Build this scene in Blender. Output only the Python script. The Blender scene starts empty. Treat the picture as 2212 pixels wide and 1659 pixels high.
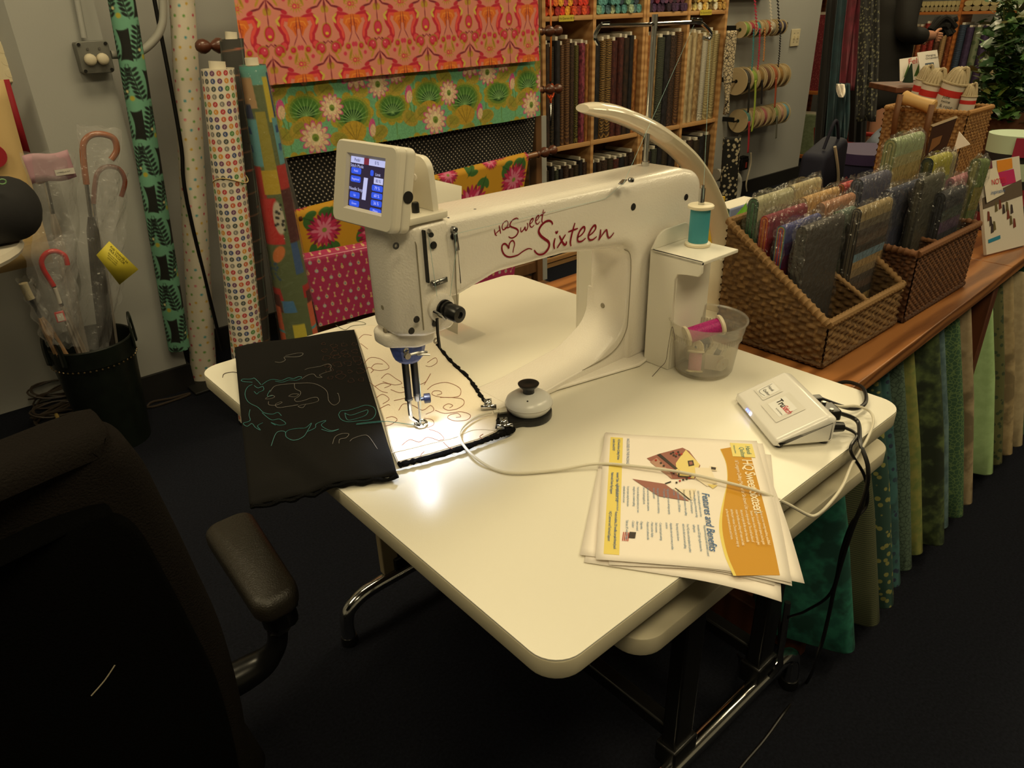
import bpy, math, random
import numpy as np
from mathutils import Vector, Matrix
random.seed(7); rng = np.random.default_rng(7)
SC = bpy.context.scene
COL = SC.collection

# ---------------------------------------------------------------- camera
FPX, IW, IH = 1578.063, 2212.0, 1659.0
YAW, PIT, ROL = 0.86394975, 0.47263833, -0.03094973
CAM = Vector((-0.34691, -0.35577, 1.30537))
_fw = Vector((math.cos(PIT)*math.cos(YAW), math.cos(PIT)*math.sin(YAW), -math.sin(PIT)))
_r0 = Vector((math.sin(YAW), -math.cos(YAW), 0))
_u0 = _r0.cross(_fw)
_rt = math.cos(ROL)*_r0 + math.sin(ROL)*_u0
_up = -math.sin(ROL)*_r0 + math.cos(ROL)*_u0
cd = bpy.data.cameras.new('camera'); cam = bpy.data.objects.new('camera', cd); COL.objects.link(cam)
cd.sensor_width = 36; cd.lens = 36*FPX/IW; cd.clip_start = 0.02; cd.clip_end = 60
cam.matrix_world = Matrix(((_rt.x,_up.x,-_fw.x,CAM.x),(_rt.y,_up.y,-_fw.y,CAM.y),(_rt.z,_up.z,-_fw.z,CAM.z),(0,0,0,1)))
SC.camera = cam

# ---------------------------------------------------------------- world, lights, exposure
w = bpy.data.worlds.new('world'); SC.world = w; w.use_nodes = True
w.node_tree.nodes['Background'].inputs[0].default_value = (1.0, .84, .6, 1)
w.node_tree.nodes['Background'].inputs[1].default_value = 0.012
vs = SC.view_settings
vs.view_transform = 'Standard'; vs.look = 'None'; vs.gamma = 1; vs.use_curve_mapping = False
vs.exposure = 0.0
SC.cycles.use_denoising = True
SC.cycles.max_bounces = 6; SC.cycles.transparent_max_bounces = 16
SC.cycles.caustics_reflective = False; SC.cycles.caustics_refractive = False
LIGHT_COL = (1.0, .81, .43)
# recessed ceiling troffers of the shop: (x, y, watts)
TROFFERS = [(-.5, -1.0, 18.5), (1.5, -1.0, 19), (.5, 1.2, 17), (3.2, -.6, 12), (3.4, 1.5, 25), (-1.6, 1.2, 15), (5.4, .4, 12), (5.4, 2.2, 14)]

# ---------------------------------------------------------------- pixel -> place
def ray(px, py):
    return _rt*((px-IW/2)/FPX) - _up*((py-IH/2)/FPX) + _fw
def PZ(px, py, z):
    d = ray(px, py); return CAM + d*((z-CAM.z)/d.z)
def PY(px, py, y):
    d = ray(px, py); return CAM + d*((y-CAM.y)/d.y)
def PX(px, py, x):
    d = ray(px, py); return CAM + d*((x-CAM.x)/d.x)
def PD(px, py, dep): return CAM + ray(px, py)*dep

# ---------------------------------------------------------------- colour and materials
def lin(c):
    if isinstance(c, str): c = tuple(int(c[i:i+2], 16) for i in (0, 2, 4))
    o = []
    for v in c[:3]:
        v = v/255; o.append(v/12.92 if v <= .04045 else ((v+.055)/1.055)**2.4)
    return tuple(o)
MATS = {}
def _new(name):
    m = bpy.data.materials.new(name); m.use_nodes = True
    nt = m.node_tree; b = nt.nodes['Principled BSDF']; return m, nt, b
def _coord(nt, scale, obj=True):
    tc = nt.nodes.new('ShaderNodeTexCoord'); mp = nt.nodes.new('ShaderNodeMapping')
    mp.inputs['Scale'].default_value = scale if hasattr(scale, '__len__') else (scale,)*3
    nt.links.new(tc.outputs['Object'], mp.inputs['Vector']); return mp.outputs['Vector']
def _bump(nt, b, h, s, d=.002):
    bp = nt.nodes.new('ShaderNodeBump'); bp.inputs['Strength'].default_value = s; bp.inputs['Distance'].default_value = d
    nt.links.new(h, bp.inputs['Height']); nt.links.new(bp.outputs['Normal'], b.inputs['Normal'])
def mat(name, col, rough=.5, metal=0, bump=0, bscale=300, var=0, vscale=20, emit=None, es=1, spec=.5, sheen=0, coat=0):
    if name in MATS: return MATS[name]
    m, nt, b = _new(name); c = lin(col)
    b.inputs['Base Color'].default_value = (*c, 1); b.inputs['Roughness'].default_value = rough
    b.inputs['Metallic'].default_value = metal; b.inputs['Specular IOR Level'].default_value = spec
    if sheen: b.inputs['Sheen Weight'].default_value = sheen
    if coat: b.inputs['Coat Weight'].default_value = coat; b.inputs['Coat Roughness'].default_value = .08
    if emit: b.inputs['Emission Color'].default_value = (*lin(emit), 1); b.inputs['Emission Strength'].default_value = es
    if bump:
        n = nt.nodes.new('ShaderNodeTexNoise'); n.inputs['Scale'].default_value = 1; n.inputs['Detail'].default_value = 3
        nt.links.new(_coord(nt, bscale), n.inputs['Vector']); _bump(nt, b, n.outputs['Fac'], bump)
    if var:
        n = nt.nodes.new('ShaderNodeTexNoise'); n.inputs['Scale'].default_value = 1; n.inputs['Detail'].default_value = 4
        nt.links.new(_coord(nt, vscale), n.inputs['Vector'])
        r = nt.nodes.new('ShaderNodeValToRGB')
        r.color_ramp.elements[0].position = .3; r.color_ramp.elements[1].position = .7
        r.color_ramp.elements[0].color = (*[v*(1-var) for v in c], 1); r.color_ramp.elements[1].color = (*[min(1, v*(1+var)) for v in c], 1)
        nt.links.new(n.outputs['Fac'], r.inputs['Fac']); nt.links.new(r.outputs['Color'], b.inputs['Base Color'])
    MATS[name] = m; return m
def vcmat(name, rough=.7, bump=0, bscale=600, coat=0, sheen=0, spec=.5, metal=0):
    if name in MATS: return MATS[name]
    m, nt, b = _new(name)
    a = nt.nodes.new('ShaderNodeAttribute'); a.attribute_name = 'Col'
    nt.links.new(a.outputs['Color'], b.inputs['Base Color'])
    b.inputs['Roughness'].default_value = rough; b.inputs['Specular IOR Level'].default_value = spec; b.inputs['Metallic'].default_value = metal
    if coat: b.inputs['Coat Weight'].default_value = coat; b.inputs['Coat Roughness'].default_value = .1
    if sheen: b.inputs['Sheen Weight'].default_value = sheen
    if bump:
        n = nt.nodes.new('ShaderNodeTexNoise'); n.inputs['Scale'].default_value = 1; n.inputs['Detail'].default_value = 3
        nt.links.new(_coord(nt, bscale), n.inputs['Vector']); _bump(nt, b, n.outputs['Fac'], bump)
    MATS[name] = m; return m
def printmat(name, c1, c2, kind='mottle', scale=60, c3=None, rough=.75, coat=0):
    """A printed cotton: ground c1, figure c2, optional third colour c3."""
    if name in MATS: return MATS[name]
    m, nt, b = _new(name); b.inputs['Roughness'].default_value = rough
    if coat: b.inputs['Coat Weight'].default_value = coat; b.inputs['Coat Roughness'].default_value = .1
    co = _coord(nt, scale)
    ramp = nt.nodes.new('ShaderNodeValToRGB'); e = ramp.color_ramp.elements
    e[0].color = (*lin(c1), 1); e[1].color = (*lin(c2), 1)
    if kind == 'mottle':
        n = nt.nodes.new('ShaderNodeTexNoise'); n.inputs['Detail'].default_value = 5; n.inputs['Scale'].default_value = 1
        nt.links.new(co, n.inputs['Vector']); f = n.outputs['Fac']; e[0].position = .38; e[1].position = .62
    elif kind == 'dots':
        n = nt.nodes.new('ShaderNodeTexVoronoi'); n.inputs['Scale'].default_value = 1
        nt.links.new(co, n.inputs['Vector']); f = n.outputs['Distance']; e[0].position = .33; e[1].position = .37
        e[0].color, e[1].color = (*lin(c2), 1), (*lin(c1), 1)
    elif kind == 'leaf':
        n = nt.nodes.new('ShaderNodeTexNoise'); n.inputs['Scale'].default_value = .35; n.inputs['Detail'].default_value = 1
        nt.links.new(co, n.inputs['Vector'])
        ad = nt.nodes.new('ShaderNodeMixRGB'); ad.blend_type = 'ADD'; ad.inputs[0].default_value = 1
        nt.links.new(co, ad.inputs[1]); nt.links.new(n.outputs['Color'], ad.inputs[2])
        wv = nt.nodes.new('ShaderNodeTexWave'); wv.inputs['Scale'].default_value = .6; wv.inputs['Distortion'].default_value = 6; wv.inputs['Detail'].default_value = 3
        wv.wave_type = 'RINGS'; nt.links.new(ad.outputs[0], wv.inputs['Vector']); f = wv.outputs['Fac']; e[0].position = .45; e[1].position = .6
    elif kind == 'crackle':
        n = nt.nodes.new('ShaderNodeTexVoronoi'); n.feature = 'DISTANCE_TO_EDGE'; n.inputs['Scale'].default_value = 1
        nt.links.new(co, n.inputs['Vector']); f = n.outputs['Distance']; e[0].position = .04; e[1].position = .09
        e[0].color, e[1].color = (*lin(c2), 1), (*lin(c1), 1)
    elif kind == 'stripe':
        n = nt.nodes.new('ShaderNodeTexWave'); n.bands_direction = 'Z'; n.inputs['Scale'].default_value = 1; n.inputs['Distortion'].default_value = 1.5
        nt.links.new(co, n.inputs['Vector']); f = n.outputs['Fac']; e[0].position = .4; e[1].position = .6
    nt.links.new(f, ramp.inputs['Fac'])
    out = ramp.outputs['Color']
    if c3:
        n2 = nt.nodes.new('ShaderNodeTexNoise'); n2.inputs['Scale'].default_value = .4; n2.inputs['Detail'].default_value = 3
        nt.links.new(co, n2.inputs['Vector'])
        mr = nt.nodes.new('ShaderNodeValToRGB'); mr.color_ramp.elements[0].position = .48; mr.color_ramp.elements[1].position = .6
        nt.links.new(n2.outputs['Fac'], mr.inputs['Fac'])
        mx = nt.nodes.new('ShaderNodeMixRGB'); mx.inputs[2].default_value = (*lin(c3), 1)
        nt.links.new(mr.outputs['Color'], mx.inputs[0]); nt.links.new(out, mx.inputs[1]); out = mx.outputs[0]
    nt.links.new(out, b.inputs['Base Color'])
    MATS[name] = m; return m
def woodmat(name, c1, c2, rough=.35, scale=(1.2, 14, 14), axis='X', coat=.3):
    if name in MATS: return MATS[name]
    m, nt, b = _new(name); b.inputs['Roughness'].default_value = rough
    if coat: b.inputs['Coat Weight'].default_value = coat; b.inputs['Coat Roughness'].default_value = .2
    co = _coord(nt, scale)
    n = nt.nodes.new('ShaderNodeTexNoise'); n.inputs['Scale'].default_value = .6; n.inputs['Detail'].default_value = 2
    nt.links.new(co, n.inputs['Vector'])
    wv = nt.nodes.new('ShaderNodeTexWave'); wv.wave_type = 'RINGS'; wv.inputs['Scale'].default_value = .7; wv.inputs['Distortion'].default_value = 5; wv.inputs['Detail'].default_value = 3; wv.inputs['Detail Scale'].default_value = 1.2
    nt.links.new(co, wv.inputs['Vector'])
    fn = nt.nodes.new('ShaderNodeTexNoise'); fn.inputs['Scale'].default_value = 9; fn.inputs['Detail'].default_value = 4
    nt.links.new(co, fn.inputs['Vector'])
    ad = nt.nodes.new('ShaderNodeMath'); ad.operation = 'MULTIPLY_ADD'; ad.inputs[1].default_value = .35
    nt.links.new(fn.outputs['Fac'], ad.inputs[0]); nt.links.new(wv.outputs['Fac'], ad.inputs[2])
    r = nt.nodes.new('ShaderNodeValToRGB'); r.color_ramp.elements[0].position = .1; r.color_ramp.elements[1].position = 1.0
    r.color_ramp.elements[0].color = (*lin(c1), 1); r.color_ramp.elements[1].color = (*lin(c2), 1)
    nt.links.new(ad.outputs[0], r.inputs['Fac']); nt.links.new(r.outputs['Color'], b.inputs['Base Color'])
    _bump(nt, b, ad.outputs[0], .15, .001)
    MATS[name] = m; return m
def filmmat(name, tint=(255, 255, 255), gloss=.13, rough=.12, wrinkle=.8, wscale=70, haze=.02):
    """Thin clear plastic film: mostly see-through with glossy creases."""
    if name in MATS: return MATS[name]
    m = bpy.data.materials.new(name); m.use_nodes = True; nt = m.node_tree; nt.nodes.clear()
    o = nt.nodes.new('ShaderNodeOutputMaterial'); tr = nt.nodes.new('ShaderNodeBsdfTransparent'); tr.inputs[0].default_value = (*lin(tint), 1)
    gl = nt.nodes.new('ShaderNodeBsdfGlossy'); gl.inputs['Roughness'].default_value = rough
    df = nt.nodes.new('ShaderNodeBsdfDiffuse'); df.inputs[0].default_value = (.8, .8, .8, 1)
    n = nt.nodes.new('ShaderNodeTexNoise'); n.inputs['Scale'].default_value = 1; n.inputs['Detail'].default_value = 2
    nt.links.new(_coord(nt, wscale), n.inputs['Vector'])
    bp = nt.nodes.new('ShaderNodeBump'); bp.inputs['Strength'].default_value = wrinkle; bp.inputs['Distance'].default_value = .01
    nt.links.new(n.outputs['Fac'], bp.inputs['Height']); nt.links.new(bp.outputs['Normal'], gl.inputs['Normal'])
    fr = nt.nodes.new('ShaderNodeLayerWeight'); nt.links.new(bp.outputs['Normal'], fr.inputs['Normal'])
    pw = nt.nodes.new('ShaderNodeMath'); pw.operation = 'POWER'; pw.inputs[1].default_value = 4; nt.links.new(fr.outputs['Facing'], pw.inputs[0])
    ad = nt.nodes.new('ShaderNodeMath'); ad.operation = 'MULTIPLY_ADD'; ad.inputs[1].default_value = .5; ad.inputs[2].default_value = gloss*.4; ad.use_clamp = True
    nt.links.new(pw.outputs[0], ad.inputs[0])
    mx = nt.nodes.new('ShaderNodeMixShader'); nt.links.new(ad.outputs[0], mx.inputs[0]); nt.links.new(tr.outputs[0], mx.inputs[1]); nt.links.new(gl.outputs[0], mx.inputs[2])
    m2 = nt.nodes.new('ShaderNodeMixShader'); m2.inputs[0].default_value = haze
    nt.links.new(mx.outputs[0], m2.inputs[1]); nt.links.new(df.outputs[0], m2.inputs[2]); nt.links.new(m2.outputs[0], o.inputs[0])
    MATS[name] = m; return m

# ---------------------------------------------------------------- mesh builder
ORG = {}
def wloc(o): return ORG.get(o.name, Vector((0, 0, 0)))
def V(*a): return Vector(a[0]) if len(a) == 1 else Vector(a)
class MB:
    def __init__(s): s.v, s.f, s.m, s.c = [], [], [], []
    def add(s, vs_, fs, mi=0, col=None, M=None):
        o = len(s.v)
        s.v += [tuple(M @ Vector(p)) if M is not None else tuple(p) for p in vs_]
        for k, f in enumerate(fs):
            s.f.append(tuple(i+o for i in f)); s.m.append(mi)
            s.c.append(col[k] if isinstance(col, list) else col)
        return s
    def box(s, c, d, rz=0, mi=0, col=None, R=None):
        hx, hy, hz = d[0]/2, d[1]/2, d[2]/2
        M = Matrix.Translation(Vector(c)) @ (R.to_4x4() if R is not None else Matrix.Rotation(rz, 4, 'Z'))
        vs_ = [(x, y, z) for z in (-hz, hz) for y in (-hy, hy) for x in (-hx, hx)]
        return s.add(vs_, [(0,2,3,1),(4,5,7,6),(0,1,5,4),(2,6,7,3),(0,4,6,2),(1,3,7,5)], mi, col, M)
    def lathe(s, prof, c=(0, 0, 0), n=24, mi=0, col=None, axis=None, cap=True):
        """prof: list of (r, h) revolved about axis (default Z) through c."""
        ax = Vector(axis).normalized() if axis is not None else Vector((0, 0, 1))
        q = Vector((0, 0, 1)).rotation_difference(ax).to_matrix()
        vs_, fs, cl = [], [], []
        for r, h in prof:
            for k in range(n):
                a = 2*math.pi*k/n; vs_.append(Vector(c)+q @ Vector((r*math.cos(a), r*math.sin(a), h)))
        for j in range(len(prof)-1):
            for k in range(n):
                fs.append((j*n+k, j*n+(k+1) % n, (j+1)*n+(k+1) % n, (j+1)*n+k)); cl.append(col[j] if isinstance(col, list) else col)
        if cap:
            fs.append(tuple(range(n))[::-1]); fs.append(tuple(range((len(prof)-1)*n, len(prof)*n)))
            cl += [col[0], col[-1]] if isinstance(col, list) else [col, col]
        return s.add(vs_, fs, mi, cl if isinstance(col, list) else col)
    def cyl(s, a, b, r, r2=None, n=16, mi=0, col=None):
        a, b = Vector(a), Vector(b); L = (b-a).length
        return s.lathe([(r, 0), (r if r2 is None else r2, L)], a, n, mi, col, b-a)
    def tube(s, pts, r, n=8, mi=0, col=None, closed=False, cap=True):
        pts = [Vector(p) for p in pts]; N = len(pts); rr = r if hasattr(r, '__len__') else [r]*N
        T = []
        for i in range(N):
            a, b = (pts[i-1], pts[(i+1) % N]) if closed else (pts[max(i-1, 0)], pts[min(i+1, N-1)])
            T.append((b-a).normalized() if (b-a).length > 1e-9 else Vector((0, 0, 1)))
        nrm = T[0].orthogonal().normalized(); vs_, fs = [], []
        for i in range(N):
            if i: nrm = (nrm - T[i]*nrm.dot(T[i])); nrm = nrm.normalized() if nrm.length > 1e-6 else T[i].orthogonal().normalized()
            bn = T[i].cross(nrm)
            for k in range(n):
                a = 2*math.pi*k/n; vs_.append(pts[i]+(nrm*math.cos(a)+bn*math.sin(a))*rr[i])
        for i in range(N if closed else N-1):
            j = (i+1) % N
            for k in range(n): fs.append((i*n+k, i*n+(k+1) % n, j*n+(k+1) % n, j*n+k))
        if not closed and cap: fs += [tuple(range(n))[::-1], tuple(range((N-1)*n, N*n))]
        return s.add(vs_, fs, mi, col)
    def grid(s, fn, nu, nv, mi=0, col=None, flip=False):
        vs_ = [fn(i/nu, j/nv) for j in range(nv+1) for i in range(nu+1)]; fs = []
        for j in range(nv):
            for i in range(nu):
                a = j*(nu+1)+i; q = (a, a+1, a+nu+2, a+nu+1); fs.append(q[::-1] if flip else q)
        return s.add(vs_, fs, mi, col)
    def prism(s, poly, fn, h0, h1, mi=0, col=None, r=0, seg=4):
        """poly (2D list) extruded from h0 to h1; fn(u, v, h) -> 3D; r rounds the rims."""
        poly = list(poly); n = len(poly)
        ar = sum(poly[i][0]*poly[(i+1) % n][1]-poly[(i+1) % n][0]*poly[i][1] for i in range(n))
        if ar < 0: poly.reverse()
        def off(d):
            o = []
            for i in range(n):
                a, b, c = poly[i-1], poly[i], poly[(i+1) % n]
                e1, e2 = Vector((b[0]-a[0], b[1]-a[1])), Vector((c[0]-b[0], c[1]-b[1]))
                if e1.length < 1e-9: e1 = e2
                if e2.length < 1e-9: e2 = e1
                e1.normalize(); e2.normalize(); m_ = Vector((-e1.y-e2.y, e1.x+e2.x)); L = m_.length
                if L < 1e-6: o.append(b); continue
                m_ /= L; k = d/max(.35, m_.dot(Vector((-e1.y, e1.x)))); o.append((b[0]+m_.x*k, b[1]+m_.y*k))
            return o
        rings = []
        if r > 0:
            for j in range(seg+1):
                t = j/seg*math.pi/2; rings.append((off(r*(1-math.sin(t))), h0+r*(1-math.cos(t))))
            for j in range(seg, -1, -1):
                t = j/seg*math.pi/2; rings.append((off(r*(1-math.sin(t))), h1-r*(1-math.cos(t))))
        else: rings = [(poly, h0), (poly, h1)]
        vs_ = [fn(p[0], p[1], h) for pl, h in rings for p in pl]; fs = []
        for j in range(len(rings)-1):
            for i in range(n): fs.append((j*n+i, j*n+(i+1) % n, (j+1)*n+(i+1) % n, (j+1)*n+i))
        fs += [tuple(range(n))[::-1], tuple(range((len(rings)-1)*n, len(rings)*n))]
        return s.add(vs_, fs, mi, col)
    def ribbon(s, pts, width, nrm, mi=0, col=None, lift=0):
        """A flat ribbon along pts lying across normal nrm."""
        pts = [Vector(p) for p in pts]; N = len(pts); vs_ = []
        for i in range(N):
            t = pts[min(i+1, N-1)]-pts[max(i-1, 0)]
            sd = t.cross(nrm); sd = sd.normalized() if sd.length > 1e-9 else Vector((1, 0, 0))
            wd = width[i] if hasattr(width, '__len__') else width
            vs_ += [pts[i]+sd*wd/2+nrm*lift, pts[i]-sd*wd/2+nrm*lift]
        return s.add(vs_, [(2*i, 2*i+1, 2*i+3, 2*i+2) for i in range(N-1)], mi, col)
    def build(s, name, mats, parent=None, smooth=True, bevel=0, bseg=2, loc=None, sub=0, ang=40, solid=0):
        me = bpy.data.meshes.new(name)
        org = wloc(parent) if parent is not None else (Vector(loc) if loc is not None else Vector((0, 0, 0)))
        me.from_pydata([(p[0]-org.x, p[1]-org.y, p[2]-org.z) for p in s.v], [], s.f)
        for m_ in (mats if isinstance(mats, (list, tuple)) else [mats]): me.materials.append(m_)
        if len(me.materials) > 1: me.polygons.foreach_set('material_index', s.m)
        if any(c is not None for c in s.c):
            at = me.color_attributes.new('Col', 'FLOAT_COLOR', 'CORNER')
            arr = np.ones((len(me.loops), 4), np.float32); k = 0
            for f, c in zip(s.f, s.c):
                if c is not None: arr[k:k+len(f), :3] = lin(c)
                k += len(f)
            at.data.foreach_set('color', arr.ravel())
        me.validate(); o = bpy.data.objects.new(name, me); COL.objects.link(o)
        finish(o, smooth, ang)
        if bevel:
            b = o.modifiers.new('bevel', 'BEVEL'); b.width = bevel; b.segments = bseg; b.limit_method = 'ANGLE'; b.angle_limit = .6
        if sub:
            b = o.modifiers.new('sub', 'SUBSURF'); b.levels = sub; b.render_levels = sub
        if solid:
            b = o.modifiers.new('solid', 'SOLIDIFY'); b.thickness = solid; b.offset = 0
        if parent is not None: o.parent = parent; ORG[o.name] = org
        else: o.location = org; ORG[o.name] = org
        return o
def finish(o, smooth=True, ang=40):
    me = o.data
    me.polygons.foreach_set('use_smooth', [bool(smooth)]*len(me.polygons))
    if smooth:
        try: me.set_sharp_from_angle(angle=math.radians(ang))
        except Exception: pass
def tag(o, label, cat, group=None):
    o['label'] = label; o['category'] = cat
    if group: o['group'] = group
    return o
def thing(name, label, cat, loc=(0, 0, 0), group=None):
    o = bpy.data.objects.new(name, None); COL.objects.link(o); o.location = loc; o.empty_display_size = .05
    ORG[o.name] = Vector(loc); return tag(o, label, cat, group)
def struct(o): o['kind'] = 'structure'; return o
def dup(root, loc, label=None, group=None, rz=None):
    r = root.copy(); COL.objects.link(r); r.location = loc; ORG[r.name] = Vector(loc)
    if label: r['label'] = label
    if group: r['group'] = group
    if rz is not None: r.rotation_euler = (0, 0, rz)
    for ch in list(root.children):
        c = ch.copy(); COL.objects.link(c); c.parent = r
        for g in list(ch.children):
            d = g.copy(); COL.objects.link(d); d.parent = c
    return r
def objmat(o, m, slot=0):
    o.material_slots[slot].link = 'OBJECT'; o.material_slots[slot].material = m
def smoothpts(pts, n=6, closed=False):
    """Catmull-Rom through pts."""
    P_ = [Vector(p) for p in pts]; N = len(P_); out = []
    rngN = N if closed else N-1
    for i in range(rngN):
        g = (lambda k: P_[k % N]) if closed else (lambda k: P_[min(max(k, 0), N-1)])
        a, b, c, d = g(i-1), g(i), g(i+1), g(i+2)
        for k in range(n):
            t = k/n; out.append(.5*((2*b)+(c-a)*t+(2*a-5*b+4*c-d)*t*t+(3*b-a-3*c+d)*t*t*t))
    if not closed: out.append(P_[-1])
    return out
def rpoly(pts, seg=5):
    """2D polygon [(x, y, r)] with rounded corners."""
    out = []; n = len(pts)
    for i in range(n):
        p = Vector(pts[i][:2]); r = pts[i][2] if len(pts[i]) > 2 else 0
        if r <= 0: out.append((p.x, p.y)); continue
        a, b = Vector(pts[i-1][:2])-p, Vector(pts[(i+1) % n][:2])-p
        la, lb = a.length, b.length; a.normalize(); b.normalize()
        ang = math.acos(max(-1, min(1, a.dot(b)))); d = min(r/math.tan(ang/2), la*.49, lb*.49); rr = d*math.tan(ang/2)
        cc = p+(a+b).normalized()*(rr/math.sin(ang/2))
        s0, s1 = p+a*d-cc, p+b*d-cc
        a0, a1 = math.atan2(s0.y, s0.x), math.atan2(s1.y, s1.x); da = (a1-a0+math.pi) % (2*math.pi)-math.pi
        for k in range(seg+1):
            t = a0+da*k/seg; out.append((cc.x+rr*math.cos(t), cc.y+rr*math.sin(t)))
    return out
def rrect(x0, y0, x1, y1, r, seg=5): return rpoly([(x0, y0, r), (x1, y0, r), (x1, y1, r), (x0, y1, r)], seg)
XZ = lambda u, v, h: (u, h, v)      # profile in XZ, extruded along Y
XY = lambda u, v, h: (u, v, h)
YZ = lambda u, v, h: (h, u, v)
def textmesh(body, size, M, mt, name='lettering', parent=None, shear=0, align='LEFT', extr=0, space=1, bold=0):
    cu = bpy.data.curves.new('t', 'FONT'); cu.body = body; cu.size = size; cu.shear = shear; cu.align_x = align; cu.extrude = extr
    cu.space_character = space; cu.resolution_u = 3; cu.offset = bold
    ob = bpy.data.objects.new('t', cu); COL.objects.link(ob); bpy.context.view_layer.update()
    me = bpy.data.meshes.new_from_object(ob.evaluated_get(bpy.context.evaluated_depsgraph_get()))
    bpy.data.objects.remove(ob); bpy.data.curves.remove(cu)
    org = wloc(parent) if parent is not None else Vector((0, 0, 0))
    me.transform(Matrix.Translation(-org) @ M); me.materials.clear(); me.materials.append(mt); me.name = name
    o = bpy.data.objects.new(name, me); COL.objects.link(o)
    if parent is not None: o.parent = parent; ORG[o.name] = org
    return o
def frame(o, ux, uy):
    ux, uy = Vector(ux).normalized(), Vector(uy).normalized(); n = ux.cross(uy)
    return Matrix(((ux.x, uy.x, n.x, o[0]), (ux.y, uy.y, n.y, o[1]), (ux.z, uy.z, n.z, o[2]), (0, 0, 0, 1)))

# ---------------------------------------------------------------- printed cloth: a raster painted in code, carried as vertex colours
class Canvas:
    def __init__(s, w, h, col): s.a = np.zeros((h, w, 3), np.float32); s.a[:] = col; s.w, s.h = w, h
    def _put(s, x0, x1, y0, y1, mask, col, al=1.0, wrap=True):
        ys, xs = np.arange(y0, y1), np.arange(x0, x1)
        if wrap: ys, xs = ys % s.h, xs % s.w
        else:
            ky, kx = (ys >= 0) & (ys < s.h), (xs >= 0) & (xs < s.w); mask = mask[ky][:, kx]; ys, xs = ys[ky], xs[kx]
        if not len(ys) or not len(xs): return
        ix = np.ix_(ys, xs); k = (mask*al)[..., None]; s.a[ix] = s.a[ix]*(1-k)+np.array(col, np.float32)*k
    def ell(s, cx, cy, rx, ry, ang=0, col=(0, 0, 0), al=1.0, wrap=True):
        R = max(rx, ry)+2; x0, x1, y0, y1 = int(cx-R), int(cx+R)+1, int(cy-R), int(cy+R)+1
        Y, X = np.mgrid[y0:y1, x0:x1]; c, n = math.cos(ang), math.sin(ang)
        u, v = (X-cx)*c+(Y-cy)*n, -(X-cx)*n+(Y-cy)*c
        d = np.sqrt((u/rx)**2+(v/ry)**2); s._put(x0, x1, y0, y1, np.clip((1-d)*min(rx, ry)+.5, 0, 1), col, al, wrap)
    def poly(s, pts, col, al=1.0, wrap=True):
        p = np.array(pts, float); x0, y0 = np.floor(p.min(0)).astype(int)-1; x1, y1 = np.ceil(p.max(0)).astype(int)+2
        Y, X = np.mgrid[y0:y1, x0:x1]; acc = np.zeros(X.shape, np.float32)
        for dx, dy in ((-.25, -.25), (.25, -.25), (-.25, .25), (.25, .25)):
            ins = np.zeros(X.shape, bool); n = len(p)
            for i in range(n):
                xa, ya = p[i]; xb, yb = p[(i+1) % n]
                if ya == yb: continue
                cr = ((ya > Y+dy) != (yb > Y+dy)) & (X+dx < (xb-xa)*(Y+dy-ya)/(yb-ya)+xa); ins ^= cr
            acc += ins*.25
        s._put(x0, x1, y0, y1, acc, col, al, wrap)
    def line(s, pts, wd, col, al=1.0, wrap=True):
        pts = [Vector((p[0], p[1], 0)) for p in pts]
        for i in range(len(pts)-1):
            a, b = pts[i], pts[i+1]; c = (a+b)/2; L = (b-a).length/2
            w0 = wd[i] if hasattr(wd, '__len__') else wd
            s.ell(c.x, c.y, L+w0*.5, max(.6, w0*.5), math.atan2((b-a).y, (b-a).x), col, al, wrap)
    def shrink(s, w, h):
        ys, xs = (np.arange(h+1)*s.h/h), (np.arange(w+1)*s.w/w); up = np.kron(s.a, np.ones((4, 4, 1), np.float32))
        o = Canvas(w, h, (0, 0, 0))
        for j in range(h):
            for i in range(w): o.a[j, i] = up[int(ys[j]*4):max(int(ys[j+1]*4), int(ys[j]*4)+1), int(xs[i]*4):max(int(xs[i+1]*4), int(xs[i]*4)+1)].mean((0, 1))
        return o
    def noise(s, amp, cell=3):
        h, w_ = s.h//cell+2, s.w//cell+2; n = rng.random((h, w_)).astype(np.float32)
        n = np.kron(n, np.ones((cell, cell), np.float32))[:s.h, :s.w]; s.a *= (1+amp*(n[..., None]-.5))
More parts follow.
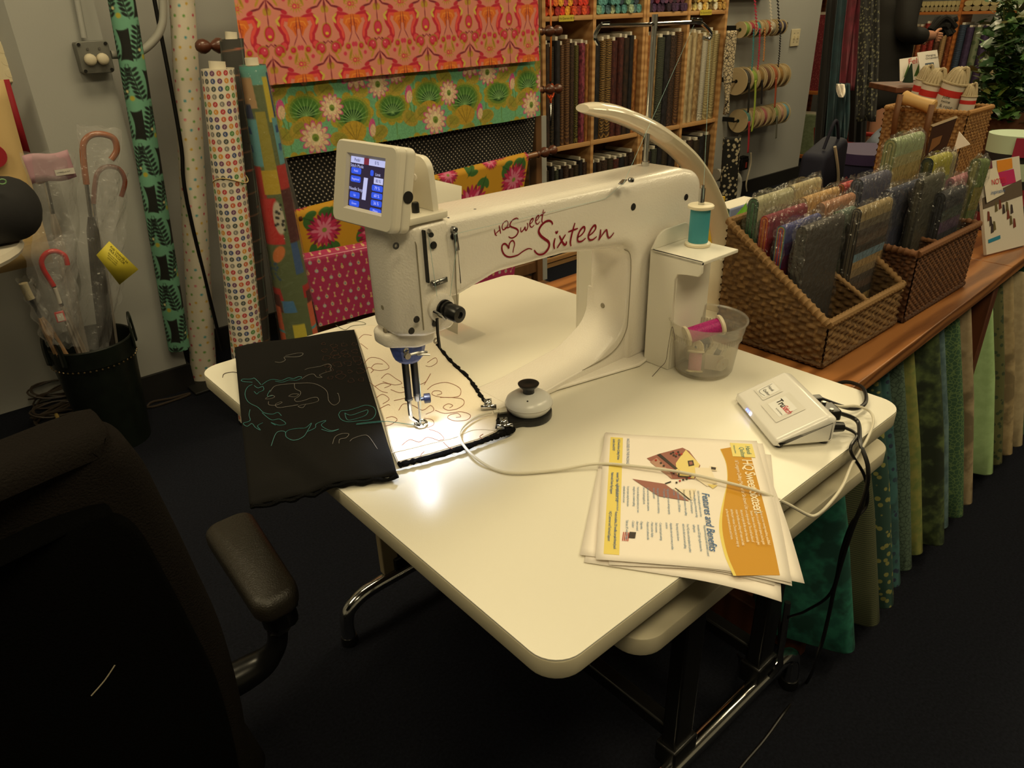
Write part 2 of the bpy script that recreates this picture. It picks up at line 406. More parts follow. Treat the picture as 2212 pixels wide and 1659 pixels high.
def cloth(name, cv, fn, mt, nu=None, nv=None, parent=None, loc=(0, 0, 0), tile=None, thick=0):
    """Cloth mesh whose vertex colours are the painted raster; fn(u, v) -> point, u,v in 0..1 (v down)."""
    H, W_ = (nv, nu) if nu else (cv.h, cv.w)
    org = wloc(parent) if parent is not None else Vector(loc)
    vs_ = np.array([fn(i/(W_-1), j/(H-1)) for j in range(H) for i in range(W_)], float)-np.array(org)
    idx = np.arange(H*W_).reshape(H, W_); q = np.stack([idx[:-1, :-1], idx[1:, :-1], idx[1:, 1:], idx[:-1, 1:]], -1).reshape(-1, 4)
    me = bpy.data.meshes.new(name); me.from_pydata(vs_.tolist(), [], q.tolist())
    me.materials.append(mt); at = me.color_attributes.new('Col', 'FLOAT_COLOR', 'POINT')
    jj = np.arange(H) % cv.h if tile else np.arange(H)*cv.h//H; ii = np.arange(W_) % cv.w if tile else np.arange(W_)*cv.w//W_
    im = np.clip(cv.a[np.ix_(jj, ii)]/255, 0, 1); im = np.where(im <= .04045, im/12.92, ((im+.055)/1.055)**2.4)
    arr = np.ones((H*W_, 4), np.float32); arr[:, :3] = im.reshape(-1, 3); at.data.foreach_set('color', arr.ravel())
    o = bpy.data.objects.new(name, me); COL.objects.link(o); me.polygons.foreach_set('use_smooth', [True]*len(me.polygons))
    if parent is not None: o.parent = parent
    else: o.location = org
    ORG[o.name] = org
    if thick: b = o.modifiers.new('solid', 'SOLIDIFY'); b.thickness = thick; b.offset = 0
    return o
# ================================================================= the room
WALL = mat('wall_paint', (168, 168, 164), .75, bump=.12, bscale=160)
CEIL = mat('ceiling_paint', (150, 150, 146), .9)
CARPET = mat('carpet', (24, 26, 34), .97, bump=.9, bscale=420, var=.35, vscale=160, spec=.1)
BASEB = mat('baseboard_black', (24, 23, 23), .6)
XE = PY(1762, 100, 2.75).x
def slab(name, x0, x1, y0, y1, z0, z1, m):
    return struct(MB().box(((x0+x1)/2, (y0+y1)/2, (z0+z1)/2), (x1-x0, y1-y0, z1-z0)).build(name, m, smooth=False))
slab('floor', -3.3, 8.1, -3.3, 5.1, -.05, 0, CARPET)
slab('ceiling', -3.3, 8.1, -3.3, 5.1, 2.9, 2.95, CEIL)
slab('wall_back', -3.3, XE, 2.75, 2.85, 0, 2.9, WALL)
slab('wall_return', XE-.1, XE, 2.85, 5.0, 0, 2.9, WALL)
slab('wall_rear', XE, 8.0, 5.0, 5.1, 0, 2.9, WALL)
slab('wall_far', 8.0, 8.1, -3.3, 5.1, 0, 2.9, WALL)
slab('wall_left', -3.3, -3.2, -3.2, 2.75, 0, 2.9, WALL)
slab('wall_front', -3.2, 8.0, -3.3, -3.2, 0, 2.9, WALL)
XP = PY(365, 640, 2.47).x
XPL = PY(40, 160, 2.47).x
pil = MB().prism([(XPL-.09, 2.75), (XPL-.09, 2.60), (XPL+.02, 2.47), (XP, 2.47), (XP, 2.75)], XY, .1, 2.9)
struct(pil.build('wall_column', WALL, smooth=False))
slab('baseboard_column', XPL, XP+.01, 2.455, 2.74, 0, .1, BASEB)
slab('baseboard_back', XP+.02, XE, 2.735, 2.75, 0, .1, BASEB)
slab('baseboard_left', -3.2, -3.185, -3.2, 2.7, 0, .1, BASEB)

# ceiling troffers
tro_frame = mat('troffer_frame', (225, 225, 222), .5); tro_diff = mat('troffer_lens', (255, 255, 250), .6, emit=(255, 238, 205), es=3.0)
for k, (x, y, wt) in enumerate(TROFFERS):
    t = thing('ceiling_light', 'recessed rectangular ceiling light with a white lens', 'ceiling light', (x, y, 2.9), 'recessed ceiling lights of the shop')
    fr = MB()
    for dx, dy, sx, sy in ((-.61, 0, .03, .64), (.61, 0, .03, .64), (0, -.305, 1.25, .03), (0, .305, 1.25, .03)):
        fr.box((x+dx, y+dy, 2.888), (sx, sy, .022))
    fr.build('frame', tro_frame, t, smooth=False)
    MB().box((x, y, 2.893), (1.19, .58, .008)).build('lens', tro_diff, t, smooth=False)
    ld = bpy.data.lights.new('tube_light', 'AREA'); ld.shape = 'RECTANGLE'; ld.size = 1.15; ld.size_y = .55; ld.energy = wt; ld.color = LIGHT_COL
    lo = bpy.data.objects.new('tube_light', ld); COL.objects.link(lo); lo.parent = t; lo.location = (0, 0, -.02)

# ================================================================= drapery rack of fabric lengths
def tile_damask():
    c = Canvas(126, 112, (222, 138, 122)); pk, rd, og, dk, gd = (214, 60, 92), (196, 34, 62), (226, 112, 40), (120, 24, 48), (190, 150, 52)
    for sx in (-1, 1):
        X = lambda x: 63+sx*x
        c.line([(X(52), 6), (X(30), 2), (X(24), 18), (X(34), 34), (X(36), 48), (X(28), 58)], [13, 14, 14, 13, 12], rd)
        c.line([(X(52), 8), (X(32), 6), (X(28), 19), (X(37), 34), (X(38), 46)], [7, 7, 7, 6], (232, 84, 74))
        c.ell(X(28), 58, 9, 9, 0, rd); c.ell(X(29), 56, 6, 6, 0, (226, 76, 84))
        c.poly([(X(63), 2), (X(44), 4), (X(40), 18), (X(50), 28), (X(56), 40), (X(60), 26), (X(63), 24)], og)
        c.line([(X(62), 10), (X(50), 12), (X(46), 20)], 2.4, (240, 150, 60)); c.line([(X(60), 18), (X(54), 22), (X(56), 32)], 1.6, (180, 70, 20))
        c.line([(X(26), 0), (X(18), 8), (X(22), 16)], [4, 6], (214, 190, 80))
        c.line([(X(60), 6), (X(58), 40), (X(50), 56)], 1.6, dk); c.line([(X(3), 82), (X(16), 96), (X(34), 100)], [3.5, 4], dk)
        c.ell(X(18), 66, 13, 13, 0, (176, 120, 50)); c.ell(X(18), 66, 10, 10, 0, rd); c.ell(X(16), 64, 7, 7, 0, pk); c.ell(X(15), 62, 1.6, 1.6, 0, (250, 190, 180)); c.ell(X(24), 73, 4, 4, 0, gd)
        c.line([(X(0), 52), (X(8), 58)], 1.5, dk); c.ell(X(9), 54, 3, 1.6, .6, dk)
        c.ell(X(47), 66, 8, 8, 0, gd); c.ell(X(47), 66, 5.5, 5.5, 0, rd); c.ell(X(46), 65, 3, 3, 0, pk)
        c.ell(X(38), 80, 4, 4, 0, pk); c.ell(X(60), 62, 4, 5, 0, pk); c.line([(X(54), 74), (X(48), 90)], [7], gd); c.line([(X(53), 76), (X(49), 88)], 1.5, (120, 100, 30))
        for a in range(10): c.line([(X(60), 94), (X(60)+11*math.cos(a*.63), 94+11*math.sin(a*.63))], 2.2, gd)
        c.ell(X(60), 94, 5, 5, 0, pk); c.ell(X(60), 94, 2, 2, 0, (240, 170, 90))
        c.line([(X(22), 90), (X(16), 80), (X(22), 74)], [5, 4], gd); c.ell(X(36), 104, 7, 4, .4*sx, rd); c.ell(X(4), 102, 5, 7, 0, gd)
    c.ell(63, 32, 12, 16, 0, gd); c.ell(63, 32, 10, 14, 0, rd); c.ell(63, 31, 7.5, 11, 0, pk); c.ell(63, 37, 4, 3, 0, (226, 190, 60)); c.line([(63, 0), (63, 18)], 2, dk); c.line([(63, 78), (63, 110)], 2, dk)
    for d in (-3, 3): c.line([(63, 84), (63+d, 98)], 1.6, dk)
    return c
def tile_lotus():
    c = Canvas(230, 150, (112, 178, 134)); gn, dg, yl, pk, cr = (70, 120, 44), (34, 78, 30), (186, 152, 44), (206, 84, 146), (226, 196, 158)
    def leaf(x, y, r, fl=0):
        for a in range(11): c.ell(x+r*.74*math.cos(a*.571), y+r*.56*math.sin(a*.571), r*.25, r*.22, a*.571, (178, 158, 48))
        c.ell(x, y, r*.84, r*.66, 0, (150, 152, 50)); c.ell(x, y-r*.04, r*.72, r*.54, 0, (104, 136, 48)); c.ell(x, y-r*.06, r*.6, r*.44, 0, gn); c.ell(x, y+r*.1, r*.4, r*.28, 0, dg)
        for a in range(11): c.line([(x, y+r*.22), (x+r*.68*math.cos(-.1-a*.3), y+r*.2+r*.62*math.sin(-.1-a*.3))], 1.3, (146, 190, 120))
        if fl: c.ell(x-2, y+r*.62, r*.55, r*.4, 0, yl); [c.line([(x, y+r*.95), (x+d*r*.4, y+r*.35)], 1.2, (130, 110, 30)) for d in (-1, -.4, .3, .9)]
    def lotus(x, y, r):
        for a in range(12):
            t = a*.5236; ex, ey = x+r*.72*math.cos(t), y+r*.72*math.sin(t); c.ell(ex, ey, r*.36, r*.17, t, pk)
            c.ell(x+r*.58*math.cos(t), y+r*.58*math.sin(t), r*.36, r*.16, t, cr)
        for a in range(7):
            t = a*.9+.3; c.ell(x+r*.45*math.cos(t), y+r*.45*math.sin(t), r*.25, r*.12, t, (214, 120, 150)); c.ell(x+r*.32*math.cos(t), y+r*.32*math.sin(t), r*.28, r*.14, t, (236, 214, 176))
        c.ell(x, y, r*.23, r*.24, 0, (128, 150, 60)); c.ell(x, y+2, r*.14, r*.12, 0, (90, 116, 44))
    def bud(x, y, r): c.ell(x, y, r*.5, r, .2, pk); c.ell(x+1, y+r*.3, r*.42, r*.7, .2, cr); c.line([(x, y+r), (x+3, y+r+18)], 2, (110, 140, 60))
    for x in (20, 70, 128, 180, 214): c.line([(x, 0), (x+4, 60), (x-3, 150)], 2.2, (96, 140, 70))
    leaf(24, 26, 34, 1); leaf(96, 30, 36); leaf(176, 24, 30, 1); leaf(52, 92, 36, 1); leaf(130, 106, 42, 1); leaf(208, 104, 34); [c.ell(x, y, 17, 12, a, (172, 152, 58)) or c.ell(x+2, y-2, 12, 8, a, (150, 146, 52)) or c.line([(x-10, y+6), (x+8, y-5)], 1.1, (120, 112, 36)) for x, y, a in ((60, 16, .4), (134, 8, -.3), (150, 70, .5), (14, 60, -.5), (88, 66, .3), (222, 74, -.4), (100, 140, .2), (178, 140, -.2), (10, 124, .6), (36, 118, -.3))]
    lotus(146, 44, 27); lotus(96, 92, 20); lotus(186, 66, 21); lotus(60, 132, 24); lotus(222, 50, 18); bud(58, 42, 15); bud(206, 20, 13); bud(12, 86, 14); bud(164, 130, 14)
    c.noise(.12, 2); return c
def tile_mum():
    c = Canvas(200, 150, (200, 148, 30)); pk, dk, gn, lt = (190, 40, 90), (130, 18, 60), (58, 104, 44), (214, 120, 150)
    def leaf(x, y, a, s):
        for d, r in ((-.7, .7), (0, 1), (.7, .7)): c.ell(x+s*.5*math.cos(a+d), y+s*.5*math.sin(a+d), s*.55*r, s*.22, a+d, gn)
        c.line([(x, y), (x+s*math.cos(a), y+s*math.sin(a))], 1.2, (28, 66, 26))
    def mum(x, y, r):
        for k in range(24):
            t = k*.2618; c.ell(x+r*.66*math.cos(t), y+r*.6*math.sin(t), r*.36, r*.1, t, dk if k % 2 else pk)
        for k in range(18):
            t = k*.349+.1; c.ell(x+r*.45*math.cos(t), y+r*.42*math.sin(t), r*.34, r*.1, t, pk if k % 3 else lt)
        for k in range(12):
            t = k*.5236; c.ell(x+r*.25*math.cos(t), y+r*.24*math.sin(t), r*.25, r*.08, t, lt)
        c.ell(x, y, r*.14, r*.13, 0, (130, 140, 60))
    for x, y, a, s in ((20, 20, .5, 26), (70, 14, 2.2, 28), (120, 60, 1.2, 30), (24, 92, -.6, 30), (92, 120, 2.6, 28), (170, 130, .3, 28), (180, 30, 1.9, 24), (140, 20, -.9, 24), (60, 70, 1.4, 24)): leaf(x, y, a, s)
    mum(52, 48, 30); mum(150, 74, 38); mum(96, 10, 20); mum(18, 132, 26); mum(110, 104, 18); mum(192, 4, 16)
    return c
def tile_fruit():
    c = Canvas(96, 96, (182, 62, 104))
    for j in range(4):
        for i in range(4):
            x, y = i*24+(12 if j % 2 else 0)+6, j*24+10; q = (i*7+j*3) % 5; a = (224, 190, 150); b_ = (206, 120, 140)
            if q == 0: c.ell(x, y, 5, 6, 0, a); c.ell(x, y, 2.4, 2.6, 0, (120, 150, 180)); c.line([(x, y-6), (x, y-10)], 1.4, (170, 180, 110))
            elif q == 1: c.ell(x, y+2, 4, 5, 0, (230, 200, 130)); c.ell(x, y-5, 2.4, 3, 0, (170, 180, 110)); c.ell(x, y+2, 1.6, 2, 0, b_)
            elif q == 2: c.poly([(x-3, y-7), (x+3, y-7), (x+1, y), (x+4, y+7), (x-4, y+7), (x-1, y)], a); c.ell(x, y+4, 1.6, 1.6, 0, (226, 180, 70))
            elif q == 3: c.ell(x, y, 5, 5, 0, (176, 186, 200)); c.ell(x, y, 2.2, 2.2, 0, (230, 200, 120)); c.line([(x, y-5), (x+2, y-9)], 1.3, a)
            else: c.line([(x-3, y+6), (x, y), (x+3, y-6)], [4, 3.4], b_); c.ell(x-3, y+5, 3.2, 3.2, 0, a); c.ell(x+3, y-6, 2.4, 2.4, 0, (190, 190, 120))
    return c
def tile_dots():
    c = Canvas(9, 9, (16, 15, 14)); c.ell(2, 2, 1.15, 1.15, 0, (224, 212, 196)); c.ell(6.5, 6.5, 1.15, 1.15, 0, (224, 212, 196)); return c
COTTON = vcmat('printed_cotton', .8, .12, 900); VINYL = vcmat('glossy_printed_vinyl', .22, 0, 600, coat=.4)
RPX = 430.0   # raster samples per metre of cloth
def length(name, label, cv, L_top, R_top, L_bot, R_bot, Y, mt=COTTON, roll=0, wav=.004, seed=0, ybot=0):
    """Cloth length hung on plane y = Y between pixel corners; roll = radius of the rod it folds over."""
    a, b, c_, d = (PY(*L_top, Y), PY(*R_top, Y), PY(*L_bot, Y), PY(*R_bot, Y))
    wm = ((b-a).length+(d-c_).length)/2; hm = ((c_-a).length+(d-b).length)/2
    nu, nv = int(wm*RPX), int((hm+roll*1.6)*RPX); rf = roll*1.6/(hm+roll*1.6) if roll else 0
    def fn(u, v):
        if v < rf:
            t = (1-v/rf)*1.6; p = a.lerp(b, u); return p+Vector((0, roll*(1-math.cos(t)), roll*math.sin(t)))
        k = (v-rf)/(1-rf); p = a.lerp(b, u).lerp(c_.lerp(d, u), k)
        return p+Vector((0, k*ybot+wav*k*math.sin(u*19+seed)+wav*.5*k*math.sin(u*47+seed*2+k*3), 0))
    o = cloth(name, cv, fn, mt, nu, nv, tile=True, loc=a)
    return tag(o, label, 'fabric')
length('fabric_length', 'pink and orange damask print fabric hanging at the top of the rack', tile_damask().shrink(90, 78), (492, -95), (1160, -108), (533, 189), (1165, 131), 2.19, wav=.003)
length('fabric_length', 'green fabric printed with pink lotus flowers and lily pads', tile_lotus(), (560, 100), (1166, 60), (612, 343), (1170, 250), 2.215, wav=.006, seed=1)
length('fabric_length', 'black fabric with small white polka dots on the rack', tile_dots(), (585, 215), (1166, 170), (650, 458), (1150, 345), 2.25, wav=.008, seed=2)
length('fabric_length', 'yellow fabric printed with magenta chrysanthemums folded over a rod', tile_mum(), (628, 474), (1142, 342), (660, 650), (1112, 520), 2.17, roll=.024, wav=.006, seed=3)
length('fabric_length', 'glossy pink vinyl printed with little fruits folded over a low rod', tile_fruit().shrink(60, 60), (655, 570), (1120, 480), (688, 705), (1110, 600), 2.10, VINYL, roll=.03, wav=.004, seed=4)
ROD = mat('rod_wood', (128, 84, 54), .4, coat=.3); FINIAL = mat('finial_wood', (92, 50, 32), .4, coat=.4, var=.2, vscale=40)
FIN = [(r_*.85, h_*.9) for r_, h_ in [(.004, 0), (.014, .004), (.02, .012), (.014, .022), (.009, .03), (.02, .04), (.028, .055), (.028, .066), (.018, .082), (.01, .09), (.02, .1), (.027, .115), (.025, .13), (.014, .142), (.003, .146)]]
def rod(pxl, pxr, Y, lab, r=.014):
    a, b = PY(*pxl, Y), PY(*pxr, Y)
    t = thing('wooden_rod', lab, 'rod', a)
    dr = (b-a).normalized()
    MB().cyl(a, b, r).build('dowel', ROD, t); MB().lathe(FIN, b, 20, axis=dr).build('finial', FINIAL, t); MB().lathe(FIN, a, 20, axis=-dr).build('finial', FINIAL, t)
rod((508, 97), (1167, 68), 2.24, 'brown rod with turned finials under the damask fabric')
rod((600, 225), (1169, 194), 2.27, 'brown rod with turned finials behind the lotus fabric')
rod((672, 463), (1158, 334), 2.192, 'brown rod with turned finials holding the yellow chrysanthemum fabric')
rod((690, 567), (1135, 487), 2.128, 'brown rod with turned finials holding the pink vinyl')
rod((482, -97), (1160, -112), 2.215, 'brown rod with turned finials holding the damask fabric')
OAKPOST = woodmat('rack_post_wood', (96, 66, 42), (124, 88, 56), .5, (14, 14, 1.5), coat=.1)
rk = thing('fabric_rack', 'wooden ladder rack with two posts holding the draped fabrics', 'rack', (1.5, 2.32, 0))
xl, xr = PY(585, 300, 2.33).x, PY(1158, 300, 2.33).x
for x in (xl, xr): MB().box((x, 2.335, .86), (.04, .05, 1.7)).build('post', OAKPOST, rk, bevel=.004)
for z in (.12, 1.69): MB().box(((xl+xr)/2, 2.335, z), (xr-xl, .03, .06)).build('rail', OAKPOST, rk, bevel=.004)
for x in (xl, xr): MB().box((x, 2.33, .02), (.06, .34, .04)).build('foot', OAKPOST, rk, bevel=.006)
# the grey blanking panel seen between rack and shelves
tag(MB().box((xr+.075, 2.40, .42), (.11, .012, .84)).build('display_board', mat('grey_card', (176, 176, 172), .7), smooth=False), 'pale grey board standing between fabric rack and bookcase', 'board')

# ================================================================= shelving of fabric bolts
SHELF = woodmat('shelf_wood', (176, 128, 78), (206, 160, 108), .5, (1.5, 10, 10), coat=.1)
YS, YB = 2.50, 2.745
zB, zC = PY(1300, 301, YS).z, PY(1300, 31, YS).z
edges = [PY(1172, 150, YS).x, PY(1283, 150, YS).x, PY(1391, 150, YS).x, PY(1481, 150, YS).x, PY(1561, 150, YS).x]
BT = .022
def bookcase(x0, xm, x1, lab):
    t = thing('fabric_bookcase', lab, 'bookcase', (x0, YS, 0))
    for x in (x0+.011, x1-.011): MB().box((x, (YS+YB)/2, 1.0), (BT, YB-YS, 2.0)).build('side_panel', SHELF, t, smooth=False)
    MB().box((xm, (YS+YB)/2, 1.03), (BT, YB-YS-.004, 1.9)).build('divider', SHELF, t, smooth=False)
    for z in (.06, zB, zC, 1.98):
        for a, b in ((x0+.022, xm-.011), (xm+.011, x1-.022)): MB().box(((a+b)/2, (YS+YB)/2+.002, z-.011), (b-a, YB-YS-.006, BT)).build('shelf', SHELF, t, smooth=False)
    MB().box(((x0+x1)/2, YS+.03, .024), (x1-x0-.05, .02, .045)).build('plinth', SHELF, t, smooth=False)
    MB().box(((x0+x1)/2, YB-.003, 1.0), (x1-x0-.05, .004, 1.9)).build('back_panel', mat('shelf_back', (120, 84, 52), .7), t, smooth=False)
bookcase(edges[0], edges[1], edges[2]-.002, 'light wood bookcase of dark fabric bolts beside the drapery rack')
bookcase(edges[2]+.002, edges[3], edges[4], 'light wood bookcase of beige fabric bolts beside the ribbon wall')
BOARD = mat('bolt_board', (214, 206, 188), .8)
def bolt_proto():
    t = thing('fabric_bolt', 'x', 'fabric bolt', (0, 0, 0))
    MB().prism(rrect(-.5, -.105, .5, .105, .02, 4), XY, 0, 1).build('fabric', BOARD, t)
    MB().prism(rrect(-.22, -.098, .22, .098, .01, 2), XY, 1.0, 1.035).build('board_core', BOARD, t, smooth=False)
    return t
BOLT = bolt_proto()
_used = [False]
def bolt(x, y, z, wd, h, m, label, group=None, tilt=0, core=True, yaw=0):
    if not _used[0]: t = BOLT; _used[0] = True; t.location = (x, y, z)
    else: t = dup(BOLT, (x, y, z))
    t['label'] = label
    if group: t['group'] = group
    t.scale = (wd, 1, h); t.rotation_euler = (0, tilt, yaw)
    for ch in t.children:
        if ch.name.startswith('fabric'): objmat(ch, m)
    return t
BS = lambda k: (k*.05, k, k*.5)
PM = [printmat('batik_umber', '3a2416', '1c120c', 'mottle', BS(40)), printmat('batik_black_leaf', '1a1814', '4a3a22', 'leaf', BS(60)), printmat('batik_brown_swirl', '4c3020', '7a5632', 'leaf', BS(50)),
      printmat('batik_olive_leaf', '2c2414', '7c7434', 'leaf', BS(70)), printmat('batik_magenta', '5a2030', 'a0485c', 'mottle', BS(50)), printmat('batik_gold_leaf', '3c2814', '96743c', 'leaf', BS(55)),
      printmat('batik_maroon', '3c1616', '5c2a22', 'mottle', BS(60)), printmat('batik_night', '100e10', '26222a', 'mottle', BS(40)), printmat('batik_rust', '8a5226', 'b47a3c', 'mottle', BS(45)),
      printmat('batik_tan', '8c6c44', 'b89a6c', 'mottle', BS(40)), printmat('batik_charcoal_fern', '23251f', '4c5240', 'leaf', BS(60)), printmat('batik_beige', 'b09a74', 'cbb890', 'mottle', BS(35)),
      printmat('batik_lace', '9c9888', 'd6d0c0', 'leaf', BS(90)), printmat('batik_olive_beige', '8c7c54', 'b2a478', 'leaf', BS(50)), printmat('batik_walnut', '2e1e16', '5a4030', 'crackle', BS(70))]
NAMES = ['umber mottled', 'black leaf print', 'brown swirl print', 'olive leaf print', 'magenta batik', 'gold leaf print', 'maroon', 'near black', 'rust orange', 'tan', 'charcoal fern print', 'plain beige', 'pale grey lace print', 'olive beige', 'walnut crackle print']
def row(x0, x1, z, ids, hgt, where, grp):
    n = len(ids); ws = np.array([random.uniform(.8, 1.25) for _ in ids]); ws = ws/ws.sum()*(x1-x0-.012); x = x0+.004; seen = {}
    for k, i in enumerate(ids):
        h = hgt*random.uniform(.93, 1.0)
        lb_ = f'{NAMES[i]} fabric bolt {where}'
        if ids.count(i) > 1:
            nb = [ids[q] for q in (k+1, k-1) if 0 <= q < n and ids[q] != i]
            lb_ = f'{NAMES[i]} bolt by {NAMES[nb[0]]} bolt {where}' if nb else lb_
        bolt(x+ws[k]/2, YS+.125+random.uniform(-.006, .004), z+.0015, ws[k]*.93, h, PM[i], lb_, grp); x += ws[k]
c = [(edges[0]+.022, edges[1]-.011), (edges[1]+.011, edges[2]-.024), (edges[2]+.024, edges[3]-.011), (edges[3]+.011, edges[4]-.022)]
W1, W2, W3, W4 = ('on middle shelf next to the rack', 'on middle shelf, second cell from rack', 'on middle shelf, third cell from rack', 'on middle shelf beside the ribbon wall')
row(*c[0], zB, [0, 1, 7, 2, 2, 14, 3, 4, 8], .515, W1, 'bolts on the middle shelves')
row(*c[1], zB, [7, 5, 5, 6, 6, 0, 7, 8], .515, W2, 'bolts on the middle shelves')
row(*c[2], zB, [8, 9, 10, 7, 14, 2], .515, W3, 'bolts on the middle shelves')
row(*c[3], zB, [11, 11, 9, 12, 13, 13], .515, W4, 'bolts on the middle shelves')
U1, U2, U3, U4 = [w_.replace('middle', 'lower') for w_ in (W1, W2, W3, W4)]
row(*c[0], .06, [1, 7, 10, 7, 14, 0, 1, 7, 14], .5, U1, 'bolts on the lower shelves')
row(*c[1], .06, [7, 0, 14, 1, 6, 7, 0, 14], .5, U2, 'bolts on the lower shelves')
row(*c[2], .06, [7, 7, 10, 7, 1, 7], .5, U3, 'bolts on the lower shelves')
row(*c[3], .06, [7, 10, 14, 1, 7, 1], .5, U4, 'bolts on the lower shelves')
# rolled fat quarters on the upper shelves
def fq_proto():
    m = MB(); m.prism(rrect(-.5, 0, .5, 1, .42, 4), XZ, -.09, .09, r=.0)
    o = m.build('rolled_fat_quarter', BOARD); tag(o, 'x', 'fabric roll'); return o
FQ = fq_proto(); fq_first = [True]
pal = [('brick red,burnt orange,dark red,amber,wine,rust', ['9c2418', 'b8521c', '7a1c1c', 'c2781e', '8c2c3a', 'a83a1e']), ('deep green,teal,slate blue,sage,blue green,grey green', ['2c4c48', '3c6a6a', '24303c', '5a7a64', '365058', '7a8a70']),
       ('aubergine,plum,near black,mauve,violet,burgundy', ['2c1830', '3c1c2c', '201420', '4a2a44', '34203c', '581c30']), ('straw,cream,bronze,ivory,umber,gold', ['b09a62', 'c8b480', '8a6a34', 'd2c49a', '5a4a2a', 'a8823c'])]
for (x0, x1), (nm, cols) in zip(c, pal):
    n = 9; st = (x1-x0)/n
    for lay in range(3):
        for k in range(n - lay % 2):
            o = FQ if fq_first[0] else FQ.copy()
            if not fq_first[0]: COL.objects.link(o)
            fq_first[0] = False
            o.location = (x0+st*(k+.5+.5*(lay % 2)), YS+.10+random.uniform(-.012, .012), zC+.001+lay*.041); o.scale = (st*.94, 1, .041)
            ci = random.randrange(6); objmat(o, printmat('fq_'+cols[ci], cols[ci], ('%02x%02x%02x' % tuple(min(255, int(int(cols[ci][i:i+2], 16)*1.5+14)) for i in (0, 2, 4))), 'mottle', (70*.05, 70, 70*.045)))
            o['label'] = f'small {nm.split(",")[ci]} rolled fat quarter on the top shelf'; o['group'] = f'{nm.split(",")[ci]} rolled fat quarters'
# yellow price tickets
TICK = mat('yellow_ticket', (206, 186, 66), .7); INK = mat('ink_black', (24, 22, 20), .7)
for (px0, px1, py, where) in ((1208, 1240, 35, 'beside the rack'), (1513, 1538, 27, 'beside the ribbon wall')):
    a, b = PY(px0, py, YS-.004), PY(px1, py, YS-.004)
    t = thing('price_ticket', f'yellow fat quarters price ticket on the shelf edge {where}', 'ticket', a)
    MB().box(((a.x+b.x)/2, YS-.002, zC-.011), (b.x-a.x, .0015, .028)).build('card', TICK, t, smooth=False)
    textmesh('Fat Quarters $2.50', .0135, frame((a.x+.004, YS-.0032, zC-.016), (1, 0, 0), (0, 0, 1)), INK, 'lettering', t)
# scissors hanging by an orange ribbon at the bookcase edge
sx = PY(1189, 100, 2.43).x
t = thing('hanging_scissors', 'scissors with orange handles hanging on an orange ribbon', 'scissors', (sx, 2.43, .9))
zt, zh, zb = PY(1189, -40, 2.43).z, PY(1192, 175, 2.43).z, PY(1192, 272, 2.43).z
MB().ribbon([(sx, 2.43, zt), (sx+.004, 2.43, (zt+zh)/2), (sx, 2.43, zh)], .012, Vector((0, -1, 0))).build('ribbon', mat('orange_ribbon', (196, 110, 40), .5), t, solid=.001)
MB().cyl((sx, 2.426, zt-.002), (sx, 2.502, zt-.002), .004, n=10).build('hook', FINIAL, t)
for s_ in (-1, 1):
    m = MB(); m.tube([(sx+s_*(.012+.013*math.cos(a)), 2.43+.003*s_, zh-.045+.03*math.sin(a)) for a in np.linspace(0, 6.283, 17)[:-1]], .0045, 6, closed=True)
    m.tube([(sx+s_*.012, 2.43+.003*s_, zh-.075), (sx-s_*.002, 2.43+.003*s_, zh-.1)], .004, 6); m.build('handle', mat('orange_plastic', (222, 84, 30), .4), t)
    m = MB(); m.add([(sx-.006, 2.43+.002*s_, zh-.1), (sx+.006, 2.43+.002*s_, zh-.1), (sx+s_*.008, 2.43+.002*s_, zb), (sx+s_*.004, 2.43+.002*s_, zb)], [(0, 1, 2, 3)]); m.build('blade', mat('steel', (150, 150, 150), .25, 1), t, solid=.002)
# ================================================================= ribbon wall
BLACKM = mat('black_metal', (22, 22, 22), .4, .3); CARD = mat('spool_card', (196, 176, 138), .7)
def spool_row(n, p0, p1, r, cols, tails, rowname):
    Y = 2.66; a, b = PY(*p0, Y), PY(*p1, Y); z = (a.z+b.z)/2; step = (b.x-a.x)/n
    t = thing('spool_rod', f'black bracket rod on grey wall carrying the {rowname} row of ribbon spools', 'rod', (a.x, Y, z))
    m = MB(); m.cyl((a.x-.05, Y, z), (b.x+step, Y, z), .006); m.build('rod', BLACKM, t)
    MB().box((a.x-.05, Y+.045, z+.012), (.012, .09, .03)).build('bracket', BLACKM, t); MB().box((b.x+step, Y+.045, z+.012), (.012, .09, .03)).build('bracket', BLACKM, t)
    for k in range(n):
        cc, nm = cols[k % len(cols)]; rr = r*random.uniform(.9, 1.04); x = a.x+step*k; w_ = step*.82
        s = thing('ribbon_spool', f'card spool of {nm} ribbon on the {rowname} rod of the wall', 'ribbon spool', (x, Y, z-rr), f'ribbon spools on the {rowname} rod')
        ax = (1, 0, 0); zc = z-rr*.0
        for dx, nme in ((0, 'flange'), (w_-.004, 'flange')): MB().lathe([(.012, 0), (rr, 0), (rr, .004), (.012, .004)], (x+dx, Y, zc), 28, axis=ax, cap=False).build(nme, CARD, s)
        MB().lathe([(rr*.86, .004), (rr*.86, w_-.004)], (x, Y, zc), 28, axis=ax).build('ribbon_roll', printmat('rib_'+cc, cc, '%02x%02x%02x' % tuple(int(int(cc[i:i+2], 16)*.7) for i in (0, 2, 4)), 'stripe', 130), s)
        if k in tails:
            L, zig, tc = tails[k]; pts = []
            for q in range(int(L/.008)+1): pts.append((x+w_*.5+(.007*(1 if q % 2 else -1) if zig else 0)+.03*math.sin(q*.05), Y-rr*.86-.004, zc-q*.008))
            MB().ribbon(pts, .014 if zig else .022, Vector((0, -1, 0))).build('ribbon_tail', mat('tail_'+tc, tc, .6), s, solid=.001)
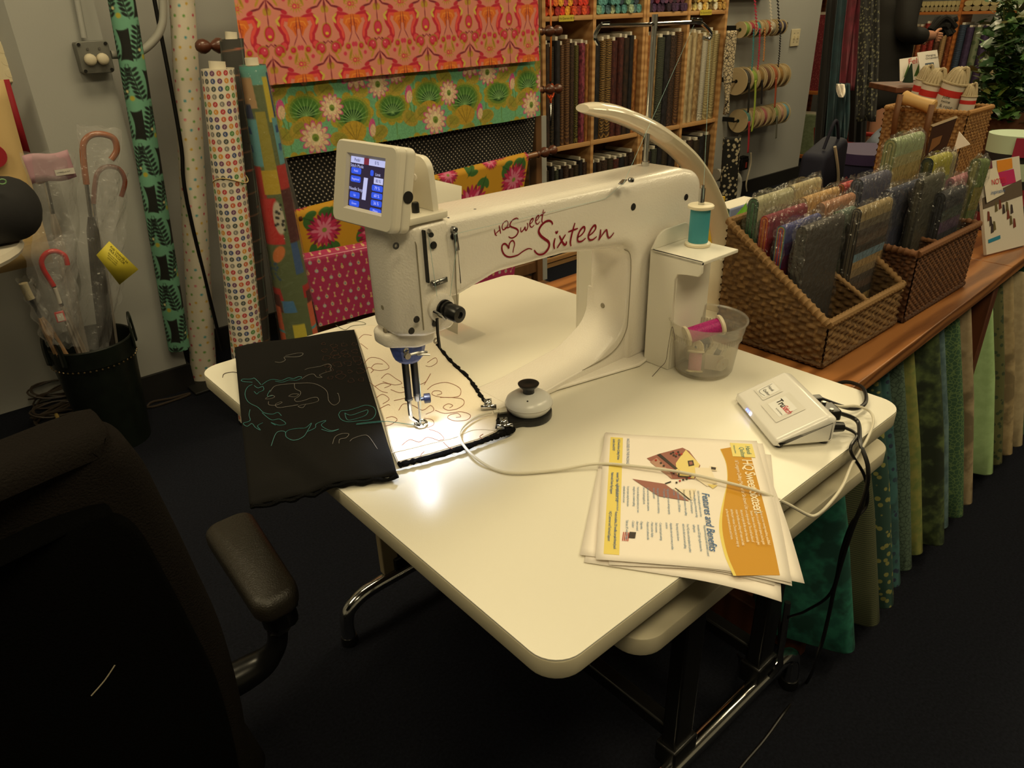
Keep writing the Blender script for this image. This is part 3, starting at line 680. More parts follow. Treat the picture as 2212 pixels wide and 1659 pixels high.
spool_row(8, (1598, 68), (1690, 55), .052, [('7a9c3c', 'lime green'), ('b02040', 'crimson'), ('3c8a90', 'teal'), ('a88a5c', 'tan'), ('b85a34', 'rust'), ('c8bca8', 'cream'), ('4a4258', 'slate'), ('3a3444', 'dark grey')], {1: (.26, 1, '3c8a90'), 2: (.34, 1, 'c02848'), 3: (.2, 1, 'd08a50'), 6: (.3, 1, '1c1c20')}, 'upper')
spool_row(7, (1590, 176), (1690, 162), .086, [('3a3630', 'patterned grey'), ('8aa43c', 'bright green floral'), ('8a6a34', 'bronze'), ('6a4630', 'brown'), ('a85a34', 'orange print'), ('a0783c', 'golden'), ('b49a6c', 'straw')], {0: (.2, 0, '26241e'), 1: (.34, 0, 'a8bc4c'), 2: (.16, 0, '201c1c'), 4: (.2, 0, 'b85a3c')}, 'middle')
spool_row(8, (1594, 260), (1690, 244), .08, [('5a8a86', 'aqua print'), ('b89a70', 'sand'), ('c0a07c', 'peach'), ('b86a6c', 'rose'), ('b0986c', 'beige'), ('8a9c5c', 'green check'), ('c89a86', 'pink'), ('6a9cb0', 'sky blue')], {0: (.22, 0, 'b0303c'), 5: (.16, 0, '6a6a60')}, 'lower')
# hanging trims above the upper rod
for px, c_, nm in ((1627, 'b8304c', 'crimson'), (1660, 'd8d0c0', 'white'), (1676, '1e1c20', 'black')):
    a = PY(px, -60, 2.59); b = PY(px+8, 66, 2.59); n = 34
    pts = [(a.x+(b.x-a.x)*k/n+.009*(1 if k % 2 else -1), 2.59, a.z+(b.z-a.z)*k/n) for k in range(n+1)]
    tag(MB().ribbon(pts, .014, Vector((0, -1, 0))).build('rickrack_trim', mat('trim_'+c_, c_, .6), solid=.001), f'{nm} rickrack trim hanging in front of the upper spools', 'trim')
tag(MB().box((PY(1640, -20, 2.62).x, 2.70, PY(1640, -12, 2.62).z+.05), (.5, .1, .1)).build('trim_box', BLACKM, bevel=.004), 'black box holding trims at the top of the ribbon wall', 'box')
# animal print fabric hanging at the bookcase end
GIR = printmat('animal_print', 'c4b498', '2a221c', 'crackle', 55)
a, b, d = PY(1574, 66, 2.48), PY(1572, 245, 2.48), PY(1590, 66, 2.48)
m = MB(); m.grid(lambda u, v: (a.x+(u-.5)*.075*(1+.25*math.sin(v*5))+.03*math.sin(v*2.4), 2.46+.02*math.sin(u*6+v*4), a.z+(b.z-a.z)*v), 8, 24)
tag(m.build('fabric_strip', printmat('animal_print', 'c4b498', '2a221c', 'dots', 60), solid=.004), 'black and cream animal print fabric strip at the bookcase end', 'fabric')
m = MB(); a, b = PY(1568, 300, 2.46), PY(1545, 410, 2.46)
m.grid(lambda u, v: (a.x-.05+u*.2+.03*v, 2.44+.03*math.sin(u*7), a.z+.01-v*(a.z-.06)), 10, 20)
tag(m.build('fabric_length', printmat('black_daisy', '15130f', 'b4a88c', 'dots', 34), solid=.004), 'black fabric printed with cream daisies hung at the bookcase end', 'fabric')
# switch plate
a, b = PY(1699, 62, 2.745), PY(1735, 100, 2.745)
t = thing('light_switch', 'cream double light switch plate on the grey wall', 'light switch', (a.x, 2.745, b.z))
SW = mat('switch_cream', (214, 202, 170), .4)
MB().box(((a.x+b.x)/2, 2.744, (a.z+b.z)/2), (.115, .008, .115)).build('plate', SW, t, bevel=.002)
for dx in (-.024, .024):
    MB().box(((a.x+b.x)/2+dx, 2.735, (a.z+b.z)/2+.004), (.009, .016, .022)).build('toggle', SW, t, bevel=.001)
    for dz in (-.03, .03): MB().cyl(((a.x+b.x)/2+dx, 2.741, (a.z+b.z)/2+dz), ((a.x+b.x)/2+dx, 2.738, (a.z+b.z)/2+dz), .003, n=8).build('screw', mat('steel', (150, 150, 150), .25, 1), t)
# white pipe with an elbow, black valve box, cables on the wall
PIPE = mat('painted_pipe', (176, 174, 166), .5)
p = [PY(1545, 378, 2.62), PY(1580, 380, 2.62), PY(1590, 392, 2.62), PY(1590, 440, 2.62)]
p[3].z = .0; p[3].x = p[2].x
m = MB(); m.tube(smoothpts([p[0], p[1], p[2], (p[2].x, 2.62, p[2].z-.12)], 5)+[p[3]], .042, 14)
tag(m.build('wall_pipe', PIPE), 'thick white painted pipe with an elbow low on the wall', 'pipe')
a = PY(1606, 355, 2.70)
t = thing('wall_box', 'small black wired box low on the ribbon wall', 'box', (a.x, 2.72, a.z))
MB().box((a.x, 2.715, a.z), (.09, .06, .08)).build('case', BLACKM, t, bevel=.004)
for k in range(4): MB().box((a.x-.035+k*.024, 2.715, a.z+.045), (.014, .05, .02)).build('breaker', BLACKM, t, bevel=.002)
MB().box((a.x+.012, 2.684, a.z-.005), (.02, .002, .04)).build('sticker', mat('red_sticker', (140, 50, 40), .6), t)
q = [PY(1589, 385, 2.69), PY(1588, 350, 2.69), PY(1594, 345, 2.70)]
tag(MB().tube(smoothpts(q, 6), .016, 10).build('wall_conduit', PIPE), 'thin white conduit elbow feeding the black wired box', 'conduit')
for k, (x0, y0, x1, y1) in enumerate(((1556, 385, 1572, 430), (1562, 385, 1578, 430), (1622, 330, 1612, 395))):
    a, b = PY(x0, y0, 2.66), PY(x1, y1, 2.66)
    tag(MB().tube(smoothpts([a, a.lerp(b, .4)+Vector((.02, 0, 0)), b, Vector((b.x+.02, 2.66, .05))], 6), .006, 6).build('wall_cable', mat('cable_cream', (190, 180, 158), .5)), ['cream cable looping beside the thick wall pipe', 'cream cable looping beside the thick wall pipe', 'cream cable running down under the ribbon spools'][k], 'cable', 'cream wall cables')
# ================================================================= lower left: electrics on the column
GREYM = mat('grey_box_metal', (112, 112, 106), .45, .4); KNOB = mat('cream_knob', (206, 196, 172), .5)
yw = 2.47; a, b = PY(152, 86, yw), PY(238, 158, yw)
cx, cz = (a.x+b.x)/2, (a.z+b.z)/2; wd = b.x-a.x
t = thing('electrical_box', 'grey metal electrical box with two cream knobs on the column', 'electrical box', (cx, yw, cz))
MB().box((cx, yw-.022, cz), (wd, .044, wd*.98)).build('box', GREYM, t, bevel=.005)
MB().prism(rrect(cx-wd*.53, cz-wd*.52, cx+wd*.53, cz+wd*.52, .012), XZ, yw-.056, yw-.044, r=.003).build('cover', GREYM, t)
for s_ in (-1, 1):
    for q in (-1, 1): MB().cyl((cx+s_*wd*.43, yw-.056, cz+q*wd*.42), (cx+s_*wd*.43, yw-.06, cz+q*wd*.42), .005, n=10).build('screw', BLACKM, t)
    MB().cyl((cx+s_*wd*.19, yw-.056, cz+wd*.27), (cx+s_*wd*.19, yw-.06, cz+wd*.27), .0035, n=10).build('rivet', mat('steel', (150, 150, 150), .25, 1), t)
    MB().lathe([(.017, 0), (.018, .006), (.017, .016), (.012, .021), (.003, .022)], (cx+s_*wd*.2, yw-.056, cz-.006), 14, axis=(0, -1, 0)).build('knob', KNOB, t)
p = PY(182, 82, yw-.02); q = PY(155, -60, yw-.02)
tag(MB().tube([p, q], .009, 10).build('wall_conduit', WALL), 'grey painted conduit rising from the electrical box', 'conduit')
p = [PY(x, y, yw-.02) for x, y in ((240, 118), (290, 116), (325, 95), (348, 60), (352, 10), (345, -60))]
tag(MB().tube(smoothpts(p, 6), .013, 10).build('wall_conduit', PIPE), 'white conduit curving up behind the leafy fabric roll', 'conduit')
a, b = PY(0, 96, 2.55), PY(36, 168, 2.55)
t = thing('outlet_box', 'cream surface outlet box at the column edge', 'outlet', (a.x, 2.56, b.z))
MB().box(((a.x+b.x)/2-.03, 2.545, (a.z+b.z)/2), (b.x-a.x+.05, .07, .12)).build('box', SW, t, bevel=.005)
for k in range(3): MB().lathe([(.013, 0), (.0125, .0008)], ((a.x+b.x)/2-.012, 2.51, (a.z+b.z)/2+.036-.034*k), 16, axis=(0, -1, 0)).build('knockout', SW, t)

p = [PY(x, y, 2.455) for x, y in ((322, -60), (345, 60), (368, 180), (392, 320), (405, 440))]; p.append(Vector((p[-1].x+.004, 2.45, .12)))
tag(MB().tube(smoothpts(p, 5), .007, 8).build('wall_cable', BLACKM), 'black cable running down the column edge beside the dotted roll', 'cable')
# ================================================================= standing rolls beside the column
RP2 = 300.0
def roll(label, cv, top, bot, r0, r1, Y, mt=COTTON, fl=0, core=None, ang=0, flap=0, RP2=RP2):
    a, b = PY(*top, Y), PY(*bot, Y); b.z = max(b.z, .012)
    t = thing('fabric_roll', label, 'fabric roll', (b.x, b.y, b.z)); L = (a-b).length; ax = (b-a).normalized()
    u_ = Vector((1, 0, 0)); v_ = ax.cross(u_).normalized()
    def fn(u, v):
        th = -u*2*math.pi+ang; r = r0+(r1-r0)*v; r *= 1+fl*math.sin(3*th+v*4)
        return a.lerp(b, v)+u_*r*math.cos(th)+v_*r*math.sin(th)*(.8 if flap else 1)
    n = int(2*math.pi*(r0+r1)/2*RP2); cloth('cloth', cv, fn, mt, n, int(L*RP2), t, tile=True)
    m = MB(); m.lathe([(.012, .0), (r0*.92, 0), (r0*.92, -.004)], a+ax*.003, 24, axis=-ax, cap=False)
    m.lathe([(r0*.5, -.004), (r0*.5, .02), (r0*.42, .02), (r0*.42, -.01)], a, 20, axis=-ax, cap=False); m.build('card_core', core or BOARD, t)
    return t, a, b
def tile_leafmed():
    c = Canvas(47, 92, (20, 22, 18)); mint = (112, 170, 142)
    for cx, cy in ((12, 22), (35.5, 68)):
        c.ell(cx, cy, 21, 30, 0, mint)
        for sg in (-1, 1):
            x0, y0 = cx+sg*11, cy+15
            c.line([(x0, y0), (cx+sg*2, cy-22)], 1.2, (18, 24, 20))
            for k in range(7):
                tx, ty = x0+(cx+sg*2-x0)*k/7, y0+(cy-22-y0)*k/7
                for d in (-1, 1): c.ell(tx+d*4, ty-2, 4, 1.7, d*-.6, (18, 30, 26))
        c.ell(cx, cy+14, 3, 3, 0, (180, 170, 60)); c.ell(cx-5, cy+6, 2, 2, 0, (214, 206, 150))
    return c
def tile_confetti():
    c = Canvas(90, 90, (224, 214, 196)); cs = [(200, 60, 84), (80, 160, 170), (214, 170, 60), (104, 160, 70), (226, 130, 140)]
    for j in range(9):
        for i in range(9): c.ell(i*10+(5 if j % 2 else 0)+random.uniform(-1.5, 1.5), j*10+random.uniform(-1.5, 1.5), 1.35, 1.35, 0, random.choice(cs))
    return c
def tile_badges():
    c = Canvas(72, 72, (222, 212, 196)); cs = [(176, 34, 44), (40, 58, 110), (58, 120, 50), (120, 116, 110), (92, 40, 84), (204, 132, 36), (50, 60, 60), (190, 82, 40)]
    for j in range(6):
        for i in range(6):
            x, y = 6+i*12, 6+j*12; k = cs[(i*3+j*5) % 8]; c.ell(x, y, 4.1, 4.1, 0, k); c.ell(x, y, 1.6, 2.0, 0, (224, 214, 200))
            if (i+j) % 2: c.ell(x+.6, y, 1.0, 1.0, 0, k)
            else: c.line([(x-1, y-1.5), (x+1, y+1.5)], 1.0, k)
    return c
def tile_map():
    c = Canvas(80, 110, (66, 64, 60))
    for y in (8, 30, 52, 78, 100): c.line([(0, y), (30, y+3), (80, y-2)], 1.2, (150, 110, 84))
    for x in (10, 34, 58, 72): c.line([(x, 0), (x+3, 60), (x, 110)], 1.1, (120, 140, 130))
    for k in range(26): x, y = random.uniform(0, 80), random.uniform(0, 110); c.line([(x, y), (x+random.choice([0, 5]), y+random.choice([0, 6]))], 1.4, random.choice([(170, 150, 130), (176, 96, 80), (30, 30, 30)]))
    return c
def tile_collage(w_, h):
    c = Canvas(w_, h, (92, 104, 66))
    R = lambda x0, y0, x1, y1, col, s=0: c.poly([(x0*w_, y0*h), (x1*w_, (y0+s)*h), ((x1+.02)*w_, y1*h), (x0*w_, (y1-s)*h)], col, wrap=True)
    for o in (0, .5):
        R(o, 0, o+.5, .05, (96, 160, 150)); R(o+.02, .03, o+.1, .15, (196, 176, 48)); R(o+.1, .02, o+.2, .14, (30, 62, 110)); R(o+.2, .03, o+.36, .11, (176, 140, 100)); R(o+.22, .1, o+.3, .14, (40, 56, 96))
        R(o+.05, .14, o+.34, .27, (92, 156, 168)); R(o+.08, .16, o+.24, .18, (30, 74, 130)); R(o+.08, .21, o+.22, .23, (40, 90, 140)); R(o+.34, .12, o+.45, .3, (150, 140, 50))
        R(o, .27, o+.3, .36, (176, 40, 36)); R(o+.3, .28, o+.46, .35, (190, 160, 40)); R(o, .34, o+.2, .5, (78, 26, 28)); R(o+.2, .36, o+.4, .5, (196, 40, 40)); c.ell((o+.4)*w_, .42*h, .05*w_, .05*h, 0, (200, 190, 170))
        for k in range(14): c.ell((o+.4+random.uniform(-.04, .04))*w_, (.42+random.uniform(-.04, .04))*h, 1.3, 1.3, 0, (30, 30, 30))
        R(o, .5, o+.08, .6, (60, 90, 140)); c.ell((o+.34)*w_, .53*h, .05*w_, .03*h, .6, (214, 120, 60))
        for k in range(16): c.ell((o+.26+random.uniform(-.07, .07))*w_, (.58+random.uniform(-.025, .03))*h, 1.5, 1.5, 0, (50, 80, 110))
        R(o+.04, .64, o+.3, .68, (176, 36, 34)); R(o+.07, .66, o+.28, .72, (84, 30, 26)); R(o+.06, .7, o+.27, .93, (206, 96, 58)); c.line([((o+.16)*w_, .7*h), ((o+.18)*w_, .93*h)], 2, (70, 30, 24)); R(o+.06, .78, o+.27, .79, (90, 150, 160))
        R(o+.3, .68, o+.4, .72, (70, 120, 170)); R(o+.36, .76, o+.46, .82, (206, 190, 60)); R(o+.28, .83, o+.44, .88, (150, 170, 130)); R(o+.36, .82, o+.46, .86, (52, 110, 84)); R(o+.06, .93, o+.28, 1.0, (176, 62, 110)); R(o+.34, .9, o+.42, 1.0, (206, 84, 50)); R(o+.4, .92, o+.46, 1.0, (180, 170, 110))
    return c
roll('mint fabric roll printed with dark fern medallions leaning by the column', tile_leafmed(), (255, -40), (388, 752), .04, .038, 2.42, fl=.03, RP2=380)
roll('tall white fabric roll sprinkled with tiny coloured dots', tile_confetti(), (388, -60), (448, 838), .041, .05, 2.50, fl=.04)
_, a, b = roll('white fabric roll covered in rows of coloured letter badges', tile_badges(), (470, 148), (551, 905), .048, .056, 2.03, ang=.4, RP2=560)
p = PY(497, 386, 2.03); m = MB(); m.tube([(p.x+.0535*math.cos(q), 2.03+.0535*math.sin(q), p.z+.012*math.sin(q*2)) for q in np.linspace(0, 6.283, 25)[:-1]], .002, 5, closed=True)
tag(m.build('string_tie', mat('string', (190, 170, 120), .8)), 'string tied around the letter badge fabric roll', 'string')
roll('dark grey map print fabric roll behind the letter badge roll', tile_map(), (500, 84), (572, 860), .036, .04, 2.13)
t, a, b = roll('colourful patchwork collage print fabric roll wrapped in plastic', tile_collage(110, 330), (545, 140), (672, 868), .04, .074, 2.02, ang=math.pi*.5)
m = MB(); m.grid(lambda u, v: tuple(a.lerp(b, v*.98+.01)+Vector((math.cos(u*6.283)*(.043+.036*v)*1.04, math.sin(u*6.283)*(.043+.036*v)*1.04, 0))), 24, 16)
m.build('plastic_wrap', filmmat('film_wrap', wrinkle=1.0, wscale=40), t)
tag(MB().box((.46, 2.47, .006), (.2, .2, .011)).build('roll_tray', mat('tray_black', (18, 18, 18), .6), bevel=.003), 'low black tray under the dotted white fabric roll', 'tray')

# ================================================================= umbrella bin
bx, by = .045, 2.235
LEA = mat('dark_green_leather', (20, 26, 21), .38, bump=.25, bscale=220, var=.3, vscale=30)
t = thing('umbrella_bin', 'dark green leather umbrella bin with handles and a studded band', 'bin', (bx, by, 0))
MB().lathe([(.0, .0), (.098, 0), (.1, .01), (.128, .37), (.13, .385), (.124, .385), (.12, .37), (.095, .02), (.0, .02)], (bx, by, 0), 40, cap=False).build('body', LEA, t)
MB().lathe([(.1255, .322), (.1285, .324), (.1325, .383), (.128, .386)], (bx, by, 0), 40, cap=False).build('band', LEA, t)
m = MB()
for k in range(46):
    q = k/46*6.283; m.lathe([(.0038, 0), (.003, .002), (.0005, .003)], (bx+.1275*math.cos(q), by+.1275*math.sin(q), .318), 6, axis=(math.cos(q), math.sin(q), 0))
m.build('studs', mat('brass_stud', (150, 130, 96), .3, .9), t)['kind'] = 'stuff'
for sgn, px in ((-1, 0), (1, 0)):
    q = math.atan2(-.35, sgn) if sgn > 0 else math.atan2(-.5, -1); e = Vector((math.cos(q), math.sin(q), 0)); s_ = Vector((-e.y, e.x, 0))
    pts = smoothpts([Vector((bx, by, .34))+e*.131+s_*.035*d+Vector((0, 0, h)) for d, h in ((-1, 0), (-1, .05), (-.7, .09), (0, .105), (.7, .09), (1, .05), (1, 0))], 5)
    MB().ribbon(pts, .02, e).build('handle', LEA, t, solid=.005)
FILM = filmmat('umbrella_bag', gloss=.10, rough=.2, wrinkle=1.3, wscale=45, haze=.11)
WOODH = mat('crook_wood', (152, 84, 42), .3, coat=.5, var=.2, vscale=30); REDH = mat('red_plastic', (206, 32, 36), .25, coat=.3); PALEH = mat('cream_handle', (216, 204, 170), .35)
STEEL = mat('steel', (150, 150, 150), .25, 1)
def umbrella(label, hook, base, r, hm, can, canr, Y, bag=None, yb=None):
    """hook: pixel polyline of the crook ending at the shaft; base: pixel of the tip in the bin."""
    h = [PY(x, y, Y) for x, y in hook]; e = Vector((base[0], base[1], .05)); s0 = h[-1]
    t = thing('umbrella', label, 'umbrella', tuple(e)); t['label'] = label
    MB().tube(smoothpts(h, 6), r, 10).build('handle', hm, t)
    c0 = s0.lerp(e, .12); MB().cyl(s0, c0, .006, n=8).build('shaft', STEEL, t)
    m = MB(); n = 16; vs_ = []; ax = (e-c0).normalized(); u_ = ax.orthogonal().normalized(); v_ = ax.cross(u_)
    for j, (k, rr) in enumerate(((0, .35), (.06, .7), (.3, .95), (.6, 1), (.9, .7), (1, .2))):
        for i in range(n):
            q = 2*math.pi*i/n; f = 1+.18*math.cos(8*q); vs_.append(c0.lerp(e, k)+(u_*math.cos(q)+v_*math.sin(q))*canr*rr*f)
    fs = [(j*n+i, j*n+(i+1) % n, (j+1)*n+(i+1) % n, (j+1)*n+i) for j in range(5) for i in range(n)]
    m.add(vs_, fs+[tuple(range(n))[::-1]], 0); m.build('folded_canopy', can, t)
    if bag:
        pts = [PY(x, y, Y-.012) for x, y in bag]; m = MB()
        top = pts[0].lerp(pts[1], .5); 
        def fn(u, v):
            l, rr = pts[0].lerp(pts[3], v), pts[1].lerp(pts[2], v); p = l.lerp(rr, abs(1-2*((u) % 1)))
            d = math.sin(u*6.283)*(.03+.012*math.sin(v*9)); return p+Vector((.006*math.sin(v*23+u*9), d+.006*math.sin(u*17+v*13), .004*math.sin(u*31)))
        m.grid(fn, 28, 26); m.build('plastic_bag', FILM, t)
    return t
umbrella('umbrella with a brown wooden crook handle and dark striped canopy in a bag', [(240, 345), (252, 325), (246, 300), (222, 290), (195, 293), (180, 312), (181, 350), (187, 398)], (.05, 2.24), .0095, WOODH,
         printmat('canopy_dark_stripe', '2a2624', '7a4a30', 'stripe', (1, 1, .01), rough=.5), .021, 2.22, [(170, 268), (262, 280), (235, 760), (170, 765)])
t = umbrella('clear bagged umbrella with a mauve header card and wooden handle', [(70, 380), (82, 392), (98, 388)], (.0, 2.28), .008, WOODH, mat('clear_canopy', (150, 142, 132), .4), .016, 2.24, [(48, 330), (160, 330), (170, 720), (90, 720)])
a, b = PY(47, 337, 2.205), PY(164, 384, 2.205)
MB().grid(lambda u, v: (a.x+(b.x-a.x)*u+.004*v, 2.205+.004*math.sin(u*8), a.z+(b.z-a.z)*v+.003*math.sin(u*7)), 14, 4).build('header_card', mat('mauve_card', (178, 138, 150), .6), t, solid=.001)
p = PY(140, 371, 2.2); MB().box((p.x, 2.199, p.z), (.052, .001, .017)).build('barcode_sticker', mat('sticker_white', (206, 200, 190), .6), t)
textmesh('UMBRELLA KIT', .0055, frame((p.x-.022, 2.198, p.z-.002), (1, 0, 0), (0, 0, 1)), INK, 'lettering', t)
u2 = umbrella('wooden crook umbrella with a yellow hang tag in clear plastic', [(262, 425), (270, 392), (258, 366), (232, 360), (212, 372), (205, 400), (202, 440)], (.075, 2.27), .0075, mat('red_brown_wood', (130, 62, 40), .35, coat=.4), mat('clear_canopy', (150, 142, 132), .4), .015, 2.27, [(208, 348), (275, 372), (262, 640), (215, 730)])
t = umbrella('child umbrella with a bright red crook handle in a plastic bag', [(146, 572), (140, 553), (122, 543), (102, 546), (90, 562), (93, 580), (106, 602), (116, 618)], (.03, 2.2), .0075, REDH, mat('grey_clear', (138, 128, 118), .3), .013, 2.16, [(38, 530), (160, 500), (170, 745), (120, 745)])
p = PY(130, 684, 2.145); MB().box((p.x, 2.145, p.z), (.026, .004, .034)).build('red_tag', REDH, t, bevel=.002); MB().box((p.x, 2.142, p.z-.001), (.018, .001, .024)).build('label_card', mat('sticker_white', (206, 200, 190), .6), t)
MB().cyl(PY(119, 622, 2.155), PY(130, 655, 2.155), .006, n=10).build('runner', mat('white_plastic', (214, 208, 198), .4), t)
umbrella('cream handled umbrella in a bag leaning at the left of the bin', [(50, 612), (56, 626), (66, 646)], (.0, 2.22), .012, PALEH, mat('beige_canopy', (176, 140, 104), .6), .017, 2.15, [(38, 605), (70, 600), (125, 740), (95, 745)])
# yellow hang tag
a, b, c_, d = [PY(x, y, 2.13) for x, y in ((236, 521), (299, 582), (258, 615), (208, 551))]
t = MB().add([a, b, c_, d], [(0, 1, 2, 3)]).build('hang_tag', mat('yellow_card', (222, 206, 66), .6), u2, solid=.001); t['label'] = 'bright yellow card'
ux = (b-a).normalized(); uy = (a-d).normalized()
for k, (tx, sz, off) in enumerate((("Kids' Umbrella kit", .0098, .2), ('MULTICOLOR', .0098, .36), ('Eight panels, frame', .0052, .5), ('and plastic handle,', .0052, .6), ('pattern included', .0052, .7))):
    q = a.lerp(d, off)+ux*(.012+.004*k); textmesh(tx, sz, frame((q.x, q.y-.0015, q.z), ux, uy), INK, 'lettering', t)
# flat electric cord coils on the carpet
CORD = mat('cord_brown', (62, 52, 44), .5)
def coil(label, px, py, r, nloop, hz, tie=None):
    c0 = PZ(px, py, 0); m = MB(); pts = []
    for k in range(nloop*20):
        q = k/20*6.283; rr = r*(1+.12*math.sin(k*.37)); pts.append((c0.x+rr*math.cos(q)*1.25, c0.y+rr*math.sin(q)*.7, .008+hz*(.5+.5*math.sin(k*.21))+.003*math.sin(k)))
    m.tube(pts, .0035, 5); t = thing('cord_coil', label, 'cord', (c0.x, c0.y, 0)); m.build('cord', CORD, t)
    if tie: m2 = MB(); m2.tube([(c0.x+tie*.04, c0.y-r*.7+.016*math.cos(q), .02+.02*math.sin(q)) for q in np.linspace(0, 6.283, 13)[:-1]], .006, 5, closed=True); m2.build('tie', mat('tan_tie', (176, 150, 84), .7), t)
coil('brown cord coil with a tan tie lying on the carpet by the bin', 128, 905, .06, 9, .05, -.2)
coil('loose brown cord coil heaped behind the tied one', 132, 868, .07, 8, .07)
a = [PZ(x, y, .006) for x, y in ((75, 925), (100, 935), (140, 922), (160, 905))]
tag(MB().tube(smoothpts(a, 6), .0035, 5).build('cord', CORD), 'single loop of brown cord lying flat by the coils', 'cord')
a = [PZ(x, y, .006) for x, y in ((318, 878), (330, 868), (370, 860), (408, 850), (400, 856), (340, 876), (318, 880))]
tag(MB().tube(smoothpts(a, 6), .004, 5).build('cord', CORD), 'brown cord lying along the black baseboard of the column', 'cord')
# round white table with a black bag, cream and red banner behind
tz = .79; c0 = PZ(25, 513, tz); cx, cy = c0.x-.30, c0.y+.02
t = thing('round_table', 'small round white table at the column corner', 'table', (cx, cy, 0))
WT = mat('white_laminate', (214, 206, 190), .35)
MB().lathe([(.0, tz-.025), (.32, tz-.025), (.325, tz-.015), (.32, tz), (0, tz)], (cx, cy, 0), 40, cap=False).build('top', WT, t)
MB().cyl((cx, cy, .02), (cx, cy, tz-.025), .025).build('post', BLACKM, t); MB().lathe([(0, 0), (.19, 0), (.18, .02), (.03, .03)], (cx, cy, 0), 30, cap=False).build('base', BLACKM, t)
p = PY(28, 435, cy-.06); m = MB()
m.grid(lambda u, v: (p.x-.06+(.122+.006*math.sin(u*12.566))*max(0, math.sin(v*3.1416))**.55*math.cos(u*6.283), cy-.06+.1*max(0, math.sin(v*3.1416))**.55*math.sin(u*6.283), tz+.002+.082*(1-math.cos(v*3.1416))+.006*math.sin(u*18.85)*math.sin(v*3.14)), 28, 14)
t = thing('black_bag', 'soft black cloth bag slumped on the small white table', 'bag', (p.x-.06, cy-.06, tz)); m.build('body', mat('black_cloth', (26, 25, 27), .8, bump=.3, bscale=120), t)
q = PY(6, 393, cy-.165); MB().tube([(q.x+.008*math.cos(k), cy-.16, q.z+.006*math.sin(k)) for k in np.linspace(0, 6.283, 13)[:-1]], .002, 5, closed=True).build('green_badge', mat('badge_green', (110, 150, 100), .5), t)
a, b = PY(8, 172, 2.43), PY(46, 352, 2.43)
t = thing('hanging_banner', 'cream cloth banner with red motif and red edge beside the column', 'banner', (a.x-.3, 2.43, .5))
MB().grid(lambda u, v: (a.x-.5+u*(.5+(b.x-a.x)*v*1.0), 2.43+.008*math.sin(u*9), a.z-v*(a.z-.6)), 14, 10).build('cloth', mat('cream_cloth', (206, 176, 122), .8), t, solid=.003)
c1, c2 = PY(10, 172, 2.44), PY(66, 330, 2.44)
MB().add([(c1.x-.012, 2.442, c1.z), (c1.x+.012, 2.442, c1.z), (c2.x+.0, 2.442, c2.z), (c2.x-.03, 2.442, c2.z)], [(0, 1, 2, 3)]).build('red_edge', mat('red_cloth', (150, 18, 34), .7), t, solid=.003)
q = PY(2, 335, 2.42); MB().lathe([(.0, 0), (.035, 0), (.035, .002), (0, .002)], (q.x-.02, 2.418, q.z), 24, axis=(0, -1, 0), cap=False).build('red_motif', mat('red_cloth', (150, 18, 34), .7), t)
# ================================================================= sewing table
TW, TD, TZ = .762, .928, .74
LAM = mat('cream_laminate', (226, 222, 208), .3, bump=.04, bscale=500); EDGE = mat('edge_band', (196, 188, 164), .4)
CHROME = mat('chrome', (210, 210, 208), .12, 1); BLKLEG = mat('black_leg', (16, 16, 16), .35)
t = thing('sewing_table', 'cream laminate sewing table with rounded corners and chrome feet', 'table', (TW/2, TD/2, 0))
MB().prism(rrect(0, 0, TW, TD, .036, 8), XY, TZ-.026, TZ-.0022, r=.002, seg=2).build('edge_band', EDGE, t)
MB().prism(rrect(.0008, .0008, TW-.0008, TD-.0008, .0355, 8), XY, TZ-.0021, TZ).build('tabletop', LAM, t)
LZ = .665
MB().prism(rrect(.14, .004, .768, .70, .036, 8), XY, LZ-.026, LZ, r=.002, seg=2).build('lower_leaf', EDGE, t)
for x in (.34, .62): MB().box((x, .40, (LZ+TZ-.026)/2), (.05, .5, TZ-.026-LZ)).build('spacer_rail', BLKLEG, t, smooth=False)
for y in (.105, .855):
    x0, x1 = (.165, .80) if y > .5 else (.17, .80)
    pts = [(x0, y, .012), (x0, y, .06), (x0+.012, y, .095), (x0+.05, y, .115), (x0+.1, y, .12), (x1-.1, y, .12), (x1-.05, y, .115), (x1-.012, y, .095), (x1, y, .06), (x1, y, .012)]
    MB().tube(smoothpts(pts[:5], 4)+smoothpts(pts[5:], 4), .0165, 14).build('foot_tube', CHROME, t)
    for x in (x0, x1): MB().lathe([(.019, 0), (.02, .01), (.018, .022)], (x, y, 0), 14).build('foot_cap', BLKLEG, t)
    for x in ((.41, .67) if y < .5 else (.335, .62)):
        MB().box((x, y+.012, .385), (.05, .03, .52)).build('column', BLKLEG, t, bevel=.004)
        MB().box((x, y+.012, .145), (.066, .042, .05)).build('column_bracket', BLKLEG, t, bevel=.004)
for x in (.41, .67): MB().box((x, .48, .18), (.03, .74, .03)).build('stretcher', BLKLEG, t, bevel=.004)
MB().box((.30, .862, .36), (.05, .02, .45)).build('inner_panel', mat('beige_metal', (150, 136, 108), .5), t, bevel=.003)
MB().tube([(.675, .085, .33), (.672, .08, .25), (.668, .078, .21), (.674, .076, .18), (.66, .085, .15)], .006, 6).build('latch_chain', STEEL, t)

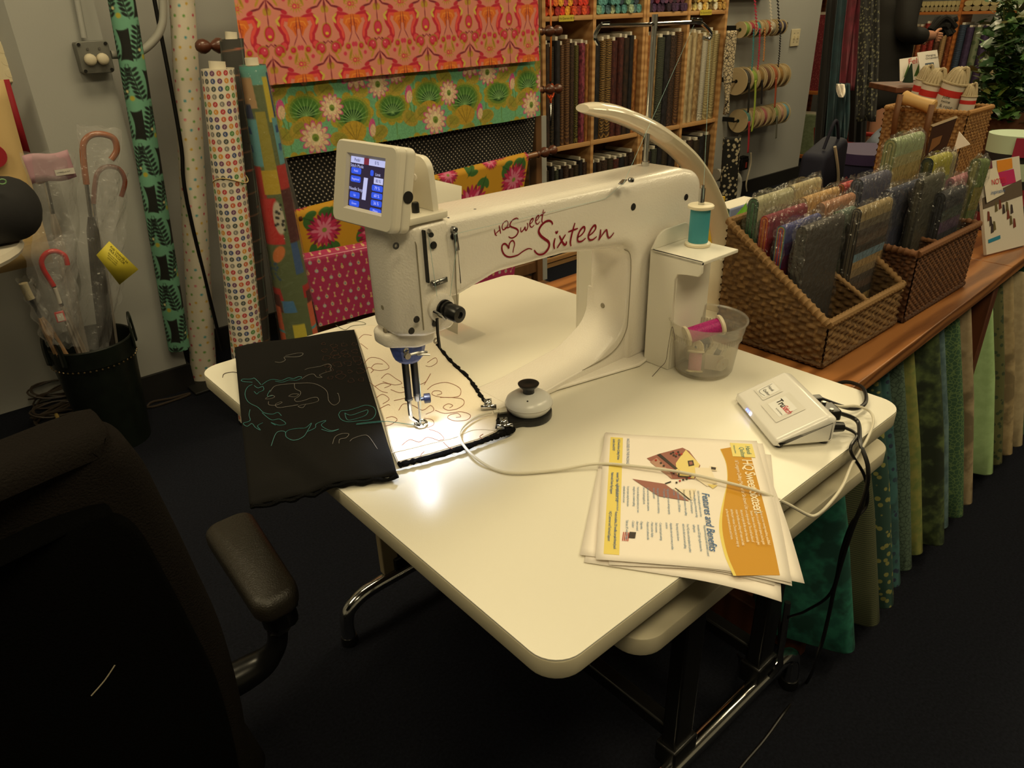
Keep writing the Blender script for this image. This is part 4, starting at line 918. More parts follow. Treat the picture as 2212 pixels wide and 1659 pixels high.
# ================================================================= long-arm sewing machine
MW = mat('machine_white', (232, 226, 216), .22, bump=.35, bscale=330, coat=.25); MDARK = mat('machine_hole', (20, 18, 18), .5); MGREY = mat('seam_grey', (140, 132, 112), .5)
BLUEL = mat('led_housing', (70, 86, 150), .5, var=.3, vscale=90)
ma = thing('sewing_machine', 'white long-arm sewing machine with red script lettering on its arm', 'sewing machine', (.45, .45, TZ))
YF, YR = .40, .507
prof = rpoly([(.572, .7405), (.757, .7405), (.757, 1.046, .034), (.70, 1.060, .03), (.19, 1.068), (.188, .96), (.215, .958, .015), (.285, .974, .05), (.42, .972), (.572, .950, .035)], 7)
MB().prism(prof, XZ, YF, YR, r=.022, seg=6).build('arm_casting', MW, ma, ang=60)
fil = rpoly([(.60, .7405), (.60, .86), (.5735, .86), (.5715, .80, .07), (.50, .763, .1), (.37, .749, .08), (.31, .7475), (.31, .7405)], 8)
MB().prism(fil, XZ, YF+.012, YR-.002, r=.003, seg=3).build('pillar_fillet', MW, ma, ang=60)
pl = [(.315, .424), (.41, .411), (.50, .392), (.575, .376), (.625, .386), (.74, .386), (.74, .545), (.60, .552), (.55, .526), (.44, .509), (.24, .507), (.15, .505), (.13, .49), (.13, .44), (.15, .425)]
MB().prism(pl, XY, TZ+.0005, TZ+.007, r=.004, seg=3).build('bed_plate', MW, ma)
MB().prism(rpoly([(.122, .43, .022), (.122, YR-.002, .04), (.205, YR-.002, .02), (.205, .402, .012), (.152, .402, .018)], 6), XY, .917, 1.071, r=.012, seg=4).build('head_cover', MW, ma, ang=60)
MB().prism(rpoly([(.117, .45, .02), (.117, .495, .03), (.188, .495, .02), (.188, .42, .02), (.15, .42, .02)], 5), XY, .897, .918, r=.006, seg=3).build('light_ring', MW, ma)
# mouldings of the two seams on the casting
MB().tube([(.150, .4035, .93), (.150, .4035, 1.045), (.150, .409, 1.06)], .0009, 5).build('seam', MGREY, ma)
MB().tube([(.205, .4, .93), (.205, .3995, .98), (.208, .3995, 1.04)], .0007, 5).build('seam', MGREY, ma)
x0, y0 = .573, .44
MB().tube(smoothpts([(.560, y0-.03, .949), (.5715, y0-.035, .93), (.5715, y0-.035, .83), (.566, y0-.035, .80), (.545, y0-.032, .774), (.50, y0-.03, .7625), (.42, y0-.022, .7525), (.36, y0-.016, .7485), (.33, y0-.012, .748)], 5), .0008, 5).build('seam', MGREY, ma)
# take-up slot and holes
a, b = PY(914, 497, YF), PY(919, 612, YF)
MB().prism(rrect(a.x-.0012, b.z, a.x+.0018, a.z, .001, 3), XZ, YF-.0028, YF+.002).build('takeup_slot', MDARK, ma)
MB().cyl((a.x+.008, YF-.001, a.z-.003), (a.x+.002, YF-.014, a.z-.004), .0035, n=10).build('takeup_lever', STEEL, ma)
for px, py, r in ((937, 530, .0045), (902, 691, .0042), (891, 716, .0042), (940, 699, .0042), (1368, 447, .0055), (1482, 426, .0052), (827, 664, .0042), (831, 714, .0042)):
    p = PY(px, py, YF); yy = YF
    if px < 835: p = PX(px, py, .1225); MB().lathe([(r, 0), (r*.8, .0012), (0, .0012)], (.1228, p.y, p.z), 14, axis=(-1, 0, 0), cap=False).build('screw_hole', MGREY, ma); continue
    MB().lathe([(r*1.15, 0), (r, .0014), (0, .0014)], (p.x, yy+.0006 if px > 905 else .4025, p.z), 16, axis=(0, -1, 0), cap=False).build('screw_hole', MDARK, ma)
for px, py in ((855, 531), (877, 758), (942, 736)):
    p = PY(px, py, .402); MB().lathe([(.0045, 0), (.0045, .001), (.0022, .001), (.0022, -.001)], (p.x, .4022, p.z), 14, axis=(0, -1, 0), cap=False).build('cap_screw', STEEL, ma)
p = PX(1302, 660, .572); MB().lathe([(.005, 0), (.004, .0012), (0, .0012)], (.5717, p.y, p.z), 14, axis=(-1, 0, 0), cap=False).build('screw_hole', MGREY, ma)
for px, py in ((967, 471), (1026, 453)):
    p = PZ(px, py, 1.066); MB().lathe([(.003, 0), (.002, .001)], (p.x, p.y, 1.066), 10).build('screw_hole', MDARK, ma)
# thread guides, tension knob, check spring
def guide(px0, py0, px1, py1, w_):
    a, b = PY(px0, py0, YF-.004), PY(px1, py1, YF-.004)
    MB().ribbon([a, b], w_, Vector((0, -1, 0))).build('thread_guide', STEEL, ma, solid=.002); MB().lathe([(.004, 0), (.004, .006), (.003, .007)], (a.x, YF, a.z), 10, axis=(0, -1, 0)).build('guide_screw', STEEL, ma)
guide(982, 496, 988, 541, .006); guide(938, 613, 966, 603, .007)
p = PY(980, 510, YF); MB().lathe([(.005, 0), (.0045, .0012), (0, .0012)], (p.x, YF+.0005, p.z), 14, axis=(0, -1, 0), cap=False).build('screw_hole', MDARK, ma)
p = PZ(1345, 400, 1.062); MB().box((p.x, p.y, 1.067), (.03, .008, .002), .5).build('thread_guide', STEEL, ma, bevel=.0006); MB().lathe([(.0045, 0), (.005, .004), (.003, .006)], (p.x+.012, p.y-.006, 1.066), 12).build('guide_screw', STEEL, ma)
p = PY(952, 664, YF); ax = (.12, -1, -.06)
MB().lathe([(.02, -.004), (.02, .004), (.014, .007)], (p.x, YF, p.z), 24, axis=(0, -1, 0)).build('tension_boss', MW, ma)
BLKP = mat('black_plastic', (18, 18, 19), .3)
MB().lathe([(r_*.78, h_*.85) for r_, h_ in [(.0165, 0), (.0165, .003), (.0125, .004), (.0125, .006), (.0155, .007), (.0155, .01), (.0125, .011), (.0135, .014), (.0145, .02), (.0145, .034), (.0135, .037), (.006, .0375), (.006, .034), (0, .034)]], (p.x, YF-.006, p.z), 26, axis=ax, cap=False).build('tension_knob', BLKP, ma)
MB().tube([(p.x-.018, YF-.008, p.z+.002), (p.x-.01, YF-.016, p.z-.004), (p.x-.004, YF-.014, p.z-.012)], .002, 6).build('check_spring', STEEL, ma)
q = PY(944, 688, YF-.012); q2 = PY(950, 752, YF-.01); MB().tube([q, q.lerp(q2, .5)+Vector((-.001, 0, 0)), q2], .0022, 6).build('thread_stirrup', BLKP, ma)
# bobbin guide at the bottom edge of the head
a, b = PY(878, 768, .396), PY(922, 760, .396); m = MB()
m.tube([a, a.lerp(b, .5)+Vector((0, -.004, .003)), b], .0018, 6); m.tube([a.lerp(b, .45)+Vector((0, -.002, 0)), b+Vector((.002, -.003, -.004))], .0016, 6); m.build('thread_guide', STEEL, ma); MB().lathe([(.0045, 0), (.0045, .004)], tuple(a), 12, axis=(0, -1, 0)).build('guide_screw', STEEL, ma)
# needle bar, presser bar, hopping foot
nx, ny = .167, .466
MB().lathe([(.026, .9), (.026, .885), (.022, .868), (.016, .862), (0, .862)], (nx-.006, ny, 0), 10, cap=False).build('led_housing', BLUEL, ma, smooth=False)
MB().cyl((nx-.011, ny+.003, .87), (nx-.011, ny+.003, .80), .0052).build('presser_bar', BLKP, ma); MB().cyl((nx-.011, ny+.003, .80), (nx-.011, ny+.003, .797), .006).build('bar_collar', STEEL, ma)
MB().cyl((nx+.002, ny, .87), (nx+.002, ny, .803), .0055).build('needle_bar', BLKP, ma); MB().lathe([(.0055, .806), (.0058, .80), (.004, .792)], (nx+.002, ny, 0), 12).build('needle_clamp', STEEL, ma)
MB().tube(smoothpts([(nx-.011, ny+.003, .80), (nx-.011, ny+.003, .772), (nx-.009, ny+.002, .765), (nx-.002, ny-.001, .757), (nx, ny-.002, .7555)], 5), .0034, 8).build('foot_shank', CHROME, ma)
MB().tube([(nx+.002+.0085*math.cos(q), ny-.003+.0085*math.sin(q), .7545) for q in np.linspace(0, 6.283, 21)[:-1]], .0022, 8, closed=True).build('hopping_foot', CHROME, ma)
MB().cyl((nx+.002, ny-.001, .80), (nx+.002, ny-.002, .752), .0011, n=8).build('needle', STEEL, ma)
MB().lathe([(.003, 0), (.003, .004), (.0075, .005), (.0075, .0135), (.006, .0145)], (nx+.006, ny-.003, .794), 14, axis=(.9, -.5, 0)).build('clamp_screw', mat('blue_black_knob', (24, 28, 48), .3), ma)
# spool brackets (front and rear) on the pillar
def bracket(sy):
    s_ = -1 if sy < 0 else 1; y0 = .388 if s_ < 0 else .519; ye = .285 if s_ < 0 else .62
    m = MB(); zt = .945; X0, X1 = .60, .70
    f = lambda u, v, h: (h, u, v)
    d = lambda k: y0+s_*k
    prof = [(d(0), .7405), (d(.053), .7405), (d(.053), .905), (d(.058), .915), (d(.075), .918), (d(.098), .920), (d(.103), .926), (d(.103), zt), (d(0), zt)]
    m.prism(prof, f, X0, X0+.006); m.box(((X0+X1)/2+.003, y0+s_*.0515, .83), (X1-X0-.006, .004, .18)); m.box(((X0+X1)/2, y0+s_*.0515, zt-.003), (X1-X0, .103, .006))
    m.box((X1-.003, y0+s_*.028, .84), (.006, .05, .2))
    m.prism(rpoly([(X0, zt), (X1, zt), (X1, zt+.03, .03), (X0+.02, zt+.028, .03)], 5), XZ, min(y0, y0+s_*.004), max(y0, y0+s_*.004))
    m.build('spool_bracket', mat('bracket_white', (224, 220, 208), .4), ma, bevel=.0012)
bracket(-1)
m = MB(); m.box((.63, .548, .86), (.075, .005, .24)); m.box((.595, .53, .86), (.004, .04, .24)); m.build('spool_bracket', mat('bracket_white', (224, 220, 208), .4), ma, bevel=.001)
# thread mast
mb = PY(1393, 371, .468); mt_ = PY(1400, 42, .468)
mx, my = mb.x, .468
m = MB(); m.cyl((mx, my, 1.055), (mx, my, 1.068), .007); m.cyl((mx, my, 1.064), (mx+.004, my, mt_.z+.006), .0046, n=12); m.build('thread_mast', CHROME, ma)
l0, l1, c0, r0, r1 = [PY(x, y, my) for x, y in ((1288, 98), (1298, 60), (1398, 53), (1505, 48), (1528, 84))]
m = MB(); m.tube(smoothpts([PY(1292, 95, my), PY(1285, 78, my), PY(1296, 56, my)], 4)+[c0]+smoothpts([PY(1502, 48, my), PY(1518, 52, my), PY(1535, 70, my), PY(1532, 84, my), PY(1520, 82, my)], 4), .0031, 8); m.cyl((mx+.004, my, c0.z-.006), (mx+.004, my, c0.z+.014), .005, n=12)
m.build('mast_arm', CHROME, ma)
m = MB(); g0, g1 = PY(1395, 48, my), PY(1385, 55, my); m.tube([PY(1495, 40, my), PY(1515, 42, my), PY(1518, 52, my)], .002, 6); m.tube([PY(1300, 50, my), PY(1316, 48, my)], .002, 6); m.build('mast_hook', CHROME, ma)
# thread path
THR = mat('thread_teal', (150, 190, 190), .6); gp = PZ(1347, 396, 1.07)
sp_top = PY(1519, 438, .335)
m = MB(); m.tube([PY(1519, 430, .335), PY(1535, 82, my)], .00025, 4); m.tube([PY(1500, 52, my), gp], .00025, 4); gd = PY(983, 505, YF-.008); m.tube([gp, Vector((gp.x-.01, YF-.001, 1.045)), Vector((.40, YF-.002, 1.046)), gd], .00025, 4)
k0 = PY(952, 664, YF-.02); m.tube([gd, PY(985, 545, YF-.006), PY(972, 640, YF-.012)], .00025, 4); m.tube([PY(944, 640, YF-.01), PY(925, 505, YF-.012)], .00025, 4); m.tube([PY(905, 770, .40), (nx+.006, ny-.008, .87), (nx+.004, ny-.006, .80), (nx+.002, ny-.003, .753)], .00025, 4)
m.build('top_thread', THR, ma)
# script lettering on the arm, traced as brush strokes
RED = mat('crimson_script', (128, 12, 34), .35)
S_ = [([(200,395),(207,440),(216,475),(238,492)],15),([(215,470),(250,432),(290,400)],12),([(272,335),(285,395),(297,462)],15),
 ([(385,258),(345,290),(322,340),(325,390),(350,400),(385,370),(408,325),(408,280),(385,258)],13),([(355,375),(395,370),(440,358)],14),
 ([(570,240),(545,222),(505,235),(465,270),(440,320),(450,350),(495,368),(545,390),(568,425),(550,475),(515,510),(470,528),(435,520),(418,505)],18),
 ([(610,365),(605,400),(615,435),(650,400),(672,360),(675,395),(690,412),(712,370),(715,320),(700,300)],16),
 ([(745,315),(775,290),(795,255),(795,228),(775,235),(752,275),(745,320),(760,358),(785,358),(810,330)],16),
 ([(840,265),(868,240),(885,205),(880,180),(858,195),(840,235),(835,275),(850,310),(875,308),(900,275)],16),
 ([(955,90),(945,160),(935,220),(932,270),(942,290)],17),([(900,185),(945,160),(985,125)],15),
 ([(1095,322),(1085,285),(1045,262),(990,275),(930,325),(890,390),(885,440),(915,495),(970,540),(1025,580),(1045,625),(1035,680),(1000,735),(950,775),(895,785),(850,765),(812,715)],31),
 ([(780,705),(735,690),(690,705),(630,740),(560,790),(480,815),(420,820),(370,800),(335,760),(315,700),(318,650),(340,620),(370,620),(400,650),(420,685),(425,640),(445,590),(475,568),(500,585),(510,630),(495,690),(485,755)],20),
 ([(1135,530),(1120,590),(1115,640),(1125,700)],27),([(1142,425),(1158,452),(1178,418)],24),
 ([(1200,490),(1235,570),(1275,630),(1305,620),(1308,580)],29),([(1295,475),(1230,580),(1165,685)],24),
 ([(1440,295),(1415,380),(1385,500),(1370,590),(1378,655)],27),([(1335,435),(1400,410),(1485,380)],22),
 ([(1480,520),(1540,480),(1585,420),(1590,370),(1565,360),(1515,420),(1485,500),(1480,560),(1500,585),(1550,575),(1605,530)],27),
 ([(1650,495),(1710,450),(1755,390),(1760,345),(1735,335),(1685,400),(1650,480),(1648,530),(1670,558),(1720,550),(1775,505)],28),
 ([(1835,395),(1830,470),(1805,565)],27),([(1805,565),(1860,480),(1920,405),(1935,440),(1945,500),(1965,525),(2000,500),(2040,445)],27)]
m = MB()
for i, (st, wd) in enumerate(S_):
    pts = smoothpts([PY(1040+x/7.135, 440+y/7.135, YF-.0004) for x, y in st], 5); n = len(pts)
    ww = [wd*1.3/7.135/1420*(.55+.45*math.sin(math.pi*(k+.7)/(n+.4))) for k in range(n)]
    m.ribbon(pts, ww, Vector((0, -1, 0)), lift=.00002*i)
m.build('script_lettering', RED, ma, smooth=False)
# touch screen on its bracket
SH = mat('screen_shell', (222, 216, 200), .35)
e0, e1 = PY(845, 325, .402), PY(832, 492, .402)        # near vertical edge
scx = .112
zt, zbm = PX(846, 326, scx+.012).z, PX(832, 490, scx).z
fv = Vector((e0.x-e1.x, 0, e0.z-e1.z)).normalized()     # up the tilted face
fu = Vector((.10, -.995, 0)).normalized()               # across, towards the camera side
fn_ = fu.cross(fv).normalized()
if fn_.x > 0: fn_ = -fn_
ctr = PX(784, 400, .115)
def S3(u, v, h): return tuple(ctr+fu*u+fv*v+fn_*h)
sc = thing('control_screen', 'white touch screen display tilted on top of the machine head', 'display', tuple(ctr-fv*.05))
hw, hh = .062, .051
MB().prism(rrect(-hw, -hh, hw, hh, .009, 5), S3, -.030, -.0135, r=.005, seg=4).build('rear_shell', SH, sc, ang=60)
m = MB(); out = rrect(-hw, -hh, hw, hh, .009, 4); inn = [(max(-.034, min(.036, x*.62)), max(-.029, min(.032, y*.66))) for x, y in out]
n = len(out)
def ring(l1, h1, l2, h2): 
    o_ = len(m.v); m.add([S3(*p, h1) for p in l1]+[S3(*p, h2) for p in l2], [(i, (i+1) % n, n+(i+1) % n, n+i) for i in range(n)])
shr = lambda k: [(x*k, y*k) for x, y in out]
ring(out, -.013, out, -.005); ring(out, -.005, shr(.985), -.0015); ring(shr(.985), -.0015, shr(.96), 0); big = [(x*1.12, y*1.12) for x, y in inn]; ring(shr(.96), 0, big, 0); ring(big, 0, inn, -.004)
m.build('bezel', SH, sc, ang=50)
scr = mat('screen_dark', (44, 36, 56), .2, emit=(34, 28, 52), es=.9)
sw, sh0, sh1 = .036, -.031, .033
g = MB().add([S3(-.035, sh0, -.0042), S3(.037, sh0, -.0042), S3(.037, sh1, -.0042), S3(-.035, sh1, -.0042)], [(0, 1, 2, 3)]).build('glass', scr, sc, smooth=False)
UIB = mat('ui_blue', (40, 70, 190), .3, emit=(38, 72, 200), es=1.1); UIW = mat('ui_pale', (170, 176, 220), .3, emit=(164, 170, 218), es=1.0); UIR = mat('ui_red', (120, 40, 60), .3, emit=(110, 36, 56), es=.8); UIT = mat('ui_text', (20, 24, 60), .3, emit=(24, 24, 60), es=.6)
def ui(x0, y0, x1, y1, mt_, txt=None, tm=None, sz=.0055):
    r = .002 if mt_ is UIB else .0001
    pl_ = rrect(x0, y0, x1, y1, r, 3); MB().add([S3(*p, -.0038) for p in pl_], [tuple(range(len(pl_)))]).build('screen_button', mt_, g, smooth=False)
    if txt: textmesh(txt, sz, frame(S3((x0+x1)/2, (y0+y1)/2-sz*.33, -.0035), fu, fv), tm or UIW, 'screen_text', g, align='CENTER')
ui(-.033, .0245, -.006, .0325, UIW, 'Pedal', UIT); ui(-.006, .0245, .004, .0325, UIR); ui(.004, .0245, .036, .0325, UIW, '0 %', UIT)
for y, tx in ((.0115, 'Pedal'), (.0015, 'Regulated'), (-.018, 'Up'), (-.0285, 'Down')): ui(-.031, y, -.0105, y+.0075, UIB, tx, sz=.004)
textmesh('Stitch Mode', .0055, frame(S3(-.033, .0195, -.0037), fu, fv), UIW, 'screen_text', g); textmesh('Needle Stop', .0055, frame(S3(-.033, -.0085, -.0037), fu, fv), UIW, 'screen_text', g)
textmesh('Limit', .005, frame(S3(.018, .0135, -.0037), fu, fv), UIW, 'screen_text', g); ui(.008, .0125, .0145, .0195, UIB); ui(.016, .004, .034, .0115, UIW, '83 %', UIT, .005)
for y, tx in ((-.0045, '79 %'), (-.0135, '60 %'), (-.0225, '36 %')): ui(.013, y, .0345, y+.0072, UIB, tx, sz=.0055)
ui(.012, -.031, .0345, -.025, UIB, 'Menu', sz=.0045)
MB().add([S3(*p, -.0038) for p in ((-.006, -.018), (.002, -.018), (.004, .009), (-.004, .009))], [(0, 1, 2, 3)]).build('speed_bar', UIW, g, smooth=False)
p = S3(hw, -.006, -.021); MB().lathe([(.0075, 0), (.0075, .0008), (0, .0012)], p, 18, axis=fu, cap=False).build('side_port', MDARK, sc)
# its bracket: base plate and rounded upright
br = MB(); bz = 1.071
br.prism(rrect(.123, .402, .204, .492, .006, 3), XY, bz, bz+.009, r=.002, seg=2)
br.build('screen_base_plate', SH, ma)
tb = MB(); tb.prism(rpoly([(.412, bz+.009), (.478, bz+.009), (.472, bz+.075, .02), (.418, bz+.075, .02)], 7), YZ, .186, .195, r=.001, seg=2); tb.build('screen_upright', SH, ma)
MB().lathe([(.005, 0), (.004, .0012), (0, .0012)], (.186, .447, bz+.047), 14, axis=(-1, 0, 0), cap=False).build('screw_hole', MW, ma)
MB().lathe([(.005, 0), (.005, .011), (.004, .013), (0, .013)], (.168, .425, bz+.009), 12, cap=False).build('thumb_screw', BLKP, ma)
# LED of the head
ld = bpy.data.lights.new('needle_led', 'SPOT'); ld.energy = 1.35; ld.color = (.78, .85, 1.0); ld.spot_size = math.radians(100); ld.spot_blend = .9; ld.shadow_soft_size = .012
lo = bpy.data.objects.new('needle_led', ld); COL.objects.link(lo); lo.location = (nx-.008, ny-.022, .858); lo.rotation_euler = (math.radians(-12), math.radians(6), 0)

# ================================================================= acrylic sign behind the machine
f0, f1, f2 = PZ(990, 745, TZ), PZ(945, 725, TZ), PZ(1035, 718, TZ)
top = PX(1033, 408, f0.x+.03)
t = thing('acrylic_sign', 'white sign sheet in a clear acrylic stand behind the machine arm', 'sign', (f0.x, f0.y+.08, TZ))
ACR = filmmat('acrylic', gloss=.12, rough=.04, wrinkle=0, wscale=1, haze=.03)
ya, yb = f0.y, f0.y+.215
hz = top.z; dx = .03
MB().add([(f0.x, ya, TZ+.001), (f0.x, yb, TZ+.001), (f0.x+dx, yb, hz), (f0.x+dx, ya, hz)], [(0, 1, 2, 3)]).build('acrylic_front', ACR, t)
MB().box((f0.x+.034, (ya+yb)/2, TZ+.0018), (.068, yb-ya, .0025)).build('acrylic_foot', ACR, t)
MB().add([(f0.x+.003, ya+.004, TZ+.02), (f0.x+.003, yb-.004, TZ+.02), (f0.x+dx+.003, yb-.004, hz-.003), (f0.x+dx+.003, ya+.004, hz-.003)], [(0, 1, 2, 3)]).build('sign_sheet', mat('sign_paper', (222, 216, 200), .6), t, solid=.0006)
ux, uy = Vector((0, -1, 0)), Vector((dx, 0, hz-TZ)).normalized()
ltr = MB(); B0 = PX(928, 470, f0.x+dx-.002)
for st, wd in (([(2, 40), (0, 22), (-2, 4), (2, -2)], 2.2), ([(-8, 22), (2, 25), (10, 27)], 1.8), ([(-2, -10), (6, -6), (16, -10), (19, -16)], 3.2)):
    ltr.ribbon(smoothpts([B0+ux*(x*.00115)+uy*(y*.00115) for x, y in st], 5), wd*.0011, ux.cross(uy)*-1, lift=.0008)
ltr.build('sign_lettering', RED, t, smooth=False)
# ================================================================= thread spool on the bracket
SPW = mat('spool_cream', (226, 216, 190), .4)
def thread_spool(label, c0, axis, r, h, m_thr, cat='thread spool', group=None, pin=False):
    t = thing('thread_spool', label, cat, c0, group); ax = Vector(axis).normalized()
    MB().lathe([(.003, 0), (r*1.28, 0), (r*1.3, h*.015), (r*1.3, h*.06), (r*1.1, h*.085), (.003, h*.085)], c0, 28, axis=ax, cap=False).build('flange', SPW, t)
    MB().lathe([(.003, h*.9), (r*1.1, h*.9), (r*1.3, h*.925), (r*1.3, h*.98), (r*1.2, h), (r*.3, h), (r*.3, h*.97), (.003, h*.97)], c0, 28, axis=ax, cap=False).build('flange', SPW, t)
    pr = [(r*.97, h*.085)]
    n = 22
    for k in range(n*2+1): pr.append((r*(1.0 if k % 2 else .975), h*(.085+.815*k/(n*2))))
    MB().lathe(pr, c0, 28, axis=ax, cap=False).build('wound_thread', m_thr, t)
    return t
s0 = PZ(1508, 531, .9455)
TEAL = mat('teal_thread', (64, 148, 160), .55)
sp = thread_spool('cream spool of teal thread standing on the bracket shelf', (s0.x+.004, s0.y+.004, .9455), (0, 0, 1), .0165, .068, TEAL)
MB().cyl((s0.x+.004, s0.y+.004, .945), (s0.x+.004, s0.y+.004, 1.045), .0028, n=10).build('spool_pin', CHROME, sp); MB().cyl((s0.x+.004, s0.y+.004, 1.012), (s0.x+.004, s0.y+.004, 1.04), .0048, n=12).build('spool_pin_cap', CHROME, sp)

# ================================================================= clear tub of spools
ct = PZ(1512, 798, TZ); tx, ty = ct.x+.004, ct.y-.004
TUB = filmmat('clear_tub', tint=(244, 242, 236), gloss=.16, rough=.25, wrinkle=.0, wscale=1, haze=.12)
t = thing('plastic_tub', 'translucent plastic tub holding thread spools and bobbins', 'tub', (tx, ty, TZ))
pr = [(0, .002), (.046, .002), (.0485, .006), (.055, .06), (.0575, .064), (.0575, .074), (.0605, .076), (.0635, .094), (.066, .0955), (.0655, .0975), (.0625, .096), (.0595, .078), (.0565, .074), (.054, .06), (.0475, .008), (0, .005)]
MB().lathe(pr, (tx, ty, TZ), 48, cap=False).build('tub_wall', TUB, t)
m = MB()
for k in range(72):
    q = k/72*6.283; m.box((tx+.0578*math.cos(q), ty+.0578*math.sin(q), TZ+.069), (.0012, .0022, .009), q)
m.build('ribbing', TUB, t)['kind'] = 'stuff'
MAG = mat('magenta_thread', (176, 30, 120), .55, var=.3, vscale=400)
thread_spool('cream spool of magenta thread lying across the plastic tub', (tx-.032, ty+.02, TZ+.066), (.82, -.52, .25), .0135, .066, MAG)
thread_spool('pink thread spool at the bottom of the plastic tub', (tx-.036, ty-.006, TZ+.010), (.3, .2, .9), .011, .036, mat('pink_thread', (206, 150, 170), .6))
thread_spool('dark green thread spool at the bottom of the plastic tub', (tx+.002, ty+.026, TZ+.021), (1, .3, .1), .013, .03, mat('green_thread', (26, 60, 44), .6))
thread_spool('navy thread spool deep inside the plastic tub', (tx-.018, ty+.008, TZ+.045), (.9, .1, .0), .012, .034, mat('navy_thread', (36, 38, 74), .6))
def bobbin(label, c0, axis, m_thr):
    tt = thing('bobbin', label, 'bobbin', c0); ax = Vector(axis).normalized()
    for h in (0, .011): MB().lathe([(.003, h), (.0125, h), (.0125, h+.0012), (.003, h+.0012)], c0, 20, axis=ax, cap=False).build('bobbin_disc', mat('white_plastic', (214, 208, 198), .4), tt)
    MB().lathe([(.009, .0012), (.009, .011)], c0, 16, axis=ax).build('wound_thread', m_thr, tt)
bobbin('white bobbin of peach thread facing out in the tub', (tx+.004, ty-.034, TZ+.019), (.25, .95, .1), mat('peach_thread', (206, 140, 116), .6))
bobbin('white bobbin of grey thread leaning in the tub', (tx+.03, ty-.012, TZ+.02), (-.3, .9, .3), mat('grey_thread', (110, 112, 110), .6))
MB_ = MB().box((tx-.004, ty-.022, TZ+.022), (.004, .03, .026), R=Matrix.Rotation(.5, 3, 'Z') @ Matrix.Rotation(.4, 3, 'Y')); tag(MB_.build('thread_card', mat('sticker_white', (206, 200, 190), .6), bevel=.0006), 'small white card standing inside the plastic tub', 'card')
tag(MB().tube(smoothpts([PZ(1458, 735, TZ+.09), PZ(1452, 706, TZ+.10), PZ(1444, 745, TZ+.07), PZ(1438, 780, TZ+.03), PZ(1425, 795, TZ+.004), PZ(1409, 813, TZ+.0008)], 6), .0005, 4).build('loose_thread', mat('dark_thread', (60, 44, 40), .7)), 'loose dark thread trailing over the rim of the tub', 'thread')

# ================================================================= stitch regulator control box
d1 = Vector((-.57, -.82, 0)).normalized(); d2 = Vector((.82, -.57, 0)); o0 = Vector((.585, .193, TZ))
def BX(a, b, h): p = o0+d1*a+d2*b; return (p.x, p.y, TZ+h)
t = thing('control_box', 'white wedge shaped control box with blue lights on the table', 'control box', BX(.075, .045, 0))
CBW = mat('control_box_white', (232, 230, 226), .25, coat=.3); L_ = .150
MB().prism(rpoly([(0, .004, .003), (.088, .004, .004), (.090, .043, .006), (.076, .0475, .008), (.004, .015, .006)], 4), lambda u, v, h: BX(h, u, v), 0, L_, r=.008, seg=5).build('case', CBW, t, ang=60)
for a in (.012, L_-.012):
    for b in (.012, .08): MB().lathe([(.006, 0), (.0065, .004)], BX(a, b, 0), 12).build('rubber_foot', BLKP, t)
ux = d1; sl = Vector((d2.x*.072, d2.y*.072, .0325)).normalized(); nz = ux.cross(sl); nz = nz if nz.z > 0 else -nz
def TP(a, k, e=.0006):  # point on the sloping top: a along, k = 0..1 up the slope
    p = Vector(BX(a, .006+.068*k, .0165+.0305*k)); return tuple(p+nz*e)
LB_ = mat('label_clear', (238, 238, 236), .25)
def patch(a0, a1, k0, k1, mt_, nm, e): 
    pl_ = rrect(a0, k0, a1, k1, .004 if nm == 'label_panel' else .0001, 3); return MB().add([TP(a, k, e) for a, k in pl_], [tuple(range(len(pl_)))]).build(nm, mt_, t, smooth=False)
patch(.058, .112, .18, .8, mat('label_panel_grey', (222, 220, 214), .35), 'label_panel', .0005); patch(.014, .05, .28, .72, mat('label_panel_grey', (222, 220, 214), .35), 'label_panel', .0005)
patch(.064, .104, .3, .68, LB_, 'label_sticker', .0008); patch(.019, .045, .32, .68, LB_, 'label_sticker', .0008)
def ttext(s, sz, a, k, mt_, **kw): return textmesh(s, sz, frame(TP(a, k, .0012), ux, sl), mt_, 'lettering', t, **kw)
ttext('Tru', .0135, .066, .46, INK, bold=.0003); ttext('Stitch', .0125, .0838, .46, mat('label_red', (196, 36, 56), .5), shear=.35, space=.82); ttext('by Handi Quilter', .003, .082, .36, INK)
ttext('Handi', .0065, .024, .54, INK, shear=.1); ttext('Quilter', .0065, .026, .42, INK, shear=.1)
m = MB(); m.ribbon(smoothpts([TP(.022, .66, .0013), TP(.0225, .5, .0013), TP(.024, .36, .0013), TP(.031, .34, .0013), (TP(.042, .37, .0013))], 4), .0006, nz); m.build('emblem_line', INK, t)
LED = mat('blue_led', (120, 140, 255), .3, emit=(90, 110, 255), es=5.0); LEDW = mat('white_led', (220, 226, 255), .3, emit=(210, 220, 255), es=9.0)
for k, a in enumerate((.048, .054, .061)): MB().lathe([(.0018+.0006*(k == 2), 0), (.0012, .0008), (0, .001)], BX(a, .0012, .0105), 10, axis=tuple(-d2+Vector((0, 0, .35))), cap=False).build('indicator_light', LEDW if k == 2 else LED, t)
pe = thing('serial_plug', 'black serial plug with thumbscrews at the back of the control box', 'plug', BX(.105, .10, .01))
MB().box(BX(.10, .103, .026), (.03, .026, .017), math.atan2(d1.y, d1.x)).build('plug_body', BLKP, pe, bevel=.003); MB().cyl(BX(.09, .1, .034), BX(.09, .1, .038), .003, n=8).build('thumb_screw', STEEL, pe); MB().cyl(BX(.112, .1, .034), BX(.112, .1, .038), .003, n=8).build('thumb_screw', STEEL, pe)
